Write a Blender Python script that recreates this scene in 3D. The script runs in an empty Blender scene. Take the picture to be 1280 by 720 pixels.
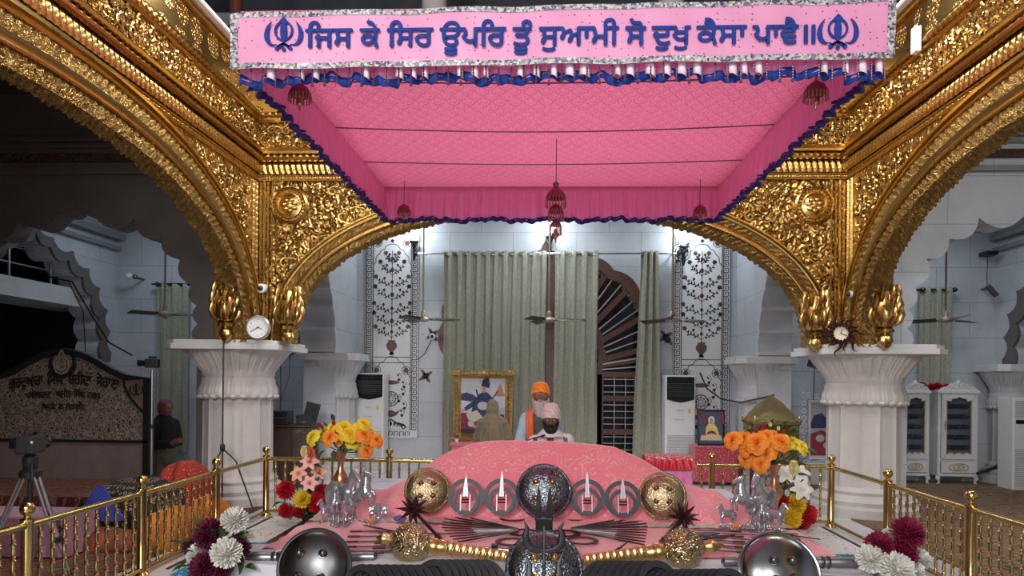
import bpy, bmesh, math, random
import numpy as np
from mathutils import Vector, Matrix, Euler
random.seed(7)
SC = bpy.context.scene
COL = SC.collection
PI = math.pi
sin, cos, rad = math.sin, math.cos, math.radians

# ---------------------------------------------------------------- camera geometry
F, CH, TH, PH, CX, CY = 870.0, 1.65, rad(2.6), rad(0.55), 640.0, 476.0
_R = Vector((cos(TH), sin(TH), 0)); _FW = Vector((-sin(TH), cos(TH), 0)); _U = Vector((0, 0, 1))
_R2 = _R * cos(PH) + _U * sin(PH); _U2 = -_R * sin(PH) + _U * cos(PH)

def at(px, py, Y=None, X=None, Z=None):
    """world point seen at a pixel of the photograph, on a plane of known depth, side or height"""
    d = _FW + _R2 * ((px - CX) / F) + _U2 * ((CY - py) / F)
    k = Y / d.y if Y is not None else X / d.x if X is not None else (Z - CH) / d.z
    return Vector((d.x * k, d.y * k, CH + d.z * k))

# ---------------------------------------------------------------- mesh builder
class B:
    def __init__(self):
        self.v = []; self.f = []; self.mi = []
    def add(self, vs, fs, M=None, mi=0):
        n = len(self.v)
        if M is not None:
            vs = [M @ Vector(p) for p in vs]
        self.v.extend(tuple(p) for p in vs)
        self.f.extend([tuple(i + n for i in f) for f in fs])
        self.mi.extend([mi] * len(fs))
        return self
    def box(self, c, s, M=None, taper=1.0, mi=0):
        x, y, z = c; a, b, h = s[0] / 2, s[1] / 2, s[2] / 2
        t = taper
        vs = [(x - a, y - b, z - h), (x + a, y - b, z - h), (x + a, y + b, z - h), (x - a, y + b, z - h),
              (x - a * t, y - b * t, z + h), (x + a * t, y - b * t, z + h), (x + a * t, y + b * t, z + h), (x - a * t, y + b * t, z + h)]
        return self.add(vs, [(3, 2, 1, 0), (4, 5, 6, 7), (0, 1, 5, 4), (1, 2, 6, 5), (2, 3, 7, 6), (3, 0, 4, 7)], M, mi)
    def lathe(self, prof, n=24, c=(0, 0, 0), M=None, mod=None, cap=True, mi=0):
        vs = []; fs = []; m = len(prof)
        for k, (r, z) in enumerate(prof):
            for i in range(n):
                t = 2 * PI * i / n
                rr = r * (mod(t, k / (m - 1)) if mod else 1)
                vs.append((c[0] + rr * cos(t), c[1] + rr * sin(t), c[2] + z))
        for k in range(m - 1):
            for i in range(n):
                j = (i + 1) % n
                fs.append((k * n + i, k * n + j, (k + 1) * n + j, (k + 1) * n + i))
        if cap:
            fs.append(tuple(range(n - 1, -1, -1))); fs.append(tuple(range((m - 1) * n, m * n)))
        return self.add(vs, fs, M, mi)
    def tube(self, pts, r, n=8, M=None, closed=False, flat=1.0, mi=0, up=None):
        P = [Vector(p) for p in pts]; m = len(P)
        R = list(r) if hasattr(r, '__len__') else [r] * m
        T = []
        for i in range(m):
            a = P[(i - 1) % m] if (closed or i > 0) else P[i]
            b = P[(i + 1) % m] if (closed or i < m - 1) else P[i]
            t = b - a
            T.append(t.normalized() if t.length > 1e-9 else Vector((0, 0, 1)))
        u0 = Vector(up) if up else Vector((0, 0, 1))
        if abs(u0.dot(T[0])) > .95: u0 = Vector((1, 0, 0)) if abs(T[0].x) < .9 else Vector((0, 1, 0))
        u = (u0 - T[0] * u0.dot(T[0])).normalized()
        vs = []; fs = []
        for i in range(m):
            u = (u - T[i] * u.dot(T[i]))
            u = u.normalized() if u.length > 1e-6 else T[i].orthogonal().normalized()
            w = T[i].cross(u)
            for k in range(n):
                t = 2 * PI * k / n
                vs.append(P[i] + u * (R[i] * cos(t)) + w * (R[i] * flat * sin(t)))
        for i in range(m if closed else m - 1):
            j = (i + 1) % m
            for k in range(n):
                l = (k + 1) % n
                fs.append((i * n + k, i * n + l, j * n + l, j * n + k))
        if not closed:
            fs.append(tuple(range(n - 1, -1, -1))); fs.append(tuple(range((m - 1) * n, m * n)))
        return self.add(vs, fs, M, mi)
    def grid(self, fn, nu, nv, M=None, closeu=False, mi=0):
        vs = [fn(i / nu, j / nv) for j in range(nv + 1) for i in range(nu + (0 if closeu else 1))]
        w = nu if closeu else nu + 1
        fs = []
        for j in range(nv):
            for i in range(nu):
                k = (i + 1) % w if closeu else i + 1
                fs.append((j * w + i, j * w + k, (j + 1) * w + k, (j + 1) * w + i))
        return self.add(vs, fs, M, mi)
    def ball(self, c, r, n=12, M=None, mi=0):
        rx, ry, rz = r if hasattr(r, '__len__') else (r, r, r)
        m = max(4, n // 2); vs = [(c[0], c[1], c[2] - rz)]; fs = []
        for j in range(1, m):
            p = -PI / 2 + PI * j / m
            for i in range(n):
                t = 2 * PI * i / n
                vs.append((c[0] + rx * cos(p) * cos(t), c[1] + ry * cos(p) * sin(t), c[2] + rz * sin(p)))
        vs.append((c[0], c[1], c[2] + rz))
        for i in range(n): fs.append((0, 1 + (i + 1) % n, 1 + i))
        for j in range(m - 2):
            for i in range(n):
                k = (i + 1) % n
                fs.append((1 + j * n + i, 1 + j * n + k, 1 + (j + 1) * n + k, 1 + (j + 1) * n + i))
        q = len(vs) - 1; s0 = 1 + (m - 2) * n
        for i in range(n): fs.append((s0 + i, s0 + (i + 1) % n, q))
        return self.add(vs, fs, M, mi)
    def prism(self, poly, fn, d0, d1, M=None, mi=0):
        """poly: 2D points; fn(a, b, d) -> xyz; solid between d0 and d1"""
        n = len(poly)
        vs = [fn(a, b, d0) for a, b in poly] + [fn(a, b, d1) for a, b in poly]
        fs = [tuple(range(n)), tuple(range(2 * n - 1, n - 1, -1))]
        for i in range(n):
            j = (i + 1) % n
            fs.append((j, i, i + n, j + n))
        return self.add(vs, fs, M, mi)
    def ribbon(self, pts, w, fn, d0, d1, mi=0, closed=False):
        """flat band of width w (number or list) along a 2D polyline, raised from d0 to d1"""
        P = [Vector((p[0], p[1])) for p in pts]; m = len(P)
        W = list(w) if hasattr(w, '__len__') else [w] * m
        L = []; Rr = []
        for i in range(m):
            a = P[(i - 1) % m] if (closed or i > 0) else P[i]
            b = P[(i + 1) % m] if (closed or i < m - 1) else P[i]
            t = b - a
            t = t.normalized() if t.length > 1e-9 else Vector((1, 0))
            nn = Vector((-t.y, t.x))
            L.append(P[i] + nn * W[i] / 2); Rr.append(P[i] - nn * W[i] / 2)
        vs = []; fs = []
        for i in range(m):
            vs += [fn(L[i].x, L[i].y, d1), fn(Rr[i].x, Rr[i].y, d1), fn(L[i].x, L[i].y, d0), fn(Rr[i].x, Rr[i].y, d0)]
        for i in range(m if closed else m - 1):
            a, b = 4 * i, 4 * ((i + 1) % m)
            fs += [(a, b, b + 1, a + 1), (a + 2, b + 2, b, a), (a + 1, b + 1, b + 3, a + 3)]
        return self.add(vs, fs, None, mi)
    def build(self, name, mats, parent=None, loc=None, rot=None, smooth=40, bevel=0, recalc=True):
        me = bpy.data.meshes.new(name)
        me.from_pydata(self.v, [], self.f)
        if recalc:
            bm = bmesh.new(); bm.from_mesh(me)
            bmesh.ops.recalc_face_normals(bm, faces=bm.faces)
            bm.to_mesh(me); bm.free()
        ml = mats if isinstance(mats, (list, tuple)) else [mats]
        for m in ml: me.materials.append(m)
        if len(ml) > 1: me.polygons.foreach_set('material_index', self.mi)
        if smooth:
            me.polygons.foreach_set('use_smooth', [True] * len(me.polygons))
            me.set_sharp_from_angle(angle=rad(smooth))
        me.update()
        o = bpy.data.objects.new(name, me); COL.objects.link(o)
        if parent is not None: o.parent = parent
        if loc is not None: o.location = loc
        if rot is not None: o.rotation_euler = rot
        if bevel:
            md = o.modifiers.new('bevel', 'BEVEL'); md.width = bevel; md.segments = 2; md.limit_method = 'ANGLE'; md.angle_limit = rad(40)
        return o

def tag(o, label, cat, group=None, kind=None):
    o['label'] = label; o['category'] = cat
    if group: o['group'] = group
    if kind: o['kind'] = kind
    return o
def thing(name, label, cat, loc=(0, 0, 0), rz=0, group=None, kind=None, rot=None, scale=None):
    o = bpy.data.objects.new(name, None); COL.objects.link(o)
    o.location = loc; o.rotation_euler = rot if rot else (0, 0, rz)
    if scale: o.scale = (scale,) * 3 if not hasattr(scale, '__len__') else scale
    o.empty_display_size = .1
    return tag(o, label, cat, group, kind)
def struct(o):
    o['kind'] = 'structure'; return o
KIDS = {}
def dup(root, loc=None, rot=None, label=None, group=None, scale=None):
    r = root.copy(); COL.objects.link(r)
    if loc is not None: r.location = loc
    if rot is not None: r.rotation_euler = rot
    if scale is not None: r.scale = (scale,) * 3 if not hasattr(scale, '__len__') else scale
    if label: r['label'] = label
    if group: r['group'] = group
    def rec(a, b):
        for ch in list(a.children):
            c = ch.copy(); COL.objects.link(c); c.parent = b; rec(ch, c)
    rec(root, r)
    return r

# ---------------------------------------------------------------- materials
class N:
    def __init__(self, name):
        self.m = bpy.data.materials.new(name); self.m.use_nodes = True
        self.t = self.m.node_tree; self.t.nodes.clear()
        self.out = self.t.nodes.new('ShaderNodeOutputMaterial')
        self.p = self.t.nodes.new('ShaderNodeBsdfPrincipled')
        self.t.links.new(self.p.outputs[0], self.out.inputs[0])
    def n(self, typ, **kw):
        x = self.t.nodes.new('ShaderNode' + typ)
        for k, v in kw.items():
            if k.startswith('i_'):
                self.set(x.inputs[k[2:].replace('_', ' ')], v)
            else: setattr(x, k, v)
        return x
    def set(self, sock, v):
        if isinstance(v, bpy.types.NodeSocket): self.t.links.new(v, sock)
        elif isinstance(v, bpy.types.Node): self.t.links.new(v.outputs[0], sock)
        else: sock.default_value = v
    def coord(self, sw=None, scale=1.0, kind='Object'):
        c = self.n('TexCoord').outputs[kind]
        if sw:
            s = self.n('SeparateXYZ'); self.set(s.inputs[0], c)
            k = self.n('CombineXYZ')
            for i, ch in enumerate(sw):
                if ch in 'xyz': self.set(k.inputs[i], s.outputs['xyz'.index(ch)])
            c = k.outputs[0]
        if scale != 1.0:
            mp = self.n('Mapping'); self.set(mp.inputs[0], c)
            sc = scale if hasattr(scale, '__len__') else (scale,) * 3
            mp.inputs['Scale'].default_value = sc; c = mp.outputs[0]
        return c
    def math(self, op, a, b=0.0, c=None):
        x = self.n('Math', operation=op); self.set(x.inputs[0], a); self.set(x.inputs[1], b)
        if c is not None: self.set(x.inputs[2], c)
        return x.outputs[0]
    def vadd(self, a, b, s=1.0):
        x = self.n('VectorMath', operation='MULTIPLY_ADD'); self.set(x.inputs[0], b)
        x.inputs[1].default_value = (s, s, s); self.set(x.inputs[2], a)
        return x.outputs[0]
    def noise(self, co, scale, detail=3, rough=.5, out=0):
        x = self.n('TexNoise'); self.set(x.inputs['Vector'], co); x.inputs['Scale'].default_value = scale
        x.inputs['Detail'].default_value = detail; x.inputs['Roughness'].default_value = rough
        return x.outputs[out]
    def voro(self, co, scale, feature='F1', rnd=1.0, out=0):
        x = self.n('TexVoronoi', feature=feature); self.set(x.inputs['Vector'], co)
        x.inputs['Scale'].default_value = scale; x.inputs['Randomness'].default_value = rnd
        return x.outputs[out]
    def wave(self, co, scale, typ='BANDS', direction='X', dist=0, dscale=1, prof='SIN'):
        x = self.n('TexWave', wave_type=typ, wave_profile=prof)
        if typ == 'BANDS': x.bands_direction = direction
        else: x.rings_direction = direction
        self.set(x.inputs['Vector'], co); x.inputs['Scale'].default_value = scale
        x.inputs['Distortion'].default_value = dist; x.inputs['Detail Scale'].default_value = dscale
        return x.outputs['Fac']
    def ramp(self, f, stops, interp='LINEAR'):
        x = self.n('ValToRGB'); self.set(x.inputs[0], f); cr = x.color_ramp; cr.interpolation = interp
        while len(cr.elements) < len(stops): cr.elements.new(.5)
        for e, (p, c) in zip(cr.elements, stops):
            e.position = p; e.color = (c[0], c[1], c[2], 1) if hasattr(c, '__len__') else (c, c, c, 1)
        return x.outputs[0]
    def mix(self, f, a, b):
        x = self.n('Mix', data_type='RGBA'); self.set(x.inputs[0], f)
        for s, v in ((x.inputs[6], a), (x.inputs[7], b)):
            self.set(s, (v[0], v[1], v[2], 1) if isinstance(v, (tuple, list)) else v)
        return x.outputs[2]
    def bump(self, h, strength=.5, dist=.01, normal=None):
        x = self.n('Bump'); self.set(x.inputs['Height'], h)
        x.inputs['Strength'].default_value = strength; x.inputs['Distance'].default_value = dist
        if normal is not None: self.set(x.inputs['Normal'], normal)
        self.t.links.new(x.outputs[0], self.p.inputs['Normal']); return x.outputs[0]
    def set_p(self, col=None, rough=None, metal=None, **kw):
        if col is not None: self.set(self.p.inputs['Base Color'], (col[0], col[1], col[2], 1) if isinstance(col, (tuple, list)) else col)
        if rough is not None: self.set(self.p.inputs['Roughness'], rough)
        if metal is not None: self.p.inputs['Metallic'].default_value = metal
        for k, v in kw.items(): self.set(self.p.inputs[k.replace('_', ' ')], v)
        return self

def translucent(m, f, col):
    t = m.node_tree; p = t.nodes['Principled BSDF']; out = [n for n in t.nodes if n.type == 'OUTPUT_MATERIAL'][0]
    tr = t.nodes.new('ShaderNodeBsdfTranslucent'); mx = t.nodes.new('ShaderNodeMixShader'); mx.inputs[0].default_value = f
    tr.inputs[0].default_value = (*col, 1)
    t.links.new(p.outputs[0], mx.inputs[1]); t.links.new(tr.outputs[0], mx.inputs[2]); t.links.new(mx.outputs[0], out.inputs[0])
    return m
def hexc(h):
    r = [int(h[i:i + 2], 16) / 255 for i in (0, 2, 4)]
    return tuple(c / 12.92 if c <= .04045 else ((c + .055) / 1.055) ** 2.4 for c in r)
_mc = {}
def mat(name, col, rough=.5, metal=0.0, var=.12, vscale=6, bump=0, bscale=60, **kw):
    """plain material with a little natural variation"""
    if name in _mc: return _mc[name]
    if isinstance(col, str): col = hexc(col)
    m = N(name); co = m.coord()
    lo = tuple(c * (1 - var) for c in col); hi = tuple(min(1, c * (1 + var)) for c in col)
    f = m.noise(co, vscale, 4)
    m.set_p(m.ramp(f, [(.3, lo), (.7, hi)]), rough, metal, **kw)
    if bump: m.bump(m.noise(co, bscale, 4), bump, .004)
    _mc[name] = m.m
    return m.m

GOLD = (.50, .33, .115)
def gold_mat(name, scale=11, strength=1.0, rough=.3, dist=.03, kind='scroll', col=GOLD, sw=None):
    m = N(name); co = m.coord(sw)
    wob = m.n('TexNoise'); m.set(wob.inputs['Vector'], co); wob.inputs['Scale'].default_value = scale * .35; wob.inputs['Detail'].default_value = 1.5
    ws = m.n('VectorMath', operation='SUBTRACT'); m.set(ws.inputs[0], wob.outputs['Color']); ws.inputs[1].default_value = (.5, .5, .5)
    cd = m.vadd(co, ws.outputs[0], 2.2 / scale)
    if kind == 'scroll':
        v1 = m.voro(cd, scale, 'SMOOTH_F1'); v2 = m.voro(cd, scale * 2.3, 'F1')
        rings = m.math('SINE', m.math('MULTIPLY', v1, 17.0))
        h = m.math('MULTIPLY_ADD', rings, .35, m.math('MULTIPLY', v2, -.9))
    elif kind == 'leaf':
        v1 = m.voro(co, scale, 'F1', .6); h = m.math('MULTIPLY_ADD', m.math('SINE', m.math('MULTIPLY', m.voro(cd, scale * 1.7), 14)), .4, m.math('MULTIPLY', v1, -1.0))
    else:
        h = m.noise(co, scale, 3)
    g = m.noise(co, 3, 3)
    m.set_p(m.ramp(g, [(.3, tuple(c * .9 for c in col)), (.7, tuple(min(1, c * 1.08) for c in col))]), rough, 1.0)
    m.bump(h, strength, dist)
    return m.m

def marble_mat(name, base, sw='xz', bw=1.0, bh=.6, joint=.5, rough=.35, vein=.06):
    m = N(name); co = m.coord(sw)
    b = m.n('TexBrick'); m.set(b.inputs['Vector'], co)
    b.inputs['Scale'].default_value = 1.0; b.inputs['Brick Width'].default_value = bw; b.inputs['Row Height'].default_value = bh
    b.inputs['Mortar Size'].default_value = .005; b.inputs['Mortar Smooth'].default_value = .3
    b.inputs['Color1'].default_value = (*[c * 1.0 for c in base], 1); b.inputs['Color2'].default_value = (*[c * .94 for c in base], 1)
    b.inputs['Mortar'].default_value = (*[c * joint for c in base], 1)
    v = m.noise(m.coord(), 2.2, 6, .65)
    ve = m.ramp(v, [(.35, (1 - vein * 2,) * 3), (.55, (1, 1, 1)), (.7, (1 - vein,) * 3)])
    mx = m.n('Mix', data_type='RGBA', blend_type='MULTIPLY'); mx.inputs[0].default_value = 1
    m.set(mx.inputs[6], b.outputs['Color']); m.set(mx.inputs[7], ve)
    m.set_p(mx.outputs[2], rough)
    m.bump(b.outputs['Fac'], -.3, .004)
    return m.m

def fabric_mat(name, build, rough=.75, sheen=.25, weave=350, ws=.15):
    m = N(name)
    m.set_p(build(m), rough, 0, Sheen_Weight=sheen)
    m.bump(m.noise(m.coord(), weave, 2), ws, .002)
    return m.m
MARB = (.53, .56, .605)
# ================================================================ materials of the room
m_gold_relief = gold_mat('gold_scroll_relief', 9, .9, .34, .04)
m_gold_fine = gold_mat('gold_fine_relief', 15, 1.0, .3, .03)
m_gold_leaf = gold_mat('gold_leaf_relief', 22, .9, .28, .02, 'leaf')
m_gold = gold_mat('gold_plain', 30, .12, .26, .01, 'plain')
m_gold_shade = gold_mat('gold_shade_dark', 40, .3, .42, .01, 'plain', (.36, .2, .06))  # gold darkened in its colour to stand for shade
m_marble = marble_mat('marble_wall', MARB, 'xz', 1.15, .62)
m_marble_y = marble_mat('marble_wall_side', MARB, 'yz', 1.15, .62)
m_marble_plain = mat('marble_plain', (.6, .6, .6), .4, 0, .07, 3)
m_marble_warm = mat('marble_column', (.58, .55, .53), .42, 0, .07, 4)
m_shade_marble = mat('shade_dark_marble', (.13, .115, .11), .5, 0, .12, 2)  # marble with the left aisle's shade put into its colour
m_dark_void = mat('void_dark', (.02, .022, .028), .8)  # near-black colour stands in for unlit space behind the openings
m_black = mat('black_inlay', (.018, .018, .022), .4)
m_brown_inlay = mat('brown_inlay', (.11, .06, .05), .45)
m_ceil_wood = gold_mat('carved_ceiling', 8, .8, .7, .04, 'leaf', (.10, .055, .03))
m_ceil_wood.node_tree.nodes['Principled BSDF'].inputs['Metallic'].default_value = 0
m_beam = mat('grey_beam', (.22, .23, .25), .6)
m_cream = mat('cream_trim', (.75, .66, .42), .5)
m_gallery = mat('gallery_dark', (.05, .06, .075), .6)

# ================================================================ floor
def floor_mat():
    m = N('inlaid_marble_floor'); co = m.coord()
    wob = m.noise(co, 4, 2, .5, 1)
    cd = m.vadd(co, wob, .12)
    e = m.voro(cd, 7.0, 'DISTANCE_TO_EDGE')
    leaf = m.voro(cd, 13, 'F1')
    msk = m.noise(co, 5, 2)
    lines = m.math('LESS_THAN', e, .02)
    leaves = m.math('MULTIPLY', m.math('LESS_THAN', leaf, .2), m.math('GREATER_THAN', msk, .56))
    f = m.math('MAXIMUM', m.math('MULTIPLY', lines, m.math('GREATER_THAN', m.noise(co, 9, 1), .5)), leaves)
    m.set_p(m.mix(f, (.82, .84, .86), (.05, .055, .06)), .3)
    return m.m
m_floor_plain = marble_mat('marble_floor', (.72, .73, .75), 'xy', .9, .9, .8, .2)
b = B().box((0, 5, -.05), (22, 20, .1)); o = struct(b.build('floor', m_floor_plain, smooth=0))
# inlaid border strips that run inside the railing, with black bands
for sx in (-1, 1):
    b = B().box((sx * 2.98, 7.5, .003), (.42, 1.3, .006)); struct(b.build('trim_floor_inlay', floor_mat() if sx < 0 else bpy.data.materials['inlaid_marble_floor'], smooth=0))
    b = B().box((sx * 2.72, 7.0, .004), (.10, 2.3, .008)).box((sx * 3.22, 7.0, .004), (.03, 2.3, .008))
    struct(b.build('trim_floor_band', m_black, smooth=0))

def cusps(pts, bulge=.32, seg=7):
    """lobed outline: each pair of cusp points is joined by an arc that bulges to the left of travel"""
    out = []
    for (a, c) in zip(pts, pts[1:]):
        a = Vector(a[:2]); c = Vector(c[:2]); d = c - a
        nrm = Vector((-d.y, d.x)) if bulge >= 0 else Vector((d.y, -d.x))
        nrm = nrm * abs(bulge)
        for k in range(seg):
            t = k / seg
            out.append(tuple(a + d * t + nrm * (4 * t * (1 - t))))
    out.append(tuple(pts[-1][:2]))
    return out

# ================================================================ rear wall with openings, ceilings, gallery
DX, DZ = 0.02, 1.78            # centre of the great lobed door
def fy(Y):                      # plane facing the camera at depth Y
    return lambda a, z, d: (a, Y - d, z)
def fx(X, sg=1):                # plane facing +x (sg 1) or -x (sg -1)
    return lambda a, z, d: (X + sg * d, a, z)
door_r = [(1.83, -1.78), (1.83, 0.3), (1.86, .92), (1.70, 1.45), (1.22, 1.87), (.75, 2.10), (.25, 2.16), (.05, 2.24), (0, 2.42)]
door_out = [(1.83, -1.78)] + cusps(door_r[1:6], -.16, 6)[:-1] + cusps(door_r[5:], -.06, 6)
door_poly = door_out + [(-x, z) for x, z in reversed(door_out[:-1])]
outer = [(-8.1, 0), (-8.1, 4.7), (8.1, 4.7), (8.1, 0)]
opening = [(DX + x, DZ + z) for x, z in door_poly]
poly = outer + opening
b = B().prism(poly, fy(12.6), -.35, 0)
struct(b.build('wall_back', m_marble, smooth=0))
b = B().box((0, 10.9, 4.62), (16.2, 3.5, .1)); struct(b.build('ceiling_bay', m_ceil_wood, smooth=0))
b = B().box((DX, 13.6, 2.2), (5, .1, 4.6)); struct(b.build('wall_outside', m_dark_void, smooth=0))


for sx in (-1, 1):
    # cross wall with a lobed arch across the side aisle
    L = [at(px, py, Y=9.2) for px, py in ((246, 431), (247, 405), (246, 382), (240, 356), (226, 322), (201, 298), (168, 273), (116, 268), (95, 252))]
    pts = [(-p.x if sx > 0 else p.x, p.z) for p in L]
    xc = pts[-1][0]
    half = cusps(pts, .28 if sx < 0 else -.28, 7)
    jam = [(pts[0][0], 0.0)] + half
    full = jam + [(2 * xc - x, z) for x, z in reversed(jam[:-1])]
    x_in, x_out = sx * 4.25, sx * 8.1
    poly = [(x_out, 0), (x_out, 5.5), (x_in, 5.5), (x_in, 0)] + full
    b = B().prism(poly, fy(9.2), -.3, 0)
    w = struct(b.build('wall_cross_left' if sx < 0 else 'wall_cross_right', m_shade_marble if sx < 0 else m_marble, smooth=0))
    b = B()
    for z, h, d in ((4.43, .07, .05), (4.87, .06, .07), (4.78, .05, .04)):
        b.box((sx * 6.1, 9.2 - d / 2, z), (3.8, d, h))
    struct(b.build('trim_cross', m_shade_marble if sx < 0 else m_beam, smooth=0))
    # outer side walls
    x0 = sx * 7.93
    cp = [at(px, py, X=-7.93) for px, py in ((126, 452), (125, 425), (122, 398), (113, 370), (101, 346), (83, 325), (60, 309), (42, 288))]
    cpts = [(p.y, p.z) for p in cp]
    half = cusps(cpts, .26, 7); yc = cpts[-1][0]
    jam = [(cpts[0][0], 0.0)] + half
    full = jam + [(2 * yc - y, z) for y, z in reversed(jam[:-1])]
    poly = [(9.3, 0), (9.3, 4.7), (12.7, 4.7), (12.7, 0)][::-1]
    poly = [(12.7, 0), (12.7, 4.7), (8.4, 4.7), (8.4, 0)] + list(reversed(full))
    b = B().prism(poly, fx(x0, -sx), -.4, 0)
    struct(b.build('wall_left_rear' if sx < 0 else 'wall_right_rear', m_marble_y, smooth=0))
    b = B()
    for z, h, d in ((4.22, .1, .16), (4.02, .07, .1)):
        b.box((x0 - sx * d / 2, 10.9, z), (d, 3.3, h))
    struct(b.build('trim_side_cornice', m_beam, smooth=0))
    # grey lobed archivolt of the side opening
    b = B().prism(half + [(y + (.0 if i < 1 else .0), z) for i, (y, z) in enumerate([])] + [(2 * yc - y, z) for y, z in reversed(half[:-1])] +
                  [(2 * yc - y * 1.0 - .2, z) for y, z in [cpts[0]]] + [(yc + (2 * yc - y - yc) * 1.14, z + .17) for y, z in half] + [(yc + (y - yc) * 1.14, z + .17) for y, z in reversed(half[:-1])] + [(cpts[0][0] + .2, cpts[0][1])],
                  fx(x0, -sx), 0, .05)
    struct(b.build('trim_side_arch', m_shade_marble, smooth=0))
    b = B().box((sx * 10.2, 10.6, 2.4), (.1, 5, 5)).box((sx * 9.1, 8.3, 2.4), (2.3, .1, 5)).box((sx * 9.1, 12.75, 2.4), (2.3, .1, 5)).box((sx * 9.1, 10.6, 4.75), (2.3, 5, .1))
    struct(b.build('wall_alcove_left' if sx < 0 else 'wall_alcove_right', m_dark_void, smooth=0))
    # front aisle shell
    b = B().box((sx * 8.2, 4.0, 2.75), (.2, 11.0, 5.5)); struct(b.build('wall_left' if sx < 0 else 'wall_right', m_shade_marble if sx < 0 else m_marble_y, smooth=0))
    b = B().box((sx * 6.15, 4.0, 5.55), (4.3, 11.0, .1)); struct(b.build('ceiling_aisle', m_ceil_wood, smooth=0))
    # arcade wall between the middle bay and the side bay, lobed soffit towards the camera
    c2 = [(11.3, 2.1), (11.26, 2.45), (11.16, 2.8), (11.0, 3.1), (10.75, 3.38), (10.4, 3.62), (10.25, 3.8)]
    h2 = cusps(c2, -.16, 6)
    full2 = [(11.3, 0)] + h2 + [(20.5 - y, z) for y, z in reversed(h2[:-1])]
    poly = [(9.0, 2.2), (9.0, 4.62), (12.6, 4.62), (12.6, 0)] + full2
    b = B().prism(poly, fx(sx * 3.43, -sx), -.52, 0)
    struct(b.build('wall_arcade_left' if sx < 0 else 'wall_arcade_right', m_marble_y, smooth=30))
    b = B()
    for (y0, z0), (y1, z1) in zip(c2, c2[1:]):
        b.box((sx * 3.69, y0 - .03, z0 + .02), (.56, .07, .05))
    struct(b.build('trim_soffit', m_marble_warm, smooth=0))

# mezzanine behind the left opening
mz = thing('mezzanine_balcony', 'white mezzanine slab with thin steel rails inside the dark left side arch', 'balcony', (-8.3, 10.6, 0))
B().box((-.3, .3, 3.02), (1.0, 3.6, .3)).build('slab', m_marble_plain, mz, smooth=0)
m_steel = mat('bright_steel', (.55, .56, .58), .28, 1.0, .05)
for k in range(4):
    B().tube([(.1, -1.2 + k * .9, 3.15), (.1, -1.2 + k * .9, 4.3)], .022, 8).build('post', m_steel, mz)
for k in range(4):
    B().tube([(.1, -1.5, 3.4 + k * .25), (.1, 2.0, 3.4 + k * .25)], .012, 6).build('rail', m_steel, mz)

# upper gallery above the gold arches
b = B().box((0, 11.6, 7.6), (18, .1, 4.6)); struct(b.build('wall_gallery', m_gallery, smooth=0))
b = B().box((0, 3, 9.6), (20, 19, .1)); struct(b.build('ceiling', m_beam, smooth=0))
b = B().box((0, 10.6, 5.52), (18, 2.6, .12)); struct(b.build('floor_gallery', m_beam, smooth=0))
b = B().box((0, 9.12, 6.42), (17, .12, .17)); struct(b.build('trim_gallery_beam', m_beam, smooth=0))
for px in (543, 839, 1057, 420 - 190):
    p = at(px, 6, Y=9.45)
    t = thing('gallery_column', {543: 'white round gallery column above the banner, left of the middle', 839: 'white round gallery column above the banner, right of the middle', 1057: 'white gallery column above the blue emblem at the right banner end', 230: 'white gallery column above the left gold wall'}[px], 'column', (p.x, 9.45, 5.58), group='gallery columns', kind='thing')
    B().lathe([(.2, .12), (.17, .3), (.165, 3.9)], 20).build('shaft', m_marble_plain, t)
    B().lathe([(.27, 0), (.27, .08), (.22, .12)], 20).build('base', m_marble_plain, t)
m_redwood = mat('red_wood', (.14, .04, .025), .4, 0, .2, 8)
for sx, lab in ((-1, 'reddish wooden gallery post beside the banner at its left end'), (1, 'reddish wooden gallery post beside the banner at its right end')):
    p = at(296 if sx < 0 else 1108, 10, Y=9.0)
    o = B().lathe([(.09, 0), (.07, .3), (.1, .5), (.06, .6), (.075, 1.0), (.06, 2.6)], 14).build('gallery_post', m_redwood, None, (p.x, 8.98, 5.58)); tag(o, lab, 'post', kind='thing')

# ================================================================ gold arches
def spiral(cx, cy, r, t0, turns, sg, n=14):
    return [(cx + r * (1 - k / n * .85) * cos(t0 + sg * 2 * PI * turns * k / n), cy + r * (1 - k / n * .85) * sin(t0 + sg * 2 * PI * turns * k / n)) for k in range(n + 1)]
AA, AZ, AR, AN = 3.3, 2.1, 1.74, 2.25
def arch_pts(c, off, n=96):
    out = []
    for i in range(n + 1):
        t = PI * i / n
        cc, ss = cos(t), max(0, sin(t))
        out.append((c + (AA + off) * math.copysign(abs(cc) ** (2 / AN), cc), AZ + (AR + off) * ss ** (2 / AN)))
    return out
def resample(pts, step):
    P = np.array(pts); d = np.r_[0, np.cumsum(np.hypot(*(P[1:] - P[:-1]).T))]
    n = max(2, int(d[-1] / step)); s = np.linspace(0, d[-1], n)
    return np.c_[np.interp(s, d, P[:, 0]), np.interp(s, d, P[:, 1])], s
def band(fn, path, nrm, s, o0, o1, base, amp, pitch, nv=8, skew=.5, b=None):
    b = b or B(); nu = len(path) - 1
    def g(u, v):
        i = min(nu, int(round(u * nu))); o = o0 + (o1 - o0) * v
        a, z = path[i] + nrm[i] * o
        ph = s[i] / pitch + skew * v
        leaf = abs(sin(PI * ph)) ** .6 * (sin(PI * min(1, v * .92 + .04)) ** .5)
        leaf *= .55 + .45 * abs(cos(4 * PI * ph)) ** .6 * (1 - .3 * abs(sin(3 * PI * v)))
        return fn(a, z, base + amp * leaf)
    return b.grid(g, nu, nv)
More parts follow.
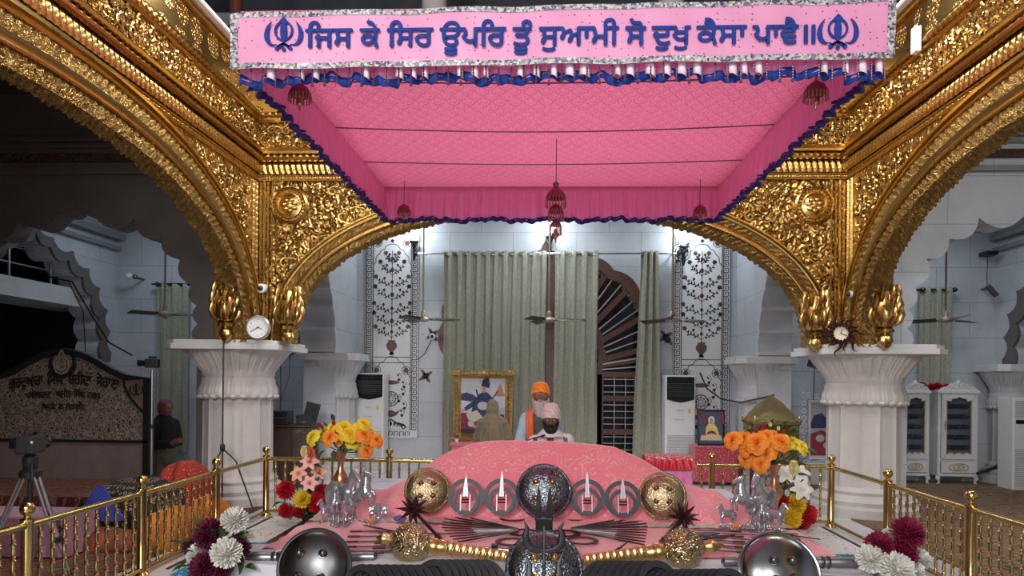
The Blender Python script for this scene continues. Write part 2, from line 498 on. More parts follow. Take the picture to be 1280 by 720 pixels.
def sweep(fn, path, nrm, prof, b=None):
    b = b or B(); nu = len(path) - 1; nv = len(prof) - 1
    def g(u, v):
        i = min(nu, int(round(u * nu))); o, d = prof[min(nv, int(round(v * nv)))]
        a, z = path[i] + nrm[i] * o
        return fn(a, z, d)
    return b.grid(g, nu, nv)
def gold_wall(name, fn, s0, s1, c, k, side):
    arch = arch_pts(c, 0)
    zb = 2.13
    poly = [(s1, zb)] + [(a, max(z, zb)) for a, z in arch] + [(s0, zb), (s0, 5.5), (s1, 5.5)]
    o = struct(B().prism(poly, fn, -.22, 0).build(name, m_gold_relief, smooth=0))
    path, s = resample(arch, .0115)
    tg = np.gradient(path, axis=0); nr = np.c_[tg[:, 1], -tg[:, 0]]; nr /= np.linalg.norm(nr, axis=1)[:, None]
    if (nr[len(nr) // 2][1]) < 0: nr = -nr
    # soffit fringe of foliage and bands of the archivolt
    b = band(fn, path, nr, s, -.05 * k, .085 * k, .0, .055, .085, 9, 1.1)
    def sof(u, v):
        i = min(len(path) - 1, int(round(u * (len(path) - 1))))
        q = -.045 * abs(sin(PI * (s[i] / .08 + v * 3))) * (.3 + .7 * abs(sin(PI * (v * 2.5 + s[i] * 3))))
        a, z = path[i] + nr[i] * q
        return fn(a, z, .0 - .24 * v)
    b.grid(sof, len(path) - 1, 8)
    struct(b.build('trim_arch_fringe', m_gold_leaf, o, smooth=0))
    b = sweep(fn, path[::6], nr[::6], [(.08 * k, .0), (.085 * k, .05), (.1 * k, .055), (.12 * k, .03), (.15 * k, .03), (.17 * k, .05), (.18 * k, .055)])
    sweep(fn, path[::6], nr[::6], [(.30 * k, .02), (.31 * k, .07), (.33 * k, .075), (.345 * k, .03), (.37 * k, .03), (.38 * k, .07), (.41 * k, .07), (.42 * k, .0)], b)
    struct(b.build('trim_arch_moulding', m_gold, o, smooth=50))
    struct(band(fn, path, nr, s, .17 * k, .315 * k, .03, .05, .085, 12, 1.3).build('trim_arch_leaf', m_gold_leaf, o, smooth=60))
    # cornice mouldings
    line, sl = resample([(s0, 0), (s1, 0)], .0125)
    up = np.tile([0.0, 1.0], (len(line), 1))
    l4, u4 = line[::30].copy(), up[::30]; l4[-1] = line[-1]
    b = sweep(fn, l4, u4, [(4.19, 0), (4.195, .03), (4.215, .035), (4.225, .012), (4.25, .012), (4.255, .03), (4.27, .035)])
    sweep(fn, l4, u4, [(4.43, .08), (4.435, .13), (4.455, .14), (4.46, .08), (4.515, .07), (4.52, .13), (4.55, .135), (4.56, .1), (4.60, .06), (4.615, .07), (4.63, .0)], b)
    sweep(fn, l4, u4, [(4.94, .0), (4.945, .05), (4.97, .065), (4.985, .03), (5.02, .03)], b)
    sweep(fn, l4, u4, [(5.07, .02), (5.075, .05), (5.095, .05), (5.11, .015)], b)
    sweep(fn, l4, u4, [(5.47, .0), (5.475, .06), (5.5, .075), (5.54, .075), (5.54, -.2)], b)
    struct(b.build('trim_cornice', m_gold, o, smooth=40))
    b = band(fn, line, up, sl, 4.275, 4.43, .05, .035, .075, 9, .5)
    band(fn, line, up, sl, 4.222, 4.254, .012, .02, .035, 4, 0, b)
    struct(b.build('trim_cornice_leaf', m_gold, o, smooth=60))
    b = B()
    for z in (4.488, 5.045):
        pts = [fn(a, z, .075 if z < 5 else .035) for a, _ in line]
        n = 8; vs = []; fs = []
        P = [Vector(p) for p in pts]
        ax = (P[-1] - P[0]).normalized(); u = Vector((0, 0, 1)); w = ax.cross(u)
        for i, p in enumerate(P):
            for q in range(n):
                t = 2 * PI * q / n; r = .03 * (1 + .28 * sin(2 * t + sl[i] * 75))
                vs.append(p + u * r * cos(t) + w * r * sin(t))
        for i in range(len(P) - 1):
            for q in range(n):
                fs.append((i * n + q, i * n + (q + 1) % n, (i + 1) * n + (q + 1) % n, (i + 1) * n + q))
        b.add(vs, fs)
    struct(b.build('trim_rope', m_gold_shade, o, smooth=60))
    b = B().prism([(s0, 4.63), (s1, 4.63), (s1, 4.94), (s0, 4.94)], fn, 0, .02)
    struct(b.build('trim_frieze', m_gold_fine, o, smooth=0))
    b = B().prism([(s0, 5.11), (s1, 5.11), (s1, 5.47), (s0, 5.47)], fn, 0, .012)
    struct(b.build('trim_fascia', m_gold_fascia, o, smooth=0))
    # raised scrolls of foliage on the spandrels and the frieze
    rs_ = random.Random(11 + side); b = B(); pts_ = []
    def curl(a, z, r, d):
        ph = rs_.uniform(0, 2 * PI); sg = rs_.choice((-1, 1)); P_ = spiral(0, 0, r, ph, 1.25, sg, 15)
        tail = (r * 1.9 * cos(ph - sg * .75), r * 1.9 * sin(ph - sg * .75)); P_ = [tail, ((tail[0] + P_[0][0]) * .56, (tail[1] + P_[0][1]) * .56)] + P_
        n_ = len(P_)
        b.tube([fn(a + x, z + y, d + .012 * sin(PI * i / n_)) for i, (x, y) in enumerate(P_)], [r * (.10 + .16 * sin(PI * min(1, (i + 1) / n_)) + (.10 if i > n_ - 3 else 0)) for i in range(n_)], 5, up=(1, 1, 0))
        for k_ in range(3):
            q = ph + k_ * 1.5 * sg; w_ = (q + .6, q + 1.0)
            b.tube([fn(a + r * .9 * cos(q), z + r * .9 * sin(q), d), fn(a + r * 1.35 * cos(q + .2 * sg), z + r * 1.35 * sin(q + .2 * sg), d + .018), fn(a + r * 1.6 * cos(q + .5 * sg), z + r * 1.6 * sin(q + .5 * sg), d + .002)], [r * .12, r * .3, r * .03], 5, up=(1, 1, 0))
    for _ in range(9000):
        a, z = rs_.uniform(s0 + .3 if side == 0 else 3.2, s1 - .3), rs_.uniform(2.3, 4.08)
        f_ = (abs(a - c) / (AA + .53 * k)) ** AN + (max(0, z - AZ) / (AR + .53 * k)) ** AN
        if f_ < 1.0: continue
        if side == 0 and min(math.hypot(a - (s0 + .42 - .02), z - 3.9), math.hypot(a - (s1 - .42), z - 3.9)) < .3: continue
        dmin = .145 if side == 0 else .125
        if any((a - p_) ** 2 + (z - q_) ** 2 < dmin ** 2 for p_, q_ in pts_): continue
        pts_.append((a, z)); curl(a, z, rs_.uniform(.055, .075) * (1.05 if side == 0 else .85), .0)
    a = s0 + .1 if side == 0 else 3.2; j_ = 0
    while a < s1 - .1:
        curl(a, 4.785 + .06 * (1 if j_ % 2 else -1), .062, .02); a += .095; j_ += 1
    struct(b.build('trim_scroll_relief', m_gold, o, smooth=60))
    # upright rope borders by the corners
    b = B()
    for e in ((s0, 1), (s1, -1)) if side == 0 else ((s1, -1),):
        for off, r in ((.055, .022), (.15, .02)):
            pts = [(e[0] + e[1] * off, z) for z in np.arange(2.14, 4.19, .02)]
            vs = []; fs = []; n = 6
            for i, (a, z) in enumerate(pts):
                for q in range(n):
                    t = 2 * PI * q / n; rr = r * (1 + .3 * sin(t + z * 90))
                    vs.append(fn(a + rr * cos(t), z, .01 + rr * abs(sin(t))))
            for i in range(len(pts) - 1):
                for q in range(n):
                    fs.append((i * n + q, i * n + (q + 1) % n, (i + 1) * n + (q + 1) % n, (i + 1) * n + q))
            b.add(vs, fs)
        for off, wd in ((.1, .03), (.2, .015), (.01, .03)):
            a0 = e[0] + e[1] * off
            b.prism([(a0 - wd / 2, 2.14), (a0 + wd / 2, 2.14), (a0 + wd / 2, 4.19), (a0 - wd / 2, 4.19)], fn, 0, .02)
    struct(b.build('trim_corner_rope', m_gold, o, smooth=50))
    return o
_m = N('gold_fascia'); _co = _m.coord()
_v = _m.voro(_co, 3.2, 'F1', .35); _h = _m.math('MULTIPLY', _m.math('LESS_THAN', _v, .42), _m.math('SINE', _m.math('MULTIPLY', _m.voro(_co, 17), 13)))
_m.set_p(GOLD, .33, 1.0); _m.bump(_h, .6, .02); m_gold_fascia = _m.m
gold_back = gold_wall('wall_gold_back', fy(8.85), -3.72, 3.76, .02, .66, 0)
gold_left = gold_wall('wall_gold_left', fx(-3.72, 1), .6, 8.85, 5.2, 1.0, 1)
gold_right = gold_wall('wall_gold_right', fx(3.76, -1), .6, 8.85, 5.2, 1.0, 2)
# gold jamb blocks over the columns and cream slab edge on top
for sx, X in ((-1, -3.72), (1, 3.76)):
    b = B().box((X + sx * .21, 8.68, 2.62), (.4, .32, .98)); struct(b.build('trim_jamb_block', m_gold_leaf if sx > 0 else m_gold_shade, smooth=0, bevel=.01))  # left block coloured darker than its twin, as if in shade
    b = B().box((X + sx * .1, 4.7, 5.58), (.34, 8.3, .07)); struct(b.build('trim_gold_top', m_cream, smooth=0))
b = B().box((0.02, 8.97, 5.58), (7.8, .3, .07)); struct(b.build('trim_gold_top', m_cream, smooth=0))
# round medallions on the back spandrels
for px, lab in ((362, 'left'), (1018, 'right')):
    p = at(px, 257, Y=8.83)
    b = B()
    M = Matrix.Translation((p.x, 8.85, p.z)) @ Matrix.Rotation(PI / 2, 4, 'X')
    b.lathe([(.24, 0), (.24, .03), (.22, .045), (.2, .02), (.175, .02), (.165, .05), (.15, .055), (.14, .02), (.1, .035), (.05, .06), (.01, .065)], 36, M=M)
    for k in range(26):
        t = 2 * PI * k / 26; b.ball((p.x + .187 * cos(t), 8.82, p.z + .187 * sin(t)), .014, 6)
    for k in range(7):
        t = 2 * PI * k / 7 + .3; b.ball((p.x + .07 * cos(t), 8.8, p.z + .07 * sin(t)), (.05, .025, .03), 8)
    struct(b.build('trim_medallion', m_gold, smooth=50))
# foliate gold pendants at the feet of the arches
def pendant(x, y, z0, lab, h=.62, s=1.0):
    t = thing('arch_pendant', lab, 'ornament', (x, y, z0), group='gold pendants under the arches')
    B().lathe([(.01, 0), (.05, .03), (.085, .09), (.07, .15), (.05, .17), (.09, .2), (.09, .235), (.06, .26)], 20, mod=lambda t_, v: 1 + .1 * abs(sin(4 * t_))).build('finial', m_gold, t)
    B().lathe([(.06, .25), (.11, .28), (.145, .36), (.15, .46), (.12, .58), (.09, .68)], 40, mod=lambda t_, v: 1 + .10 * abs(sin(5 * t_ + v * 3)) * sin(PI * min(1, v * 1.1))).build('bud', m_gold, t)
    lf = B()
    for tier, (zo, rs) in enumerate(((0, 1.0), (.13, .92), (.25, .8))):
        for k in range(8):
            a = 2 * PI * (k + .5 * tier) / 8
            pts = [(cos(a + w_) * r * rs, sin(a + w_) * r * rs, z + zo) for r, z, w_ in ((.10, .28, 0), (.145, .33, .05), (.165, .40, .12), (.155, .46, .2), (.165, .50, .25), (.175, .485, .3))]
            lf.tube(pts, [.02, .045, .05, .042, .025, .008], 8, flat=.45)
    lf.build('leaf_crown', m_gold, t)
    return t
for px, py, Y, lab in ((282, 428, 8.42, 'gold foliate pendant at the foot of the left side arch, left of the white clock'), (360, 431, 8.78, 'gold foliate pendant at the back arch foot, right of the white clock'), (1019, 440, 8.78, 'gold foliate pendant at the back arch foot, left of the sunburst clock'), (1106, 437, 8.38, 'gold foliate pendant on the gold block right of the sunburst clock')):
    p = at(px, py, Y=Y); pendant(p.x, p.y, p.z, lab)

# ================================================================ columns
def column(x, y, lab, r=.45, top=2.13, grp='marble columns under the gold arches', abw=.75, mt=None, full=True):
    mt = mt or m_marble_warm
    t = thing('marble_column', lab, 'column', (x, y, 0), group=grp, kind='thing')
    k = r / .45; H = top
    def fl(tt, v): return 1 - .06 * abs(sin(6 * tt)) ** .35
    B().lathe([(r * 1.02, .34), (r, .4), (r * .985, H - .75), (r, H - .72)], 96, mod=fl).build('shaft', mt, t)
    B().lathe([(r * 1.5, 0), (r * 1.5, .12), (r * 1.35, .15), (r * 1.38, .2), (r * 1.2, .25), (r * 1.1, .27), (r * 1.14, .31), (r * 1.0, .36)], 48).build('base', mt, t)
    cb = B().lathe([(r * 1.0, H - .74), (r * 1.06, H - .72), (r * 1.08, H - .68), (r * 1.08, H - .62), (r * 1.02, H - .55), (r * 1.03, H - .5), (r * .99, H - .47)], 224, mod=lambda tt, v: 1 + (.05 * abs(sin(12 * tt)) ** .6 + .015 * sin(60 * tt)) * (1 - v))
    cb.lathe([(r * .98, H - .48), (r * 1.03, H - .43), (r * 1.0, H - .40), (r * 1.03, H - .36), (r * 1.08, H - .31), (r * 1.18, H - .25), (r * 1.30, H - .19), (r * 1.42, H - .14), (r * 1.5, H - .12)], 224, mod=lambda tt, v: 1 + (.075 * abs(sin(14 * tt + .0)) ** .6 + .022 * sin(70 * tt)) * max(0, sin(PI * min(1, max(0, v * 1.25 - .2)))))
    for i in range(24):
        a = 2 * PI * i / 24
        cb.ball((r * 1.06 * cos(a), r * 1.06 * sin(a), H - .72), (.05 * k, .05 * k, .035), 8)
    cb.build('capital', mt, t, smooth=50)
    ch = abw * .28
    oc = [(-abw, -abw + ch), (-abw + ch, -abw), (abw - ch, -abw), (abw, -abw + ch), (abw, abw - ch), (abw - ch, abw), (-abw + ch, abw), (-abw, abw - ch)]
    ab = B().prism(oc, lambda a, b_, d: (a, b_, d), H - .12, H - .05).prism([(a * .96, b_ * .96) for a, b_ in oc], lambda a, b_, d: (a, b_, d), H - .05, H)
    ab.build('abacus', m_marble_plain, t, smooth=0, bevel=.008)
    return t
column(-4.1, 9.2, 'fat white marble column under the round white clock')
column(4.14, 9.2, 'fat white marble column under the dark sunburst clock')
m_pil = mat('marble_pilaster', (.5, .5, .52), .45, 0, .08, 3)
column(-3.55, 11.72, 'grey marble pillar behind the yellow flowers, by the left wall inlay', .34, 2.08, 'marble pillars by the rear wall', .5, m_pil)
column(3.58, 11.72, 'grey marble pillar behind the gold domed casket', .34, 2.08, 'marble pillars by the rear wall', .5, m_pil)
p = at(1268, 455, Y=12.1)
column(p.x, 12.15, 'grey marble pillar at the far right, above the partly seen white cooler', .32, 2.0, 'marble pillars by the rear wall', .46, m_pil)

# ================================================================ inlay panels on the rear wall
def leafp(x, y, a, L, w):
    pts = []
    for k in range(7): t = k / 6; pts.append((t * L, w * sin(PI * t) ** .8))
    for k in range(5, 0, -1): t = k / 6; pts.append((t * L, -w * sin(PI * t) ** .8))
    return [(x + p * cos(a) - q * sin(a), y + p * sin(a) + q * cos(a)) for p, q in pts]
def flowerp(x, y, r, n=7, ph=0):
    return [(x + r * (.62 + .38 * abs(cos(n * t / 2))) * cos(t + ph), y + r * (.62 + .38 * abs(cos(n * t / 2))) * sin(t + ph)) for t in [2 * PI * k / (n * 5) for k in range(n * 5)]]
def inlay_panel(x0, x1, lab):
    Y = 12.6; fn = fy(Y); w = x1 - x0; xc = (x0 + x1) / 2
    t = struct(B().prism([(x0, .58), (x1, .58), (x1, 4.32), (x0, 4.32)], fn, 0, .02).build('trim_inlay_panel', m_marble_panel, smooth=0))
    t['label'] = lab
    bd = B(); D0, D1 = .02, .024
    for off, ww in ((.01, .012), (.155, .014)):
        pl = [(x0 + off, .58 + off), (x1 - off, .58 + off), (x1 - off, 4.31 - off * .3), (x0 + off, 4.31 - off * .3)]
        bd.ribbon(pl, ww, fn, D0, D1, closed=True)
    n = 33
    for e in (x0 + .083, x1 - .083):
        for k in range(n):
            z = .74 + k * (3.52 / n); h = 3.52 / n
            bd.ribbon([(e - .045, z), (e + .04, z), (e + .04, z + h * .72), (e - .015, z + h * .72), (e - .015, z + h * .36), (e + .014, z + h * .36)], .017, fn, D0, D1)
            bd.ribbon([(e - .045, z), (e - .045, z + h)], .016, fn, D0, D1)
    for k in range(7):
        xx = x0 + .2 + k * (w - .4) / 6
        bd.ribbon([(xx - .04, .62), (xx - .04, .70), (xx + .035, .70), (xx + .035, .645), (xx, .645)], .016, fn, D0, D1)
    for z in (2.06, 1.96):
        bd.ribbon([(x0 + .155, z), (x1 - .155, z)], .012, fn, D0, D1)
    struct(bd.build('trim_inlay_border', m_black, t, smooth=0))
    fl = B(); br = B()
    def sym(fnc):
        for s_ in (-1, 1): fnc(s_)
    for zt, zs in ((4.2, 3.5), (1.88, 1.45)):       # cusped arch outline and corner rosettes
        pts = [(.335, zs), (.335, zs + .12), (.30, zs + .3), (.235, zs + .44), (.14, zs + .53), (0, zs + .62)]
        for s_ in (-1, 1):
            c = cusps(pts, -.2, 5); fl.ribbon([(xc + s_ * a, z) for a, z in c], .011, fn, D0, D1)
            r0 = (xc + s_ * .27, zt - .02)
            fl.ribbon([(r0[0] + .075 * cos(2 * PI * q / 16), r0[1] - .04 + .075 * sin(2 * PI * q / 16)) for q in range(16)], .01, fn, D0, D1, closed=True)
            br.prism(flowerp(r0[0], r0[1] - .04, .055, 6), fn, D0, D1)
        fl.prism(flowerp(xc, zs + .68, .035, 4), fn, D0, D1)
    # upper vase of flowers
    def vase(zb, s=1.0):
        p = [(.035, 0), (.05, .02), (.025, .05), (.09, .13), (.1, .19), (.06, .24), (.075, .27)]
        br.prism([(xc + a * s, zb + z * s) for a, z in p] + [(xc - a * s, zb + z * s) for a, z in reversed(p)], fn, D0, D1)
    vase(2.1)
    fl.ribbon([(xc, 2.36), (xc, 4.0)], .012, fn, D0, D1)
    for i, z in enumerate((2.42, 2.62, 2.85, 3.1, 3.33, 3.55, 3.76)):
        reach = (.3, .33, .33, .31, .3, .22, .12)[i]
        def one(s_):
            pts = [(xc + s_ * reach * q, z + .26 * q ** 1.6 * (1 if i % 2 else .8) + .03 * sin(q * 6)) for q in [k / 10 for k in range(11)]]
            fl.ribbon(pts, .009, fn, D0, D1)
            e = pts[-1]
            (fl if i % 2 else br).prism(flowerp(e[0], e[1], .045, 7, i), fn, D0, D1)
            mid = pts[5]
            fl.ribbon(spiral(mid[0], mid[1] + .055, .05, -PI / 2, .8, s_), .009, fn, D0, D1)
            fl.prism(flowerp(mid[0] - s_ * .01, mid[1] + .1, .026, 5), fn, D0, D1)
            for q in (2, 3, 4, 6, 7, 8):
                a = math.atan2(pts[q + 1][1] - pts[q][1], pts[q + 1][0] - pts[q][0])
                fl.prism(leafp(pts[q][0], pts[q][1], a + (1.0 if q % 2 else -1.0), .055, .014), fn, D0, D1)
        sym(one)
        br.prism(flowerp(xc, z + .1, .045 if i % 2 else .035, 6), fn, D0, D1)
    # lower medallion panel
    br.prism(leafp(xc - .17, 1.6, 0, .34, .04), fn, D0, D1)
    fl.ribbon([(xc + .13 * cos(2 * PI * q / 28), 1.3 + .13 * sin(2 * PI * q / 28)) for q in range(28)], .016, fn, D0, D1, closed=True)
    fl.ribbon([(xc + .085 * cos(2 * PI * q / 20), 1.3 + .085 * sin(2 * PI * q / 20)) for q in range(20)], .012, fn, D0, D1, closed=True)
    for k in range(8):
        a = PI * k / 4; fl.ribbon([(xc + .03 * cos(a), 1.3 + .03 * sin(a)), (xc + .13 * cos(a), 1.3 + .13 * sin(a))], .012, fn, D0, D1)
    br.prism([(xc - .17, 1.1), (xc - .1, 1.0), (xc, .96), (xc + .1, 1.0), (xc + .17, 1.1), (xc + .08, 1.06), (xc, 1.1), (xc - .08, 1.06)], fn, D0, D1)
    def scr(s_):
        fl.ribbon([(xc, .93), (xc + s_ * .1, .86), (xc + s_ * .2, .84), (xc + s_ * .3, .78)], [.02, .03, .03, .012], fn, D0, D1)
        fl.ribbon(spiral(xc + s_ * .22, .79, .05, PI / 2, 1.0, -s_), .018, fn, D0, D1)
        for k in range(6):
            z = 1.0 + k * .13; x = xc + s_ * (.2 + .06 * sin(k * 2.2))
            fl.ribbon([(x, z), (x + s_ * .05, z + .06), (x, z + .13)], .009, fn, D0, D1)
            fl.prism(flowerp(x, z, .032, 6, k), fn, D0, D1)
            fl.prism(leafp(x, z + .06, 1.2 + s_, .06, .016), fn, D0, D1)
        for k in range(4):
            fl.prism(leafp(xc + s_ * .05 * k, .8, PI / 2 - s_ * .4 * k, .1, .02), fn, D0, D1)
    sym(scr)
    struct(fl.build('trim_inlay_vine', m_black, t, smooth=0)); struct(br.build('trim_inlay_blossom', m_brown_inlay, t, smooth=0))
m_marble_panel = mat('marble_panel', (.68, .69, .70), .35, 0, .05, 3)
inlay_panel(-3.28, -2.27, 'white marble panel inlaid with a black vase of flowers left of the curtains')
inlay_panel(2.30, 3.32, 'white marble panel inlaid with a black vase of flowers right of the curtains')
b = B()
for px, py in ((541, 418), (832, 421), (532, 470), (846, 425)):
    p = at(px, py, Y=12.59)
    b.prism(flowerp(p.x, p.z, .07, 6), fy(12.6), 0, .004)
    for k in range(4): b.prism(leafp(p.x, p.z, k * PI / 2 + .6, .15, .03), fy(12.6), 0, .004)
struct(b.build('trim_wall_rosettes', m_brown_inlay, smooth=0))

# ================================================================ the great lobed wooden door
m_wood = mat('red_brown_wood', (.085, .032, .02), .35, 0, .25, 14)
m_glass_dark = mat('night_glass', (.012, .016, .022), .08, 0, .05, Coat_Weight=.3)
dr = struct(B().box((0, 0, .05), (3.7, .2, .1)).build('door_1', m_wood, None, (DX, 12.62, 0), smooth=0))
fnl = lambda a, z, d: (a, -d, z)
prof_o = [(x, z + DZ) for x, z in door_poly]
def scaled(k): return [(x * k, DZ + (z * k if z > 0 else z)) for x, z in door_poly]
def ringm(b, A, C, d0, d1):
    n = len(A); vs = []; fs = []
    for i in range(n):
        vs += [fnl(*A[i], d1), fnl(*C[i], d1), fnl(*C[i], d0), fnl(*A[i], d0)]
    for i in range(n - 1):
        p_, q = 4 * i, 4 * (i + 1)
        fs += [(p_, q, q + 1, p_ + 1), (p_ + 1, q + 1, q + 2, p_ + 2), (p_ + 3, q + 3, q, p_)]
    return b.add(vs, fs)
b = B(); ringm(b, scaled(.998), scaled(.915), -.1, .1); ringm(b, scaled(.56), scaled(.50), -.05, .08)
b.build('frame', m_wood, dr, smooth=0)
b = B(); br_ = B()
for k in range(13):
    a = PI * k / 12; t0, t1 = .52, .95
    def rr(a_, kk):   # point on the lobed outline in a direction
        best = min(door_poly, key=lambda q: abs(math.atan2(max(q[1], 0), q[0]) - a_) + (9 if q[1] < -.05 else 0))
        return Vector((best[0] * kk, best[1] * kk))
    p0, p1 = rr(a, t0), rr(a, t1)
    b.ribbon([(p0.x, DZ + p0.y), (p1.x, DZ + p1.y)], .1, fnl, -.05, .06)
    p0 = rr(a, .2); p1 = rr(a, .52)
    if k % 2 == 0: b.ribbon([(p0.x, DZ + p0.y), (p1.x, DZ + p1.y)], .07, fnl, -.05, .05)
    if k < 12:
        for f_ in (.33, .67):
            a2 = a + PI / 12 * f_; p0, p1 = rr(a2, .54) , rr(a2, .91)
            p0 = Vector((cos(a2), sin(a2))) * p0.length; p1 = Vector((cos(a2), sin(a2))) * p1.length
            br_.tube([(p0.x, -.05, DZ + p0.y), (p1.x, -.05, DZ + p1.y)], .016, 6)
for r_ in np.arange(.25, .95, .115):
    br_.tube([(r_ * cos(t), -.05, DZ + r_ * sin(t)) for t in [PI * k / 24 for k in range(25)]], .011, 6)
for s_ in (-1, 1):
    for xx in (.45, 1.0, 1.68):
        b.ribbon([(s_ * xx, .1), (s_ * xx, DZ)], .11, fnl, -.05, .08)
    for zz in (.15, .75, 1.35, DZ):
        b.ribbon([(s_ * .05, zz), (s_ * 1.8, zz)], .1, fnl, -.05, .07)
    for i in range(14):
        zz = .2 + i * .115
        br_.tube([(s_ * 1.05, -.05, zz), (s_ * 1.63, -.05, zz)], .01, 6)
        br_.tube([(s_ * .1, -.05, zz), (s_ * .95, -.05, zz - .0)], .009, 6)
    for xx in (1.25, 1.45): br_.tube([(s_ * xx, -.05, .1), (s_ * xx, -.05, DZ)], .009, 6)
b.ribbon([(0, .1), (0, DZ + 2.2)], .34, fnl, -.05, .085)
b.prism([(0, 3.95), (.09, 4.02), (.06, 4.1), (.02, 4.16), (0, 4.3), (-.02, 4.16), (-.06, 4.1), (-.09, 4.02)], fnl, .0, .07)
b.build('mullion', m_wood, dr, smooth=0); br_.build('grille_bar', m_steel, dr)
B().prism(scaled(.97), fnl, -.12, -.1).build('pane', m_glass_dark, dr, smooth=0)
# ================================================================ metals and cloths
m_brass = mat('polished_brass', (.62, .45, .17), .2, 1.0, .1, 10)
m_brass_old = mat('worn_brass', (.42, .32, .17), .3, 1.0, .15, 12)
m_iron = mat('dark_iron', (.045, .045, .05), .38, .85, .2, 20)
m_gun = mat('gunmetal', (.16, .165, .175), .3, 1.0, .15, 10)
m_ring = mat('ring_grey_iron', (.05, .053, .06), .5, .7, .15, 10)
m_silver = mat('silver', (.27, .28, .30), .4, 1.0, .06, 10)
m_maroonwood = mat('maroon_iron', (.06, .022, .022), .4, .6, .2, 12)

def canopy_cloth(m):
    co = m.coord('xyz')
    wv = m.n('TexBrick'); mp = m.n('Mapping'); m.set(mp.inputs[0], co); m.set(wv.inputs['Vector'], mp)
    wv.inputs['Scale'].default_value = 1; wv.inputs['Brick Width'].default_value = .075; wv.inputs['Row Height'].default_value = .038
    s = m.n('SeparateXYZ'); m.set(s.inputs[0], co)
    # rows of small overlapping scallops, offset every second row
    row = m.math('FLOOR', m.math('DIVIDE', s.outputs[1], .085))
    xo = m.math('ADD', m.math('DIVIDE', s.outputs[0], .12), m.math('MULTIPLY', row, .5))
    fxx = m.math('SUBTRACT', m.math('FRACT', xo), .5)
    fyy = m.math('FRACT', m.math('DIVIDE', s.outputs[1], .085))
    rr = m.math('SQRT', m.math('ADD', m.math('MULTIPLY', m.math('MULTIPLY', fxx, fxx), 4.0), m.math('MULTIPLY', fyy, fyy)))
    arc = m.math('LESS_THAN', m.math('ABSOLUTE', m.math('SUBTRACT', rr, .86)), .085)
    arc2 = m.math('LESS_THAN', m.math('ABSOLUTE', m.math('SUBTRACT', rr, .42)), .06)
    f = m.math('MULTIPLY', m.math('MAXIMUM', arc, arc2), m.math('GREATER_THAN', m.noise(co, 30, 1), .38))
    return m.mix(f, (.90, .36, .54), (.46, .05, .15))
m_canopy = fabric_mat('canopy_pink_pattern', canopy_cloth)
m_valance = fabric_mat('valance_hot_pink', lambda m: m.ramp(m.noise(m.coord(None, (30, 30, 1)), 1.5, 2), [(.3, (.93, .28, .60)), (.7, (1.0, .46, .77))]), .38, .3)
translucent(m_canopy, .4, (.86, .42, .58)); translucent(m_valance, .4, (1.0, .45, .75))
def banner_build(m):
    co = m.coord('xz')
    v = m.n('TexVoronoi'); m.set(v.inputs['Vector'], co); v.inputs['Scale'].default_value = 26; v.inputs['Randomness'].default_value = .35
    dots = m.math('LESS_THAN', v.outputs['Distance'], .13)
    return m.mix(dots, (.72, .29, .50), (.27, .035, .08))
m_banner = fabric_mat('banner_satin_pink', banner_build, .42, .3, 60, .25)
m_blue = mat('royal_blue_satin', (.004, .032, .25), .8, 0, .2, 30)
m_navy = mat('navy_ribbon', (.01, .016, .16), .5, 0, .2, 40)
def sequin(m):
    co = m.coord()
    v = m.n('TexVoronoi'); m.set(v.inputs['Vector'], co); v.inputs['Scale'].default_value = 75
    return m.ramp(v.outputs['Color'], [(.25, (.07, .06, .13)), (.5, (.33, .31, .33)), (.8, (.6, .58, .55))])
m_sequin = fabric_mat('silver_sequin_border', sequin, .3, 0, 90, .6)
m_bead = mat('dark_bead', (.14, .09, .14), .25, .5)

# ================================================================ canopy with its banner
CX0, CX1, CY0, CY1, CZ = -1.84, 1.94, 4.1, 7.9, 3.85
can = thing('pink_canopy', 'big square pink cloth canopy with blue lettered banner hung above the draped mound', 'canopy', (0, 0, CZ))
def sag(u, v): return -.05 * sin(PI * u) * sin(PI * v) - .012 * abs(sin(PI * v * 4)) ** 6
B().grid(lambda u, v: (CX0 + (CX1 - CX0) * u, CY0 + (CY1 - CY0) * v, sag(u, v)), 24, 64).build('ceiling_cloth', m_canopy, can).modifiers.new('t', 'SOLIDIFY').thickness = .003
b = B()
for v in (.25, .5, .75):
    b.tube([(CX0 + (CX1 - CX0) * k / 24, CY0 + (CY1 - CY0) * v, sag(k / 24, v) - .004) for k in range(25)], .006, 5)
b.build('seam', m_bead, can)
def valance(p0, p1, nrm, h, wav, name_trim=True):
    P0, P1, nn = Vector(p0), Vector(p1), Vector(nrm); L = (P1 - P0).length; n = int(L / .012)
    def off(s, v): return (.022 * sin(s * 38 + 1.3 * sin(s * 7)) + .012 * sin(s * 91)) * v ** .7
    def hem(s): return -h - .012 * sin(s * 9) - .008 * sin(s * 23)
    def g(u, v):
        s = u * L; q = P0 + (P1 - P0) * u + nn * (off(s, v) + .03 * v)
        return (q.x, q.y, hem(s) * v)
    va = B().grid(g, n, 5).build('valance', m_valance, can, smooth=80)
    md = va.modifiers.new('thick', 'SOLIDIFY'); md.thickness = .004
    def tr(u, v):
        s = u * L; q = P0 + (P1 - P0) * u + nn * (off(s, 1) + .03 + .016 * sin(s * 60 + v * 4) * (v))
        return (q.x, q.y, hem(s) + .02 - .05 * v + .008 * sin(s * 47))
    tm = B().grid(tr, n, 3).build('ruffle_trim', m_navy if wav else m_blue, va, smooth=80)
    md = tm.modifiers.new('thick', 'SOLIDIFY'); md.thickness = .006
    return va, hem, off
vf, hemf, off_f = valance((CX0, CY0 + .03, 0), (CX1, CY0 + .03, 0), (0, -1, 0), .412, 0)
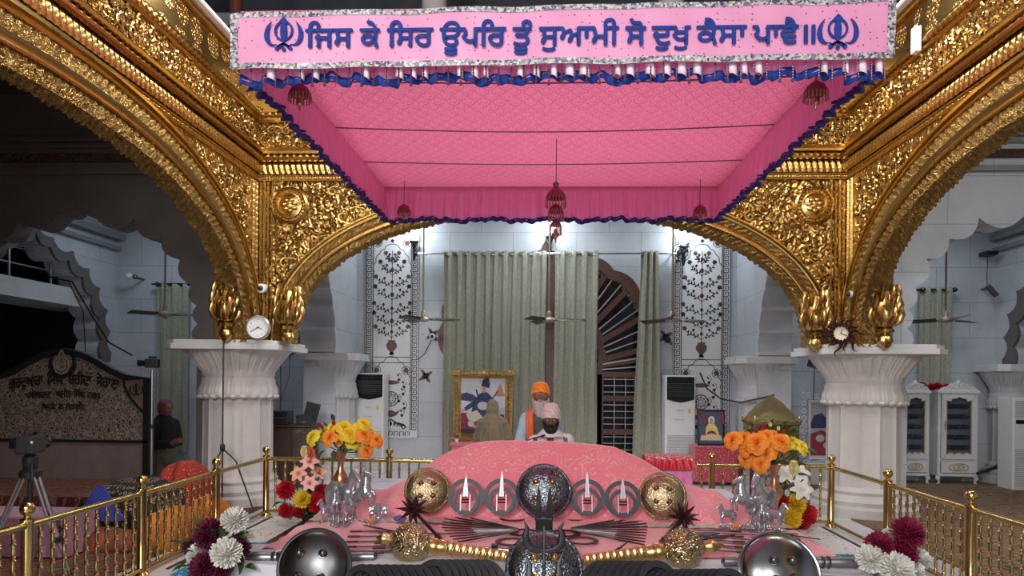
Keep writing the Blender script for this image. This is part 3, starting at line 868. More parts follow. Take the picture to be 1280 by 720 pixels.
valance((CX0, CY0, 0), (CX0, CY1, 0), (1, 0, 0), .38, 1)
valance((CX1, CY0, 0), (CX1, CY1, 0), (-1, 0, 0), .38, 1)
valance((CX0, CY1, 0), (CX1, CY1, 0), (0, -1, 0), .375, 1)
# white pleat linings that show between the banner and the blue ruffle
m_lining = mat('pale_pink_lining', (.85, .66, .78), .4)
for k in range(40):
    if random.random() < .3: continue
    x = CX0 + .2 + k * .092 + random.uniform(-.02, .02)
    w = random.uniform(.03, .06)
    if x + w > CX1 - .02: continue
    B().grid(lambda u, v: (x + w * u, CY0 - .05 - .02 * sin(PI * u), -.345 - .075 * v - .02 * u), 4, 2).build('pleat_lining', m_lining, vf, smooth=80).modifiers.new('t', 'SOLIDIFY').thickness = .003
# strings of beads
bead0 = B()
bead0.tube([(0, 0, 0), (0, 0, -.1)], .0025, 5)
for k in range(6): bead0.ball((0, 0, -.015 - k * .016), (.006, .006, .007) if k < 5 else .010, 8)
proto = bead0.build('bead_strand', m_bead, vf, (CX0 + .03, CY0 - .075, -.375))
for k in range(1, 52):
    c = proto.copy(); COL.objects.link(c); c.location.x = CX0 + .03 + k * (CX1 - CX0 - .06) / 51; c.location.z = -.375 + .012 * sin(k * 1.7)
# banner
def bz(u, top): return (-.07 + .035 * u if top else -.385 + .022 * u) + .004 * sin(u * 40)
def bn(u, v):
    x = CX0 - .0 + (CX1 - CX0) * u
    return (x, CY0 - .10 + .004 * sin(u * 30 + v * 3) + .002 * sin(u * 75 - v * 5), bz(u, 1) * (1 - v) + bz(u, 0) * v)
ban = B().grid(bn, 160, 10).build('banner', m_banner, can, smooth=80)
ban.modifiers.new('thick', 'SOLIDIFY').thickness = .006
b = B()
for v0, v1 in ((-.02, .075), (.925, 1.03)):
    b.grid(lambda u, v: tuple(Vector(bn(u, v0 + (v1 - v0) * v)) + Vector((0, -.009, 0))), 160, 2)
for u0, u1 in ((-.003, .009), (.991, 1.003)):
    b.grid(lambda u, v: tuple(Vector(bn(u0 + (u1 - u0) * u, v)) + Vector((0, -.010, 0))), 2, 10)
b.build('sequin_border', m_sequin, ban, smooth=80)

def glyph_mesh(text, ext):
    """one character: every outer contour is filled by itself with the holes that lie in it"""
    c = bpy.data.curves.new('letters', 'FONT'); c.body = text; c.resolution_u = 3; c.fill_mode = 'NONE'
    o = bpy.data.objects.new('letters', c); COL.objects.link(o)
    bpy.context.view_layer.update()
    me = o.to_mesh(); nb = {}
    for e in me.edges:
        a, b_ = e.vertices; nb.setdefault(a, []).append(b_); nb.setdefault(b_, []).append(a)
    co = [(v.co.x, v.co.y) for v in me.vertices]; seen = set(); loops = []
    o.to_mesh_clear(); bpy.data.objects.remove(o); bpy.data.curves.remove(c)
    for st in range(len(co)):
        if st in seen or st not in nb: continue
        lp = [st]; seen.add(st); cur = min(nb[st])if len(nb[st]) > 1 and min(nb[st]) == st + 1 else nb[st][0]
        if st + 1 in nb[st]: cur = st + 1
        while cur not in seen:
            lp.append(cur); seen.add(cur); nx = [q for q in nb[cur] if q not in seen]
            if not nx: break
            cur = nx[0]
        loops.append([co[q] for q in lp])
    area_ = lambda P: sum(P[k - 1][0] * P[k][1] - P[k][0] * P[k - 1][1] for k in range(len(P))) / 2
    def inside(p, P):
        r = False
        for k in range(len(P)):
            (x1, y1), (x2, y2) = P[k - 1], P[k]
            if (y1 > p[1]) != (y2 > p[1]) and p[0] < (x2 - x1) * (p[1] - y1) / (y2 - y1) + x1: r = not r
        return r
    loops.sort(key=lambda P: -abs(area_(P))); sg = 1 if area_(loops[0]) > 0 else -1
    outs = [P for P in loops if area_(P) * sg > 0]; holes = [P for P in loops if area_(P) * sg < 0]
    V = []; Fc = []
    for k, P in enumerate(outs):
        H = [h for h in holes if inside(h[0], P)]; lvl = [P] + H; n = len(V); z = ext + .0025 * k
        pts = [p for l in lvl for p in l]
        V += [(x, y, z) for x, y in pts] + [(x, y, -ext) for x, y in pts]
        from mathutils.geometry import tessellate_polygon
        Fc += [tuple(n + q for q in t) for t in tessellate_polygon([[Vector((x, y, 0)) for x, y in l] for l in lvl])]
        m0 = n; N_ = len(pts)
        for l in lvl:
            for q in range(len(l)):
                a, b_ = m0 + q, m0 + (q + 1) % len(l); Fc.append((a, b_, b_ + N_, a + N_))
            m0 += len(l)
    return V, Fc
ADV = {}
def glyphs(text, bold=.012, ext=0.0):
    """outline letters in font units, each character filled by itself so that signs may overlap"""
    left = lambda t: max(v[0] for v in glyph_mesh(t + '\u0964', 0)[0])
    V = []; Fc = []; x = 0.0; z0 = left('')
    for ch in text:
        if ch not in ADV: ADV[ch] = (glyph_mesh(ch, ext), left(ch) - z0)
        (gv, gf), adv = ADV[ch]; n = len(V)
        V += [(a + x, b_, c_) for a, b_, c_ in gv]; Fc += [tuple(q + n for q in f) for f in gf]; x += adv
    return V, Fc
def lettered(b, text, x0, x1, zb, hs, fn, d=.004, bold=.012, warp=None):
    V, Fc = glyphs(text, bold, .012)
    xs = [v[0] for v in V]; k = (x1 - x0) / (max(xs) - min(xs)); m0 = min(xs)
    Q = [t * hs for _, _, t in V]; P = [(x0 + (x - m0) * k, zb + y * hs) for x, y, _ in V]
    if warp: P = [warp(a, z) for a, z in P]
    g = bold * hs
    for i_, (da, dz) in enumerate(((g, 0), (-g, 0), (0, g), (0, -g), (0, 0))):
        b.add([fn(a + da, z + dz, d + .0006 * i_ + q_) for (a, z), q_ in zip(P, Q)], Fc)
BY = CY0 - .122
words = [('\u0a3f\u0a1c\u0a38', 382, 440), ('\u0a15\u0a47', 450, 474), ('\u0a3f\u0a38\u0a30', 484, 541), ('\u0a0a\u0a2a\u0a3f\u0a30', 550, 632), ('\u0a24\u0a42\u0a70', 641, 664),
         ('\u0a38\u0a41\u0a06\u0a2e\u0a40', 674, 773), ('\u0a38\u0a4b', 782, 807), ('\u0a26\u0a41\u0a16\u0a41', 815, 863), ('\u0a15\u0a48\u0a38\u0a3e', 871, 933), ('\u0a2a\u0a3e\u0a35\u0a48', 941, 998), ('\u0965', 1005.5, 1018.5)]
fnb = lambda a, z, d: (a, BY - d, z - CZ)
b = B()
for w, x0, x1 in words:
    base = 59.5 - (x0 - 380) * .0085
    p0, p1 = at(x0, base, Y=BY), at(x1, base, Y=BY)
    hgt = (at(x0, 59, Y=BY).z - at(x0, 36.5, Y=BY).z) / -.622
    lettered(b, w, p0.x, p1.x, p0.z, hgt, fnb, .0, .022)
lt = b.build('lettering', m_blue, ban, smooth=0, recalc=False)
def emblem(b, x, z, s, fn, d0, d1):
    """double-edged sword, ring and two curved swords"""
    sy = lambda pts: pts + [(-a, q) for a, q in reversed(pts)]
    P = lambda pts: [(x + a * s, z + q * s) for a, q in pts]
    b.prism(P(sy([(0, .5), (.08, .42), (.13, .36), (.07, .28), (.10, .1), (.09, -.05), (.04, -.16), (.035, -.24)])), fn, d0, d1 + .001)
    b.ribbon(P([(.245 * cos(t), .10 + .26 * sin(t)) for t in [2 * PI * k / 28 for k in range(28)]]), .055 * s, fn, d0, d1, closed=True)
    for s_ in (-1, 1):
        n = 14; pts = []; W = []
        for k in range(n + 1):
            t = k / n; a = rad(55) - t * rad(160)
            pts.append((s_ * (.26 + .15 * cos(a) + .09 * sin(PI * t)), .06 + .36 * sin(a))); W.append(s * (.02 + .11 * sin(PI * min(1, t * 1.05)) ** 1.2))
        pts += [(s_ * .14, -.36), (s_ * .02, -.27), (s_ * -.10, -.30), (s_ * -.17, -.37)]; W += [s * .09, s * .06, s * .055, s * .05]
        b.ribbon(P(pts), W, fn, d0, d1)
        b.prism(flowerp(x - s_ * .2 * s, z - .40 * s, .06 * s, 5), fn, d0, d1)
    b.prism([(x + .055 * s * cos(2 * PI * k / 14), z - .42 * s + .06 * s * sin(2 * PI * k / 14)) for k in range(14)], fn, d0, d1)
for px, py in ((354.5, 43), (1047.5, 40)):
    p = at(px, py, Y=BY); b = B(); emblem(b, p.x, p.z, .205, fnb, -.003, .004); b.build('emblem', m_blue, ban, smooth=0)

# hanging tasselled domes
m_tassel = mat('maroon_tassel', (.20, .035, .05), .55, .2, .3, 40)
m_tassel2 = mat('copper_tassel', (.34, .12, .10), .45, .3, .3, 40)
def dome(t, z, r, strands=22, L=.1):
    d = B().lathe([(.012, z), (r * .3, z - r * .12), (r * .75, z - r * .45), (r, z - r * .95), (r * 1.02, z - r * 1.15), (r * .96, z - r * 1.15), (r * .7, z - r * .6), (.01, z - r * .3)], 24, mod=lambda tt, v: 1 + .03 * sin(12 * tt)).build('dome', m_tassel, t)
    s = B()
    for k in range(strands):
        a = 2 * PI * k / strands
        s.tube([(r * cos(a), r * sin(a), z - r * 1.1), (r * 1.03 * cos(a), r * 1.03 * sin(a), z - r * 1.1 - L)], .0045, 5)
        s.ball((r * 1.03 * cos(a), r * 1.03 * sin(a), z - r * 1.1 - L), .007, 6)
    s.build('fringe', m_tassel2, d)
def tassel(px, py, Y, r, lab):
    p = at(px, py, Y=Y); t = thing('tasselled_dome', lab, 'hanging ornament', (p.x, Y, p.z), group='tasselled domes under the canopy')
    B().tube([(0, 0, 0), (0, 0, CZ - p.z)], .004, 6).build('cord', m_bead, t)
    dome(t, 0, r, 20, r * .55)
    B().tube([(0, 0, -.02), (0, 0, -r * 1.5)], .006, 6).lathe([(.005, -r * 1.2), (.02, -r * 1.35), (r * .25, -r * 1.75), (r * .28, -r * 1.95), (r * .1, -r * 2.15), (.008, -r * 2.5)], 12).build('bell', m_brass_old, t)
tassel(375, 104, 4.35, .068, 'maroon tasselled dome at the front left canopy corner')
tassel(1020, 101, 4.35, .07, 'maroon tasselled dome at the front right canopy corner')
tassel(505, 255, 7.6, .07, 'small maroon tasselled dome at the rear left canopy corner')
tassel(875, 256, 7.6, .07, 'small maroon tasselled dome at the rear right canopy corner')
p = at(695, 234, Y=6.2); ch = thing('tiered_tassel_pendant', 'three tiered maroon tasselled domes hanging on a cord from the canopy middle', 'hanging ornament', (p.x, 6.2, p.z), group='tasselled domes under the canopy')
B().tube([(0, 0, -.5), (0, 0, CZ - p.z - .04)], .004, 6).lathe([(.02, .0), (.028, .03), (.01, .05)], 10).build('cord', m_bead, ch)
for z, r in ((0, .088), (-.15, .066), (-.29, .05)): dome(ch, z, r, 20, .075)
B().lathe([(.004, -.36), (.02, -.39), (.03, -.43), (.012, -.46), (.004, -.5)], 12).build('bell', m_tassel2, ch)

# ================================================================ brass railings
def baluster():
    pr = [(.013, .07), (.016, .085), (.011, .1)]
    for k in range(5):
        z = .1 + k * .104
        pr += [(.010, z), (.0165, z + .02), (.0125, z + .05), (.019, z + .072), (.010, z + .086), (.016, z + .094), (.010, z + .104)]
    pr += [(.014, .64), (.012, .66)]
    return B().lathe(pr, 10)
bal_mesh = None
def railing(name_lab, P0, P1, posts, skip_end=()):
    global bal_mesh
    P0 = Vector(P0); P1 = Vector(P1); d = (P1 - P0); L = d.length; ang = math.atan2(d.y, d.x)
    t = thing('brass_railing', name_lab, 'railing', P0, ang)
    B().tube([(0, 0, .685), (L, 0, .685)], .024, 12).build('top_rail', m_brass, t)
    B().box((L / 2, 0, .055), (L, .04, .03)).build('bottom_rail', m_brass, t, bevel=.005)
    for x in posts:
        po = B().lathe([(.062, 0), (.062, .012), (.045, .03), (.037, .04), (.037, .70), (.042, .71), (.042, .725), (.02, .735), (.02, .75)], 18).build('post', m_brass, t, (x, 0, 0))
        B().ball((0, 0, .79), .046, 18).build('ball_finial', m_brass, po)
    ps = sorted(posts)
    for a, c in zip(ps, ps[1:]):
        n = max(2, int(round((c - a) / .119)))
        for k in range(1, n):
            if bal_mesh is None:
                o = baluster().build('baluster', m_brass, t); bal_mesh = o.data
            else:
                o = bpy.data.objects.new('baluster', bal_mesh); COL.objects.link(o); o.parent = t
            o.location = (a + (c - a) * k / n, 0, 0)
RX = 3.33
railing('brass railing along the left side with ball topped posts', (-RX, 3.05, 0), (-RX, 8.25, 0), (0, 1.31, 2.6, 3.92))
railing('brass railing along the right side with ball topped posts', (RX, 3.0, 0), (RX, 8.2, 0), (0, 1.27, 2.57, 3.88))
railing('brass railing across the back behind the pink mound', (-RX, 8.25, 0), (RX, 8.2, 0), (0, 1.5, 3.4, 5.3, 6.66))

# ================================================================ platforms and the draped cloth
TZ = .35
m_sheet = mat('white_sheet', (.66, .69, .74), .8, 0, .05, 4, .3, 9)
b = B().grid(lambda u, v: (-2.5 + 5.05 * u, 4.1 + 1.1 * v, .15 + .006 * sin(u * 40 + v * 9) + .005 * sin(v * 17 - u * 23)), 60, 20)
b.box((.02, 4.65, .07), (5.04, 1.08, .14))
b.grid(lambda u, v: (-2.3 + 4.7 * u, 4.86 + .56 * v, .333 + .005 * sin(u * 50 + v * 7)), 60, 6).box((.05, 5.14, .23), (4.68, .54, .2))
o = b.build('sheeted_step', m_sheet, smooth=60); tag(o, 'low step under a white sheet in front of the weapons', 'platform')
def rug_mat(name, A, C, D, sc):
    m = N(name); co = m.coord()
    f1 = m.voro(co, sc, 'F1'); f2 = m.voro(co, sc * 2.7, 'F1'); w = m.wave(co, sc * .6, 'RINGS', 'Z', 6, 2)
    c = m.mix(m.math('LESS_THAN', f1, .32), A, C); c = m.mix(m.math('LESS_THAN', f2, .22), c, D); c = m.mix(m.math('GREATER_THAN', w, .86), c, D)
    m.set_p(c, .95, 0); m.bump(m.noise(co, 300, 2), .4, .004); return m.m
m_rug_blue = rug_mat('turquoise_rug_pile', (.02, .2, .38), (.35, .55, .62), (.03, .3, .5), 16)
for sx, lab in ((-1, 'turquoise patterned rug on the floor left of the weapon table'), (1, 'turquoise patterned rug on the floor right of the weapon table')):
    o = B().box((sx * 2.62, 5.3, .011), (.9, 3.0, .018)).build('rug', m_rug_blue, smooth=0); tag(o, lab, 'rug')

def rumala(m):
    co = m.coord('xyz')
    wob = m.noise(co, 5, 2, .5, 1); cd = m.vadd(co, wob, .14)
    v = m.voro(cd, 8.5, 'F1')
    line = m.math('LESS_THAN', m.math('ABSOLUTE', m.math('SUBTRACT', m.math('FRACT', m.math('MULTIPLY', v, 3.4)), .5)), .075)
    msk = m.math('GREATER_THAN', m.noise(co, 4, 2), .47)
    petals = m.math('LESS_THAN', m.voro(m.vadd(co, m.noise(co, 24, 1, .5, 1), .05), 9, 'F1'), .13)
    f = m.math('MULTIPLY', m.math('MAXIMUM', m.math('MULTIPLY', line, msk), petals), .55)
    return m.mix(f, (.82, .235, .30), (.86, .66, .55))
m_rumala = fabric_mat('pink_brocade', rumala, .6, .4, 240, .2)
ridge_x = [-2.3, -1.95, -1.62, -1.3, -.96, -.75, -.57, .1, .72, .95, 1.2, 1.48, 1.75, 2.0, 2.4]
ridge_z = [.37, .42, .53, .72, .92, 1.0, 1.03, 1.045, .99, .9, .76, .62, .52, .43, .37]
def mound(u, v):
    x = -2.17 + 4.44 * u
    R = float(np.interp(x, ridge_x, ridge_z))
    key_v = [0, .06, .10, .40, .46, .80, .87, .93, 1.0]
    key_y = [5.27, 5.26, 5.29, 6.38, 6.46, 7.0, 7.13, 7.2, 7.25]
    top = max(R, TZ + .01)
    key_z = [.338, TZ - .006, TZ, TZ, TZ + .02, top - .05 * (top - TZ), top, top - .02, max(TZ, top - .25)]
    y = float(np.interp(v, key_v, key_y)); z = float(np.interp(v, key_v, key_z))
    if .44 < v < .86:
        q = (v - .46) / .36; q = min(1, max(0, q)); z = TZ + .02 + (top - TZ - .02) * (q ** .82)
    hfold = max(0, z - TZ)
    y += .10 * (abs(x) / 2.2) ** 2 * (v - .4 if v > .4 else 0)
    fold = .045 * sin(11 * abs(x) + 9 * z + 3 * y) * min(1, hfold * 4) * min(1, max(0, (abs(x) - .9) * 1.6)) + .012 * sin(23 * abs(x) - 9 * y) * min(1, max(0, (abs(x) - 1.2) * 2))
    z += fold
    if v > .08: z += .004 * sin(x * 7 + y * 5)
    e = max(0, abs(x - .05) - 2.17)
    return (x, y, z - e * .5)
cl = thing('draped_cloth', 'pink patterned brocade cloth draped over the mound and the weapon table', 'cloth', (0, 0, 0))
o = B().grid(mound, 150, 150).build('brocade_sheet', m_rumala, cl, smooth=80)
for s_ in (-1, 1):
    x = s_ * 2.19 + .05
    B().grid(lambda u, v: (x + .01 * sin(u * 60) + s_ * .004 * v, 5.28 + 1.9 * u, TZ - .005 - .3 * v), 40, 4).build('side_fall', m_rumala, cl, smooth=80)
m_lace = mat('silver_lace', (.62, .60, .52), .45, .35, .5, 50, .8, 120)
for x0, x1 in ((-2.13, -.42), (.5, 2.22)):
    B().grid(lambda u, v: (x0 + (x1 - x0) * u, 6.24 + .17 * v + .008 * sin(u * 60), TZ + .012 + .004 * sin(u * 90)), 60, 3).build('lace_band', m_lace, cl, smooth=80)
o = B().box((.05, 6.25, .165), (4.2, 1.6, .33)).build('weapon_table', m_sheet, smooth=0); tag(o, 'low wide table hidden under the pink brocade cloth and its weapons', 'table')

# ================================================================ weapons
def sh_mat(name, col, col2, rough, eng=60):
    m = N(name); co = m.coord()
    w = m.vadd(co, m.noise(co, 9, 2, .5, 1), .08); v = m.voro(w, eng * .5, 'F1')
    f = m.math('SINE', m.math('MULTIPLY', v, 16))
    m.set_p(m.mix(m.math('GREATER_THAN', f, .55), col, col2), rough, 1.0); m.bump(f, .25, .003); return m.m
m_sh_dark = sh_mat('engraved_dark_steel', (.20, .225, .26), (.06, .065, .075), .3)
m_sh_gold = sh_mat('engraved_brass', (.40, .335, .205), (.24, .19, .11), .36)
m_sh_steel = mat('polished_shield_steel', (.30, .31, .33), .24, 1.0, .12, 6); m_sh_steeld = mat('dark_shield_steel', (.105, .108, .115), .32, 1.0, .15, 6)
def shield(lab, px, py, Y, r, mt, lean=72, boss=None, bspread=.34, yaw=0):
    p = at(px, py, Y=Y)
    t = thing('round_shield', lab, 'shield', p, rot=(rad(lean), 0, yaw), group='round shields')
    prof = [(r * 1.0, -.012), (r * 1.0, .004), (r * .965, .012), (r * .95, .012)] + [(r * .95 * cos(a), .012 + r * .36 * sin(a)) for a in [PI / 2 * k / 9 for k in range(1, 9)]] + [(.002, .012 + r * .36)]
    B().lathe(prof, 56).build('dome', mt, t)
    B().tube([(r * .985 * cos(2 * PI * k / 48), r * .985 * sin(2 * PI * k / 48), .006) for k in range(48)], .012, 8, closed=True).build('rim', m_iron if boss is None else mt, t)
    for sx in (-1, 1):
        for sy in (-1, 1):
            q = bspread * r * .72; rr = q * math.sqrt(2); zz = .012 + r * .36 * math.sqrt(max(0, 1 - (rr / (r * .95)) ** 2))
            bo = B().lathe([(r * .14, -.008), (r * .13, .006), (r * .1, .008)], 18).ball((0, 0, .01), (r * .105, r * .105, r * .11), 18).build('boss', boss or mt, t, (sx * q, sy * q, zz - .004), (-sy * .25, sx * .25, 0))
    return t
m_bossred = mat('red_brown_boss', (.36, .15, .09), .25, .85)
shield('dark engraved steel shield leaning at the middle of the pink mound', 680, 614, 6.34, .245, m_sh_dark, 74, m_brass_old, .40)
shield('gold brass shield leaning on the mound left of the iron rings', 534, 613, 6.42, .205, m_sh_gold, 74, m_bossred, .38, .12)
shield('gold brass shield leaning on the mound right of the iron rings', 828, 620, 6.4, .208, m_sh_gold, 74, m_bossred, .38, -.12)
shield('dark engraved shield behind the trident in the front row middle', 680, 712, 4.8, .262, m_sh_dark, 66, m_brass, .36)
shield('smooth dark steel shield at front left before the silver horses', 393, 708, 4.72, .255, m_sh_steeld, 70, m_gun, .42)
shield('smooth bright steel shield at front right before the silver horses', 974, 716, 4.72, .268, m_sh_steel, 64, m_gun, .30)

def ann(r0, r1, th=.006, n=40):
    return B().lathe([(r0, -th / 2), (r1, -th / 2), (r1, th / 2), (r0, th / 2), (r0, -th / 2)], n, cap=False)
big_r = ann(.122, .160); small_r = ann(.092, .124)
first = None
for i, (px, py) in enumerate(((582, 621), (627, 621), (734, 622), (778.5, 624))):
    which = ('left end of the row', 'just left of the dark middle shield', 'just right of the dark middle shield', 'right end of the row')[i]
    p = at(px, py, Y=6.36)
    o = ann(.126, .166).build('throwing_ring', m_ring, None, p + Vector((0, .02, .0)), (rad(74), 0, 0)); tag(o, 'large outer grey iron ring leaning on the mound at ' + which if i in (0, 3) else 'large outer grey iron ring leaning on the mound ' + which, 'throwing ring', 'iron rings leaning on the mound')
    o = ann(.092, .126).build('throwing_ring', m_ring, None, p + Vector((0, -.01, -.036)), (rad(74), 0, 0)); tag(o, 'smaller inner grey iron ring around the dagger handle at ' + which if i in (0, 3) else 'smaller inner grey iron ring around the dagger handle ' + which, 'throwing ring', 'iron rings leaning on the mound')
    k = thing('punch_dagger', ('silver punch dagger standing in the rings at ' if i in (0, 3) else 'silver punch dagger standing in the rings ') + which, 'dagger', p + Vector((0, -.035, -.1)), rot=(rad(-14), 0, 0), group='punch daggers')
    bl = B(); pr = [(-.030, .125), (-.024, .2), (-.012, .3), (0, .36), (.012, .3), (.024, .2), (.030, .125)] if i in (0, 3) else [(-.026, .125), (-.02, .2), (-.014, .32), (0, .40), (.014, .32), (.02, .2), (.026, .125)]
    hh = [(a, z * .86) for a, z in pr]
    bl.prism(hh, lambda a, z, d: (a * (1 - abs(d) * 20), d, z), -.008, .008); bl.tube([(0, -.006, .11), (0, -.008, .3)], [.007, .002], 6)
    bl.build('blade', m_silver, k, smooth=0)
    hd = B()
    for s_ in (-1, 1): hd.box((s_ * .042, 0, .05), (.008, .02, .15))
    hd.build('side_bar', m_silver, k, smooth=0)
    for z in (.055, .08): B().tube([(-.042, 0, z), (.042, 0, z)], .0075, 8).build('grip', m_maroonwood, k)
# flat rings on the cloth
for i, (px, py) in enumerate(((641, 648), (717, 648), (655, 667), (706, 667), (640, 678), (727, 677))):
    p = at(px, py, Z=TZ + .012)
    o = ann(.10, .135, .007).build('flat_ring', m_maroonwood, None, p + Vector((0, 0, .004 + .003 * (i % 3)))); tag(o, 'dark iron ring lying flat on the pink cloth, ' + ('back row left', 'back row right', 'middle row left', 'middle row right', 'front row left', 'front row right')[i], 'throwing ring', 'iron rings lying flat on the cloth')
# rows of rings leaning on each other along the front
proto_ring = ann(.108, .152, .008, 48)
pr_obj = None
def ring_row(px0, px1, n, py, Y, yaw, lab, grp, sc=1.0, lean=66):
    global pr_obj
    for k in range(n):
        px = px0 + (px1 - px0) * k / (n - 1)
        p = at(px, py, Y=Y + .014 * (k if yaw < 0 else n - 1 - k))
        if pr_obj is None: o = proto_ring.build('stacked_ring', mat('row_ring_iron', (.075, .08, .092), .42, .8, .15, 10)); pr_obj = o
        else: o = pr_obj.copy(); COL.objects.link(o)
        tag(o, lab, 'throwing ring', grp)
        o.location = p; o.scale = (sc,) * 3
        o.rotation_euler = Euler((rad(lean), 0, yaw + .012 * sin(k * 2.1)), 'XYZ')
ring_row(449, 540, 10, 734, 4.60, -.42, 'grey iron ring leaning in the front row just right of the left steel shield', 'front rings, far left run')
ring_row(540, 604, 8, 729, 4.68, -.42, 'grey iron ring leaning in the front row just left of the trident shield', 'front rings, left run', 1.06)
ring_row(753, 824, 8, 731, 4.68, .42, 'grey iron ring leaning in the front row just right of the trident shield', 'front rings, right run', 1.06)
ring_row(828, 915, 10, 740, 4.60, .42, 'grey iron ring leaning in the front row just left of the right steel shield', 'front rings, far right run')

# trident and twin blades
tr = thing('trident', 'dark iron trident with curved prongs standing before the middle shield', 'trident', at(680, 735, Y=4.5))
z0 = at(680, 735, Y=4.5).z
def tp(px, py, dy=0): q = at(px, py, Y=4.5); return (q.x - tr.location.x, dy, q.z - z0)
for pts in ([(682, 689), (668, 687), (658, 680), (657, 668), (659, 660), (655, 651)], [(682, 689), (694, 687), (702, 680), (703, 668), (700, 660), (706, 651)]):
    B().tube([tp(*q) for q in pts], [.016, .024, .027, .022, .014, .002], 8, flat=.6).build('prong', m_iron, tr)
for s_ in (-1, 1):
    pts = [(680 + s_ * 2, 736), (680 + s_ * 14, 728), (680 + s_ * 19, 716), (680 + s_ * 18, 706), (680 + s_ * 24, 690)]
    B().tube([tp(*q) for q in pts], [.014, .022, .023, .017, .002], 8, flat=.6).build('prong', m_gun, tr)
sh = B().tube([(0, 0, .156 - tr.location.z), tp(680, 658)], .0105, 10)
for py in (694, 708, 716, 728): q = tp(680, py); sh.lathe([(.008, -.012), (.015, -.006), (.015, .006), (.008, .012)], 12, (q[0], q[1], q[2]))
sh.build('shaft', m_gun, tr)
q0 = at(680, 671, Y=5.3)
tw = thing('twin_blade', 'black iron block with two upright blades behind the trident', 'blade weapon', q0)
hgt = lambda py: at(680, py, Y=5.3).z - q0.z
B().box((0, .02, hgt(660)), (.13, .05, hgt(650) + .02)).build('block', m_iron, tw, smooth=0, bevel=.006)
for xx, top in ((-.044, 607), (.041, 608)):
    B().prism([(-.027, hgt(651)), (.027, hgt(651)), (.024, hgt(630)), (.012, hgt(615)), (0, hgt(top)), (-.010, hgt(615)), (-.02, hgt(630))], lambda a, z, d: (xx + a, .02 + d, z), -.006, .006).build('blade', m_iron, tw, smooth=0)

# gold maces
def mace(p_head, p_end, p_tip, lab, sg):
    t = thing('gold_mace', lab, 'mace', p_head, group='gold maces on the cloth')
    H = Vector(p_head); E_ = Vector(p_end) - H; Tp = Vector(p_tip) - H
    ax = E_.normalized(); Mx = ax.to_track_quat('Z', 'Y').to_matrix().to_4x4()
    B().lathe([(.03, -.146), (.07, -.132), (.112, -.098), (.138, -.05), (.145, -.012), (.15, 0), (.145, .012), (.138, .05), (.112, .098), (.07, .132), (.05, .146)], 40, M=Mx, mod=lambda a, v: 1 + .03 * abs(sin(6 * a)) * sin(PI * v)).build('head', m_mace, t)
    L = E_.length; n = 200; P = []
    for sgx in (0,):
        b = B()
        prof = [(.05, .14), (.062, .16), (.062, .2), (.05, .215), (.06, .225), (.055, .26), (.045, .28)]
        b.lathe(prof, 20, M=Mx)
        vs = []; fs = []; m = 14
        for i in range(n):
            z = .27 + (L - .27) * i / (n - 1); r0 = .052 - .020 * i / (n - 1)
            for q in range(m):
                a = 2 * PI * q / m; r = r0 * (1 + .12 * sin(5 * a + z * 130 * sg))
                vs.append((r * cos(a), r * sin(a), z))
        for i in range(n - 1):
            for q in range(m): fs.append((i * m + q, i * m + (q + 1) % m, (i + 1) * m + (q + 1) % m, (i + 1) * m + q))
        fs.append(tuple(range((n - 1) * m, n * m)))
        b.add(vs, fs, Mx); b.build('spiral_shaft', m_goldmace, t)
    Mt = Tp.normalized().to_track_quat('Z', 'Y').to_matrix().to_4x4(); LT = Tp.length
    B().lathe([(.03, .125), (.05, .145), (.028, .16), (.034, .175), (.048, .20), (.045, .22), (.02, LT - .02), (.002, LT)], 20, M=Mt, mod=lambda a, v: 1 + .06 * sin(8 * a)).build('finial', m_goldmace, t)
    return t
m_mace = gold_mat('chased_gilt_head', 26, .8, .22, .012, 'scroll', (.50, .41, .23))
m_goldmace = gold_mat('gilt_shaft', 60, .2, .36, .004, 'plain', (.60, .43, .19))
mace(at(513, 679, Y=5.08), at(652, 698, Y=4.98), at(470, 672, Y=5.12), 'large gold mace with ball head lying left of the trident', 1)
mace(at(854, 686, Y=5.06), at(712, 702, Y=4.98), at(905, 681, Y=5.1), 'large gold mace with ball head lying right of the trident', -1)
# spiked star maces
def star_mace(a, c, lab):
    t = thing('spiked_mace', lab, 'mace', a, group='spiked maces')
    D = Vector(c) - Vector(a)
    B().tube([(0, 0, 0), D * .85, D * .88, D], [.016, .014, .024, .012], 8).ball(tuple(D * .97), .02, 8).build('shaft', m_maroonwood, t)
    b = B().ball((0, 0, 0), .045, 12)
    n = 22
    for k in range(n):
        ph = math.acos(1 - 2 * (k + .5) / n); th = PI * (1 + 5 ** .5) * k
        d = Vector((cos(th) * sin(ph), sin(th) * sin(ph), cos(ph)))
        b.lathe([(.022, .03), (.016, .07), (.001, .155 if k % 2 else .13)], 6, M=d.to_track_quat('Z', 'Y').to_matrix().to_4x4())
    b.build('spiked_head', m_maroonwood, t, smooth=30)
star_mace(at(516, 637, Y=5.75), at(551, 674, Y=5.35), 'dark spiked star headed mace propped over the left gold mace')
star_mace(at(854, 646, Y=5.75), at(826, 678, Y=5.35), 'dark spiked star headed mace propped over the right gold mace')
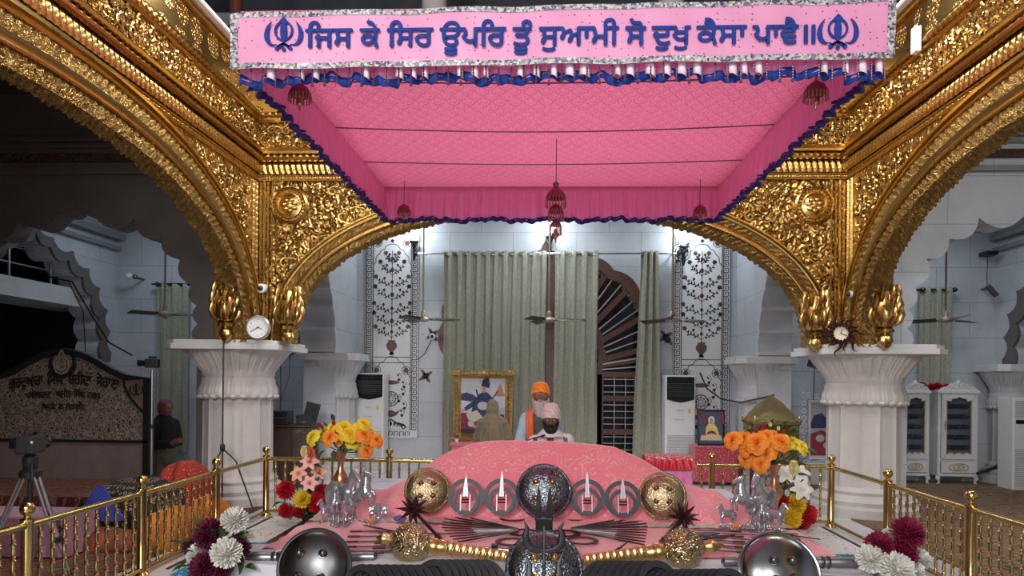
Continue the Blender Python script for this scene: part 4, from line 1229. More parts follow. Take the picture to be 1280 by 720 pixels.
# arrows fanned on the cloth
def arrow_proto(L=.78):
    t = thing('steel_arrow', '', 'arrow', (0, 0, 0))
    B().tube([(0, 0, 0), (L * .62, 0, 0)], .0065, 8).build('shaft', m_gun, t)
    B().prism([(L * .6, -.006), (L * .66, -.011), (L * .85, -.008), (L, 0), (L * .85, .008), (L * .66, .011), (L * .6, .006)], lambda a, b_, d: (a, b_, d), -.005, .005).build('blade', m_maroonwood, t, smooth=0)
    return t
ap = arrow_proto()
fans = []
for k in range(11):
    u = k / 10
    fans.append(((648, 661 + u * 3), (552 + 34 * max(0, u - .5) + 22 * max(0, .35 - u), 641 + 37 * u), 'thin steel arrow in the fan left of the twin blades', 'left fan of arrows'))
for k in range(11):
    u = k / 10
    fans.append(((714, 660 + u * 3), (812 - 18 * max(0, .4 - u) - 6 * u, 643 + 38 * u), 'thin steel arrow in the fan right of the twin blades', 'right fan of arrows'))
for k, (a, c, lab, grp) in enumerate(fans):
    q = ap if k == 0 else dup(ap)
    q['label'] = lab; q['group'] = grp
    A = at(*a, Z=TZ + .022 + .003 * (k % 11)); C = at(*c, Z=TZ + .018 + .002 * (k % 4)); d = C - A
    q.location = A; q.rotation_euler = (0, -math.atan2(d.z, math.hypot(d.x, d.y)), math.atan2(d.y, d.x)); q.scale = (d.length / .78, 1, 1)
# small knives near the steel shields
kn = thing('throwing_knife', '', 'knife', (0, 0, 0))
B().prism([(0, -.014), (.12, -.018), (.28, -.004), (.3, 0), (.28, .003), (.12, .012), (0, .012)], lambda a, b_, d: (a, b_, d), -.003, .003).build('blade', m_gun, kn, smooth=0)
B().box((-.05, 0, 0), (.1, .022, .014)).build('handle', m_maroonwood, kn, smooth=0, bevel=.004)
cnt = 0
for sx in (-1, 1):
    for r_ in range(5):
        for c_ in range(3):
            px = (452 + c_ * 36 - r_ * 2) if sx < 0 else (912 + c_ * 34 + r_ * 2)
            py = 664 + r_ * 6.4 + (c_ * (1.5 if sx < 0 else -1.5))
            if sx < 0 and (c_ == 2 and 1 <= r_ <= 4): continue
            if sx > 0 and (c_ == 2 and r_ < 0): continue
            q = kn if cnt == 0 else dup(kn); cnt += 1
            q['label'] = 'small throwing knife on the cloth between left horses and steel shield' if sx < 0 else 'small throwing knife on the cloth between right horses and steel shield'
            q['group'] = 'knives before the left horses' if sx < 0 else 'knives before the right horses'
            q.location = at(px, py, Z=TZ + .014); q.rotation_euler = (0, 0, (.12 + .03 * r_) if sx < 0 else PI - .12 - .03 * r_)
# curved sword, pistol dagger, blade plates, long scabbards
sw = thing('curved_sword', 'dark curved sword lying on the cloth right of the trident', 'sword', at(733, 696, Y=5.1))
pts = [(0, 0), (.08, .005), (.17, .03), (.25, .075), (.33, .14)]
B().tube([(a, 0, z) for a, z in pts], [.018, .024, .024, .018, .002], 8, flat=.35, up=(0, 1, 0)).build('blade', m_iron, sw)
B().tube([(0, 0, 0), (-.1, .0, -.012)], .016, 8).build('handle', m_maroonwood, sw)
dg = thing('flintlock_dagger', 'small dark iron dagger with crossguard lying left of the trident shield', 'dagger', at(610, 688, Y=5.3))
B().tube([(-.12, 0, .03), (.17, 0, 0)], [.004, .018], 8).build('blade', m_gun, dg)
gd = B().box((.17, 0, 0), (.02, .1, .06)).box((.05, 0, .03), (.05, .04, .04)); gd.build('guard', m_iron, dg, smooth=0, bevel=.004)
B().tube([(.17, 0, 0), (.27, 0, -.03)], [.016, .02], 8).build('handle', m_iron, dg)
for px, py, rz, lab in ((865, 668, .25, 'dull grey axe blade lying behind the right gold mace head'), (893, 672, .55, 'dark pointed spear head lying beside the right gold mace tip'), (478, 661, PI - .6, 'dark pointed spear head lying beside the left gold mace tip'), (1003, 671, 2.5, 'dark spear head pointing to the rear beside the right steel shield')):
    o = B().prism([(0, -.03), (.12, -.05), (.2, -.02), (.26, .0), (.2, .035), (.1, .04), (0, .02)] if 'axe' in lab else [(0, -.014), (.05, -.035), (.24, 0), (.05, .035), (0, .014), (-.14, .01), (-.14, -.01)], lambda a, b_, d: (a, b_, d), -.004, .004).build('axe_blade' if 'axe' in lab else 'spear_head', m_gun if 'axe' in lab else m_maroonwood, None, at(px, py, Z=TZ + .03), (.15, 0, rz), smooth=0); tag(o, lab, 'axe' if 'axe' in lab else 'spear')
for x0, x1, py, lab in ((308, 468, 697, 'long steel scabbard lying behind the left steel shield'), (1072, 905, 703, 'long steel scabbard lying behind the right steel shield')):
    a, c = at(x0, py, Y=4.98), at(x1, py - 1, Y=5.03); d = c - a
    s = thing('steel_scabbard', lab, 'scabbard', a, group='steel scabbards'); ax = d.normalized(); L = d.length
    Mx = ax.to_track_quat('Z', 'Y').to_matrix().to_4x4()
    B().lathe([(.035, 0), (.042, .02), (.042, .14), (.038, .16), (.036, L), (.01, L + .02)], 20, M=Mx).build('tube', m_silver, s)
    for z in (.02, .2, .24, .55): B().lathe([(.04, z - .012), (.046, z), (.04, z + .012)], 20, M=Mx, cap=False).build('collar', m_gun, s)

# ================================================================ silver horses
m_glass_silver = mat('silvered_glass', (.46, .49, .54), .2, .7, .2, 14, Coat_Weight=.4)
def finish(o, vox, it=4, fac=.5):
    md = o.modifiers.new('skin', 'REMESH'); md.mode = 'VOXEL'; md.voxel_size = vox; md.use_smooth_shade = True
    md = o.modifiers.new('soften', 'SMOOTH'); md.iterations = it; md.factor = fac
    return o
def freeze(o):
    dg_ = bpy.context.evaluated_depsgraph_get(); me = bpy.data.meshes.new_from_object(o.evaluated_get(dg_)); o.modifiers.clear(); o.data = me
    me.polygons.foreach_set('use_smooth', [True] * len(me.polygons))
    return o
def limb(b, pts, rs, n=12):
    b.tube(pts, rs, n)
    for p, r in zip(pts, rs): b.ball(p, r, 12)
def horse(pose):
    b = B()                       # faces +x, height about 1
    lb = limb
    def limb_(b_, pts, rs, n=12): lb(b_, pts, [r * 1.22 + .004 for r in rs], n)
    rear = .0 if pose == 'stand' else .42
    def R(p):                     # tip the front up about the hips
        x, y, z = p; x0, z0 = -.25, .52; c, s = cos(rear), sin(rear)
        return (x0 + (x - x0) * c - (z - z0) * s, y, z0 + (x - x0) * s + (z - z0) * c)
    T = [(-.27, 0, .60), (-.12, 0, .575), (.05, 0, .565), (.2, 0, .60)]
    limb_(b, [R(p) for p in T], [.135, .135, .14, .135], 14)
    limb_(b, [R(p) for p in [(.22, 0, .66), (.29, 0, .78), (.34, 0, .90), (.36, 0, .97)]], [.115, .09, .07, .062])
    limb_(b, [R(p) for p in [(.37, 0, .985), (.45, 0, .93), (.52, 0, .865), (.545, 0, .84)]], [.065, .055, .04, .036])
    for s in (-1, 1):
        limb_(b, [R((.355, s * .03, 1.03)), R((.36, s * .04, 1.09))], [.02, .007])
        limb_(b, [R((-.30, s * .075, .56)), (R((-.24, s * .08, .42)) if rear == 0 else (-.24, s * .085, .40)), (-.35, s * .085, .27), (-.31, s * .085, .09), (-.29, s * .085, .03)], [.105, .07, .04, .028, .036])
        fl = [(.2, s * .07, .52), (.21, s * .075, .34), (.215, s * .075, .29), (.2, s * .075, .09), (.22, s * .075, .03)]
        if pose != 'stand':
            fl = [R((.2, s * .07, .52)), R((.36, s * .075, .46 + .05 * s)), R((.37, s * .075, .43)), R((.29, s * .075, .29)), R((.26, s * .075, .25))]
        elif s > 0: fl = [(.2, s * .07, .52), (.31, s * .075, .42), (.33, s * .075, .38), (.24, s * .075, .26), (.22, s * .075, .21)]
        limb_(b, fl, [.08, .048, .036, .026, .034])
    return b, R
def horse_thing(lab, px, py, Y, h, rz, pose='stand', proto={}):
    if pose not in proto:
        t = thing('horse_figurine', lab, 'horse figurine', (0, 0, 0))
        b, R = horse(pose)
        freeze(finish(b.build('body', m_glass_silver, t), .017, 3)); 
        mn = B()
        for k in range(9):
            q = k / 8; p = R((.34 - .16 * q, 0, 1.03 - .30 * q)); mn.ball((p[0] - .035, .0, p[2]), (.045, .03, .06), 8)
        freeze(finish(mn.build('mane', m_glass_silver, t), .016, 2))
        tl = B(); limb(tl, [R((-.37, 0, .66)), (-.50, 0, .56), (-.52, 0, .38), (-.50, 0, .2)], [.03, .05, .055, .02]); freeze(finish(tl.build('tail', m_glass_silver, t), .016, 2))
        bs = B(); 
        for k in range(10): bs.ball((-.42 + .09 * k, .05 * sin(k * 2.2), .0), (.1, .12, .035 + .015 * (k % 3)), 8)
        freeze(finish(bs.build('rocky_base', m_glass_silver, t), .02, 1))
        proto[pose] = t; q = t
    else: q = dup(proto[pose], label=lab)
    q['group'] = 'silver horse figurines'
    q.location = at(px, py, Y=Y); q.rotation_euler = (0, 0, rz); q.scale = (h,) * 3
    return q
HY = 6.28
for lab, px, py, Y, h, rz, pose in (
    ('tallest silver horse figurine left of the mound, by the red flowers', 428, 650, 6.4, .46, -.65, 'stand'),
    ('second silver horse figurine of the left group, prancing to the right', 452, 652, 6.3, .37, -.5, 'rear'),
    ('small silver horse figurine at the left end of the left group', 409, 652, 6.25, .20, -2.2, 'stand'),
    ('small silver horse figurine before the tallest left horse', 419, 655, 6.15, .27, -1.35, 'rear'),
    ('small silver horse figurine in front of the prancing left horse', 434, 654, 6.15, .20, -1.7, 'stand'),
    ('tallest silver horse figurine right of the mound, by the yellow flowers', 953, 657, 6.4, .45, -2.2, 'stand'),
    ('second silver horse figurine of the right group, rearing to the left', 930, 659, 6.3, .36, -2.6, 'rear'),
    ('small silver horse figurine at the left end of the right group', 908, 657, 6.3, .19, -2.8, 'stand'),
    ('small silver horse figurine before the tallest right horse', 952, 664, 6.15, .23, -1.9, 'rear'),
    ('small silver horse figurine at the right end of the right group', 969, 661, 6.2, .22, -.8, 'stand')):
    horse_thing(lab, px, py, Y, h, rz, pose)
eg = thing('eagle_figurine', 'small silver eagle figurine with drooping wings right of the left horses', 'bird figurine', at(473, 650, Y=6.25))
b = B(); limb(b, [(0, 0, .05), (0, -.005, .09), (0, -.01, .125)], [.022, .03, .022]); limb(b, [(0, -.015, .15), (0, -.04, .15)], [.018, .006])
freeze(finish(b.build('body', m_glass_silver, eg), .006, 2))
for s_ in (-1, 1):
    B().grid(lambda u, v: (s_ * (.02 + .07 * u), .01 + .02 * sin(PI * u), .135 + .02 * sin(PI * u) - (.03 + .10 * v * (.5 + .5 * u)) - .01 * sin(v * 14)), 6, 8).build('wing', m_glass_silver, eg).modifiers.new('t', 'SOLIDIFY').thickness = .006
B().ball((0, 0, .02), (.035, .03, .03), 10).build('perch', m_glass_silver, eg)
m_orange_fig = mat('orange_ceramic', (.65, .22, .08), .4)
for px, py, lab in ((462, 655, 'tiny orange figurine on the lace by the left horses'), (919, 662, 'tiny orange figurine on the lace by the right horses')):
    t = thing('tiny_figurine', lab, 'figurine', at(px, py, Y=6.05)); b = B(); limb(b, [(-.02, 0, .035), (.015, 0, .035), (.03, 0, .06)], [.018, .018, .012])
    for xx in (-.02, .018): limb(b, [(xx, .01, .03), (xx, .012, 0)], [.007, .006]); limb(b, [(xx, -.01, .03), (xx, -.012, 0)], [.007, .006])
    freeze(finish(b.build('body', m_orange_fig, t), .005, 1))
o = B().ball((0, 0, .02), (.06, .04, .03), 14).build('cloth_pouch', mat('blue_white_stripe', (.1, .12, .3), .7), None, at(500, 651, Y=6.1)); tag(o, 'small blue folded cloth pouch on the lace left of the spiked mace', 'pouch')
# ================================================================ flowers
PET = {}
def petal_mat(name, col, tip=None, rough=.6):
    if name in PET: return PET[name]
    m = N('petal_' + name); f = m.noise(m.coord(), 22, 2)
    m.set_p(m.ramp(f, [(.35, tuple(c * .8 for c in col)), (.65, tip or tuple(min(1, c * 1.15) for c in col))]), rough, 0, Subsurface_Weight=.0)
    PET[name] = m.m; return m.m
def lily_mat(name, inner, outer):
    m = N('lily_' + name); L = m.n('VectorMath', operation='LENGTH'); m.set(L.inputs[0], m.coord())
    m.set_p(m.ramp(L.outputs['Value'], [(.25, inner), (.75, outer)]), .55); return m.m
P_org = lily_mat('orange_rose', (.62, .07, .004), (.92, .30, .025)); P_yel = lily_mat('yellow_rose', (.62, .30, .004), (.88, .62, .03)); P_lem = lily_mat('lemon_rose', (.70, .42, .005), (.90, .72, .05))
P_red = petal_mat('red', (.60, .012, .025)); P_pnk = lily_mat('pink', (.74, .10, .13), (.90, .50, .47)); P_pch = lily_mat('peach', (.66, .17, .10), (.86, .46, .32))
P_wht = petal_mat('white', (.82, .80, .72), (.9, .9, .86)); P_mar = petal_mat('maroon', (.09, .006, .035), (.2, .012, .06)); P_mr2 = petal_mat('burgundy', (.2, .008, .04), (.32, .015, .07)); P_cor = petal_mat('coral', (.75, .17, .1)); P_pale = petal_mat('pale_yellow', (.82, .74, .36))
m_leaf = petal_mat('leaf', (.025, .07, .018), (.05, .13, .03)); m_stem = petal_mat('stem', (.04, .09, .025))
def mum(n=190, spread=.80, wid=.085, seed=1):
    rnd = random.Random(seed); b = B().ball((0, 0, -.05), .42, 10)
    for k in range(n):
        q = (k + .5) / n; ph = math.acos(1 - 2 * q * spread); th = PI * (1 + 5 ** .5) * k + rnd.uniform(-.1, .1)
        d = Vector((cos(th) * sin(ph), sin(th) * sin(ph), cos(ph)))
        side = d.cross(Vector((0, 0, 1))); side = side.normalized() if side.length > .05 else Vector((1, 0, 0))
        L = .86 + .2 * rnd.random(); up = side.cross(d) * .18 * (1 if ph > .5 else -.6)
        w = wid * (.75 + .4 * rnd.random())
        vs = []
        for t, ww, cu in ((.30, .55, 0), (.62, 1.0, .0), (.88, .95, .12), (1.0, .35, .3)):
            c = d * (t * L) + up * cu * 1.4; nrm = up.normalized() if up.length else Vector((0, 0, 1))
            vs += [c - side * w * ww + nrm * .03, c - nrm * .02, c + side * w * ww + nrm * .03]
        fs = []
        for i in range(3):
            fs += [(3 * i, 3 * i + 1, 3 * i + 4, 3 * i + 3), (3 * i + 1, 3 * i + 2, 3 * i + 5, 3 * i + 4)]
        b.add(vs, fs)
    return b
def cup(L, W, az, open_, curl, n=4, ruff=.0, tip=.80):
    def g(u, v):
        w = W * sin(PI * (.12 + tip * v)) ** .7 * (1 if v < .95 else .8); x = (u - .5) * 2 * w
        ang = open_ * v + curl * v * v
        r = L * (sin(ang * .5) * v + .0); z = L * v * cos(ang * .5)
        r -= .35 * x * x / max(W, .01); z += ruff * sin(u * 9 + v * 5 + az * 3) * v
        return (r * cos(az) - x * sin(az), r * sin(az) + x * cos(az), z)
    return g
def rose(seed=2, n=26):
    rnd = random.Random(seed); b = B()
    for k in range(n):
        q = k / n; az = k * 2.4 + rnd.uniform(-.2, .2)
        b.grid(cup(.75 + .35 * q, .34 + .26 * q, az, .25 + 1.75 * q, .25 + 1.1 * q * rnd.uniform(.8, 1.2), ruff=.07, tip=.58), 6, 6)
    b.ball((0, 0, .1), (.3, .3, .35), 8)
    return b
def lily(n=6, op=1.15, curl=1.2):
    b = B()
    for k in range(n): b.grid(cup(1.1, .34 if k % 2 else .42, k * 2 * PI / n, op, curl), 6, 8)
    b.lathe([(.05, -.35), (.09, -.1), (.16, .1)], 10)
    for k in range(6):
        a = k * PI / 3 + .3; b.tube([(0, 0, .05), (.12 * cos(a), .12 * sin(a), .5), (.2 * cos(a), .2 * sin(a), .72)], .014, 5)
    return b
def leaf_b():
    return B().grid(lambda u, v: ((u - .5) * .42 * sin(PI * (.03 + .94 * v)) , v, .12 * sin(PI * v) - .25 * abs(u - .5) * sin(PI * v) * -1), 4, 6)
SHARED = {}
def bloom(kind, mt, parent, loc, r, direction, name='bloom'):
    key = (kind, mt.name)
    if key not in SHARED:
        bb = {'mum': lambda: mum(), 'mum2': lambda: mum(170, .62, .09, 5), 'rose': lambda: rose(), 'rose2': lambda: rose(6, 16), 'lily': lambda: lily(), 'bud': lambda: lily(6, .35, .12), 'leaf': leaf_b}[kind]()
        o = bb.build(name, mt, parent, smooth=70, recalc=kind in ('none',)); SHARED[key] = o.data
    else:
        o = bpy.data.objects.new(name, SHARED[key]); COL.objects.link(o); o.parent = parent
    o.location = loc; o.scale = (r,) * 3
    o.rotation_euler = Vector(direction).to_track_quat('Z', 'Y').to_euler()
    return o
def arrangement(name, lab, base, flowers, Y, hub, leaves, stems=True, cat='flowers'):
    t = thing(name, lab, cat, base); rnd = random.Random(len(lab)); base = Vector(base)
    hub = Vector(hub)
    sb = B()
    for (kind, mt, px, py, rp, *ex) in flowers:
        yy = Y + (ex[0] if ex else rnd.uniform(-.07, .05)); p = at(px, py, Y=yy); r = rp * yy / F
        d = (p - hub).normalized() + Vector((0, -.75, .15)); d.normalize()
        if kind in ('lily',): d = ((p - hub).normalized() * .6 + Vector((0, -.9, .1))).normalized()
        if kind == 'bud': d = ((p - hub).normalized() + Vector((0, -.05, .5))).normalized()
        c = p - d * r * (.30 if kind.startswith('mum') else .45)
        bloom(kind, mt, t, c - base, r * (.98 if kind.startswith('mum') else 1.03), d)
        mid = (hub + c) / 2 + Vector((0, .02, -.01)); sb.tube([hub - base, mid - base, c - base], .006, 6)
    if stems: sb.build('stem', m_stem, t)
    for (px, py, L, ang) in leaves:
        yy = Y + rnd.uniform(.02, .1); p = at(px, py, Y=yy); LL = L * yy / F
        d = Vector((cos(ang), -.45, sin(ang))).normalized()
        o = bloom('leaf', m_leaf, t, p - base, LL, (0, 0, 1), 'leaf'); q = d.to_track_quat('Y', 'Z'); o.rotation_euler = (q @ Euler((0, rnd.uniform(-.6, .6), 0)).to_quaternion()).to_euler()
    return t
def ring_leaves(px, py, rx, ry, n, L=14, seed=3):
    r = random.Random(seed); return [(px + rx * cos(a) * r.uniform(.3, 1), py - ry * sin(a) * r.uniform(.3, 1), L * r.uniform(.7, 1.2), a + r.uniform(-.5, .5)) for a in [2 * PI * k / n for k in range(n)]]
m_copper = mat('copper_vase', (.62, .30, .16), .28, .9, .12, 10)
def trumpet_vase(px, py_rim, Y, lab, r=.085):
    p = at(px, py_rim, Y=Y); t = thing('trumpet_vase', lab, 'vase', (p.x, Y, 0)); H = p.z
    B().lathe([(.11, 0), (.115, .02), (.06, .05), (.035, .12), (.03, .2)], 24).build('foot', m_copper, t)
    B().lathe([(.03, .2), (.05, H * .45), (.095, H * .58), (.07, H * .68), (.03, H * .76), (.036, H * .86), (.06, H * .95), (r, H), (r * .9, H - .005), (.05, H * .93)], 24, cap=False).build('body', m_copper, t)
    return p
# yellow and orange flowers, left copper vase
p = trumpet_vase(426, 563, 7.75, 'copper trumpet vase holding the yellow and orange flowers left')
Lf = [('rose', P_lem, 389.6, 546, 11), ('rose', P_yel, 405.5, 539.6, 11), ('rose2', P_org, 411.6, 546, 11.5, -.1), ('rose', P_lem, 422, 540, 12), ('rose2', P_yel, 430, 533, 11), ('rose', P_yel, 437, 541, 12, -.1), ('rose2', P_org, 426, 549, 8.5), ('rose', P_lem, 443.5, 551.6, 10), ('rose2', P_lem, 451.5, 535, 11), ('rose', P_yel, 456, 529, 9), ('rose', P_org, 456.8, 543, 11.5, -.08), ('rose2', P_yel, 465, 543, 9), ('rose', P_org, 472, 550, 9.5), ('rose2', P_yel, 460.8, 555.5, 9), ('rose', P_org, 459.5, 563.5, 9.5), ('rose', P_lem, 415, 533, 8), ('rose2', P_lem, 447, 541, 9), ('bud', P_red, 400, 532, 6), ('bud', P_red, 417, 529, 6)]
arrangement('yellow_orange_bouquet', 'bouquet of yellow and orange roses above the left back rail', (p.x, 7.75, p.z), Lf, 7.7, p + Vector((0, 0, -.02)), ring_leaves(412, 545, 34, 18, 18) + ring_leaves(440, 548, 26, 14, 10, 13, 8) + [(385, 533, 12, 2.6), (380, 540, 12, 3.3), (397, 556, 12, 4.2)])
p = trumpet_vase(968, 580, 7.75, 'copper trumpet vase holding the orange roses right')
Rf = [('rose', P_org, 915, 549, 12), ('rose2', P_org, 929, 547, 11.5), ('rose', P_org, 945, 552, 15, -.12), ('rose2', P_org, 957, 545, 12.5), ('rose', P_org, 966, 543, 9), ('rose', P_org, 976, 551, 13, -.1), ('rose2', P_org, 933, 560, 10.5), ('rose', P_org, 931.5, 572, 11.5), ('rose2', P_org, 956.8, 566.5, 13, -.1), ('rose', P_org, 950, 580, 11, -.12), ('rose2', P_yel, 967, 559, 10), ('rose', P_lem, 981, 547, 8), ('rose', P_lem, 992, 552, 11), ('rose2', P_lem, 1003.4, 558, 10.5), ('bud', P_red, 955, 534, 6), ('bud', P_red, 945, 539, 6), ('bud', P_pale, 963, 531, 5), ('bud', P_pale, 973, 536, 5), ('bud', P_red, 979, 540, 5)]
arrangement('orange_rose_bouquet', 'bouquet of orange and a few yellow roses above the right back rail', (p.x, 7.75, p.z), Rf, 7.7, p + Vector((0, 0, -.02)), ring_leaves(958, 548, 36, 18, 18, 14, 5) + [(1004, 564, 16, -.1), (996, 562, 16, -.5), (985, 562, 14, -1), (940, 537, 12, 2), (965, 534, 12, 1.5), (978, 535, 12, 1)])
# lily and chrysanthemum pots on the floor
def pot(x, y, lab, h=.12):
    t = thing('black_pot', lab, 'flower pot', (x, y, 0))
    B().lathe([(.10, 0), (.10, .015), (.05, .03), (.06, .06), (.085, h), (.075, h), (.05, .05)], 20).build('bowl', mat('black_plastic', (.012, .013, .015), .4), t); return t
q = at(384, 655, Z=0); pot(q.x, q.y, 'small black pot under the pink lilies by the left rail corner')
YL = q.y - .12
arrangement('lily_mum_arrangement', 'pink lilies over red and yellow chrysanthemums by the left rail corner', (q.x, q.y, .1),
            [('bud', P_pale, 381, 566, 13), ('bud', P_cor, 388.5, 566, 13), ('lily', P_pnk, 387, 577, 12), ('lily', P_pch, 373, 592, 11), ('lily', P_pch, 399, 590, 11), ('lily', P_pnk, 387, 604, 11, -.1),
             ('mum', P_red, 355, 611, 13), ('mum', P_lem, 377, 623, 12, -.1), ('mum', P_red, 397, 627, 14, -.05), ('mum', P_red, 404, 613, 11, .1), ('mum', P_red, 355, 638, 11), ('mum', P_red, 372, 640, 9, .08)],
            YL, (q.x, q.y, .12), ring_leaves(376, 628, 26, 15, 14, 15) + ring_leaves(387, 590, 10, 18, 12, 14, 9))
q = at(990, 660, Z=0); pot(q.x, q.y, 'small black pot under the white lilies by the right rail corner')
YR = q.y - .12
arrangement('lily_mum_arrangement', 'white lilies over yellow and red chrysanthemums by the right rail corner', (q.x, q.y, .1),
            [('bud', P_pale, 992, 586, 15), ('lily', P_wht, 981.8, 592, 13), ('lily', P_wht, 1000, 592, 13), ('lily', P_wht, 1002, 612, 14, -.1), ('bud', P_wht, 984, 617, 7), ('mum', P_red, 975.6, 626, 12), ('mum', P_yel, 994.8, 629, 14), ('mum', P_yel, 989, 648, 14, -.1), ('mum', P_red, 1010, 643, 16), ('mum', P_red, 1003, 657, 11, .05)],
            YR, (q.x, q.y, .12), ring_leaves(992, 640, 22, 16, 10, 16) + ring_leaves(990, 605, 9, 20, 10, 16, 9))
# front bouquets
q = at(270, 742, Y=4.75)
m_fpot = mat('dark_green_pot', (.02, .035, .025), .5)
def fpot(q, lab):
    t = thing('flower_pot', lab, 'flower pot', (q.x, q.y, 0)); B().lathe([(.09, .0), (.12, q.z), (.11, q.z), (.09, q.z - .03)], 20).build('bowl', m_fpot, t)
fpot(q, 'dark pot under the maroon and white chrysanthemums at front left')
arrangement('chrysanthemum_bouquet', 'maroon and white chrysanthemums at front left before the brass railing', q,
            [('mum2', P_wht, 293, 648, 19, .0), ('mum', P_mar, 260, 664, 22), ('mum', P_wht, 282, 689, 21, -.12), ('mum2', P_wht, 246, 692, 17, .06), ('mum', P_mar, 299, 680, 16, .06), ('mum', P_mar, 253, 708, 21, -.08), ('mum', P_mar, 236, 682, 12, .1), ('mum2', P_wht, 311, 670, 9, .1), ('mum', P_mar, 276, 712, 12)],
            4.75, q + Vector((0, .1, .02)), ring_leaves(272, 690, 44, 34, 22, 22))
q = at(1118, 745, Y=4.9)
fpot(q, 'dark pot under the burgundy and white chrysanthemums at front right')
arrangement('chrysanthemum_bouquet', 'burgundy and white chrysanthemums at front right before the brass railing', q,
            [('mum2', P_mr2, 1137, 663, 21), ('mum2', P_mr2, 1100, 679, 18), ('mum', P_mr2, 1130, 688, 20), ('mum', P_wht, 1089, 696, 19, -.05), ('mum', P_wht, 1124, 710, 22, -.12), ('mum2', P_wht, 1152, 697, 14, .06), ('mum2', P_wht, 1111, 667, 9, .1), ('mum2', P_wht, 1141, 676, 9, .1), ('mum', P_wht, 1146, 713, 13)],
            4.9, q + Vector((0, .1, .02)), ring_leaves(1118, 700, 36, 26, 18, 20))

# ================================================================ stool, benches
def frill(b, poly, z0, z1, amp, k):
    P, s = resample([*poly, poly[0]], .008); n = len(P) - 1
    c = P.mean(axis=0)
    def g(u, v):
        i = min(n, int(round(u * n))); d = P[i] - c; d = d / np.linalg.norm(d)
        q = P[i] + d * (amp * sin(s[i] * k) * v + .03 * v)
        return (q[0], q[1], z0 + (z1 - z0) * v)
    return b.grid(g, n, 4)
a, c = at(806, 570, Y=7.45), at(872, 570, Y=7.45); xm = (a.x + c.x) / 2; wd = (c.x - a.x)
zt = at(840, 572, Y=7.45).z
st = thing('cloth_covered_stand', 'tall stand with red frilled cover over a pink satin skirt right of the mound', 'stand', (xm, 7.65, 0), -.06)
rc = [(-wd / 2, -.24), (wd / 2, -.24), (wd / 2, .2), (-wd / 2, .2)]
m_redsat = mat('red_satin', (.50, .004, .02), .45, 0, .15, 20)
m_pinksat = mat('pink_satin', (.82, .22, .5), .4, 0, .12, 14, Sheen_Weight=.3)
fabric = fabric_mat('red_white_quilt', lambda m: m.mix(m.math('LESS_THAN', m.voro(m.coord(), 42), .42), (.55, .05, .09), (.80, .55, .53)), .7, 0)
B().box((0, -.02, zt - .02), (wd * .92, .42, .05)).build('quilted_top', fabric, st, bevel=.02)
frill(B(), [(x * .92, y * .95) for x, y in rc], zt - .01, zt - .115, .014, 90).build('frill', m_redsat, st, smooth=80)
frill(B(), [(x * .8, y * .8) for x, y in rc], zt - .06, .05, .012, 60).build('skirt', m_pinksat, st, smooth=80)
B().tube([(x * 1.0, y * 1.05, zt - .118) for x, y in rc], .006, 6, closed=True).build('gold_hem', m_brass, st)
m_bsheet = mat('bluish_sheet', (.62, .70, .82), .7, 0, .03, 3)
for xa, xb, Y0, lab in ((-1.92, -1.2, 7.29, 'white sheeted low bench left of the pink mound, nearer one'), (-1.92, -1.2, 7.68, 'white sheeted low bench left of the pink mound, close to the rail'), (1.72, 1.98, 7.29, 'white sheeted low bench right of the pink mound, beside the red stand')):
    t = thing('white_bench', lab, 'bench', ((xa + xb) / 2, Y0 + .185, 0)); w_ = xb - xa
    B().box((0, 0, .47), (w_, .365, .06)).build('sheeted_top', m_bsheet, t, smooth=0, bevel=.012); B().box((0, 0, .22), (w_ * .96, .33, .44)).build('base', m_bsheet, t, smooth=0)

# ================================================================ curtains
def curtain_b(m):
    co = m.coord(); w = m.noise(m.coord(None, (60, 60, 14)), 1.4, 3)
    return m.ramp(w, [(.3, (.22, .225, .165)), (.7, (.38, .385, .30))])
m_curtain = fabric_mat('sage_curtain', curtain_b, .62, .3, 160, .2)
def curtain(px0, px1, lab, Y=12.38, zt=3.96, zb=.25, gather=None, name='curtain', pf=None, rod=True, py=316):
    a, c = at(px0, py, Y=Y), at(px1, py, Y=Y); zt = a.z + .03; W = c.x - a.x; nf = pf or max(3, int(W / .16))
    t = thing(name, lab, 'curtain', (a.x, Y, 0), group='sage curtains')
    def g(u, v):
        z = zt + (zb - zt) * v; ww = 1.0
        if gather: ww = 1 + gather * v
        x = W / 2 + (u - .5) * W * ww + .008 * sin(v * 7 + u * 20)
        y = .05 * sin(u * nf * 2 * PI + .5 * sin(v * 3)) * (1 - .25 * v) + .012 * sin(u * nf * 6 * PI + v * 5)
        return (x, y, z)
    o = B().grid(g, nf * 14, 30).build('cloth_panel', m_curtain, t, smooth=80); o.modifiers.new('t', 'SOLIDIFY').thickness = .006
    for k in range(nf):
        B().tube([( (k + .5) / nf * W + .03 * cos(q), .03 * sin(q) * 1.6, zt - .07 + .0 * q) for q in [2 * PI * i / 12 for i in range(12)]], .008, 6, closed=True).build('eyelet', m_steel, t) if W > .3 else None
    return t
curtain(555, 613, 'sage green curtain panel at the far left of the great door')
curtain(611, 683, 'wide sage green curtain panel behind the painting and the orange turban')
curtain(694, 748, 'sage green curtain panel right of the door gap, behind the seated reader')
curtain(802, 823, 'narrow bunched sage green curtain right of the lobed door panes', gather=.9)
a, c = at(520, 317, Y=12.38), at(851, 317, Y=12.38)
rd = thing('curtain_rod', 'long thin steel curtain rod across the top of the lobed door', 'curtain rod', (a.x, 12.38, a.z))
B().tube([(0, 0, 0), (c.x - a.x, 0, c.z - a.z)], .016, 8).build('rod', m_steel, rd)
for x in (0, c.x - a.x): B().ball((x, 0, 0), .04, 10).build('finial', m_iron, rd)
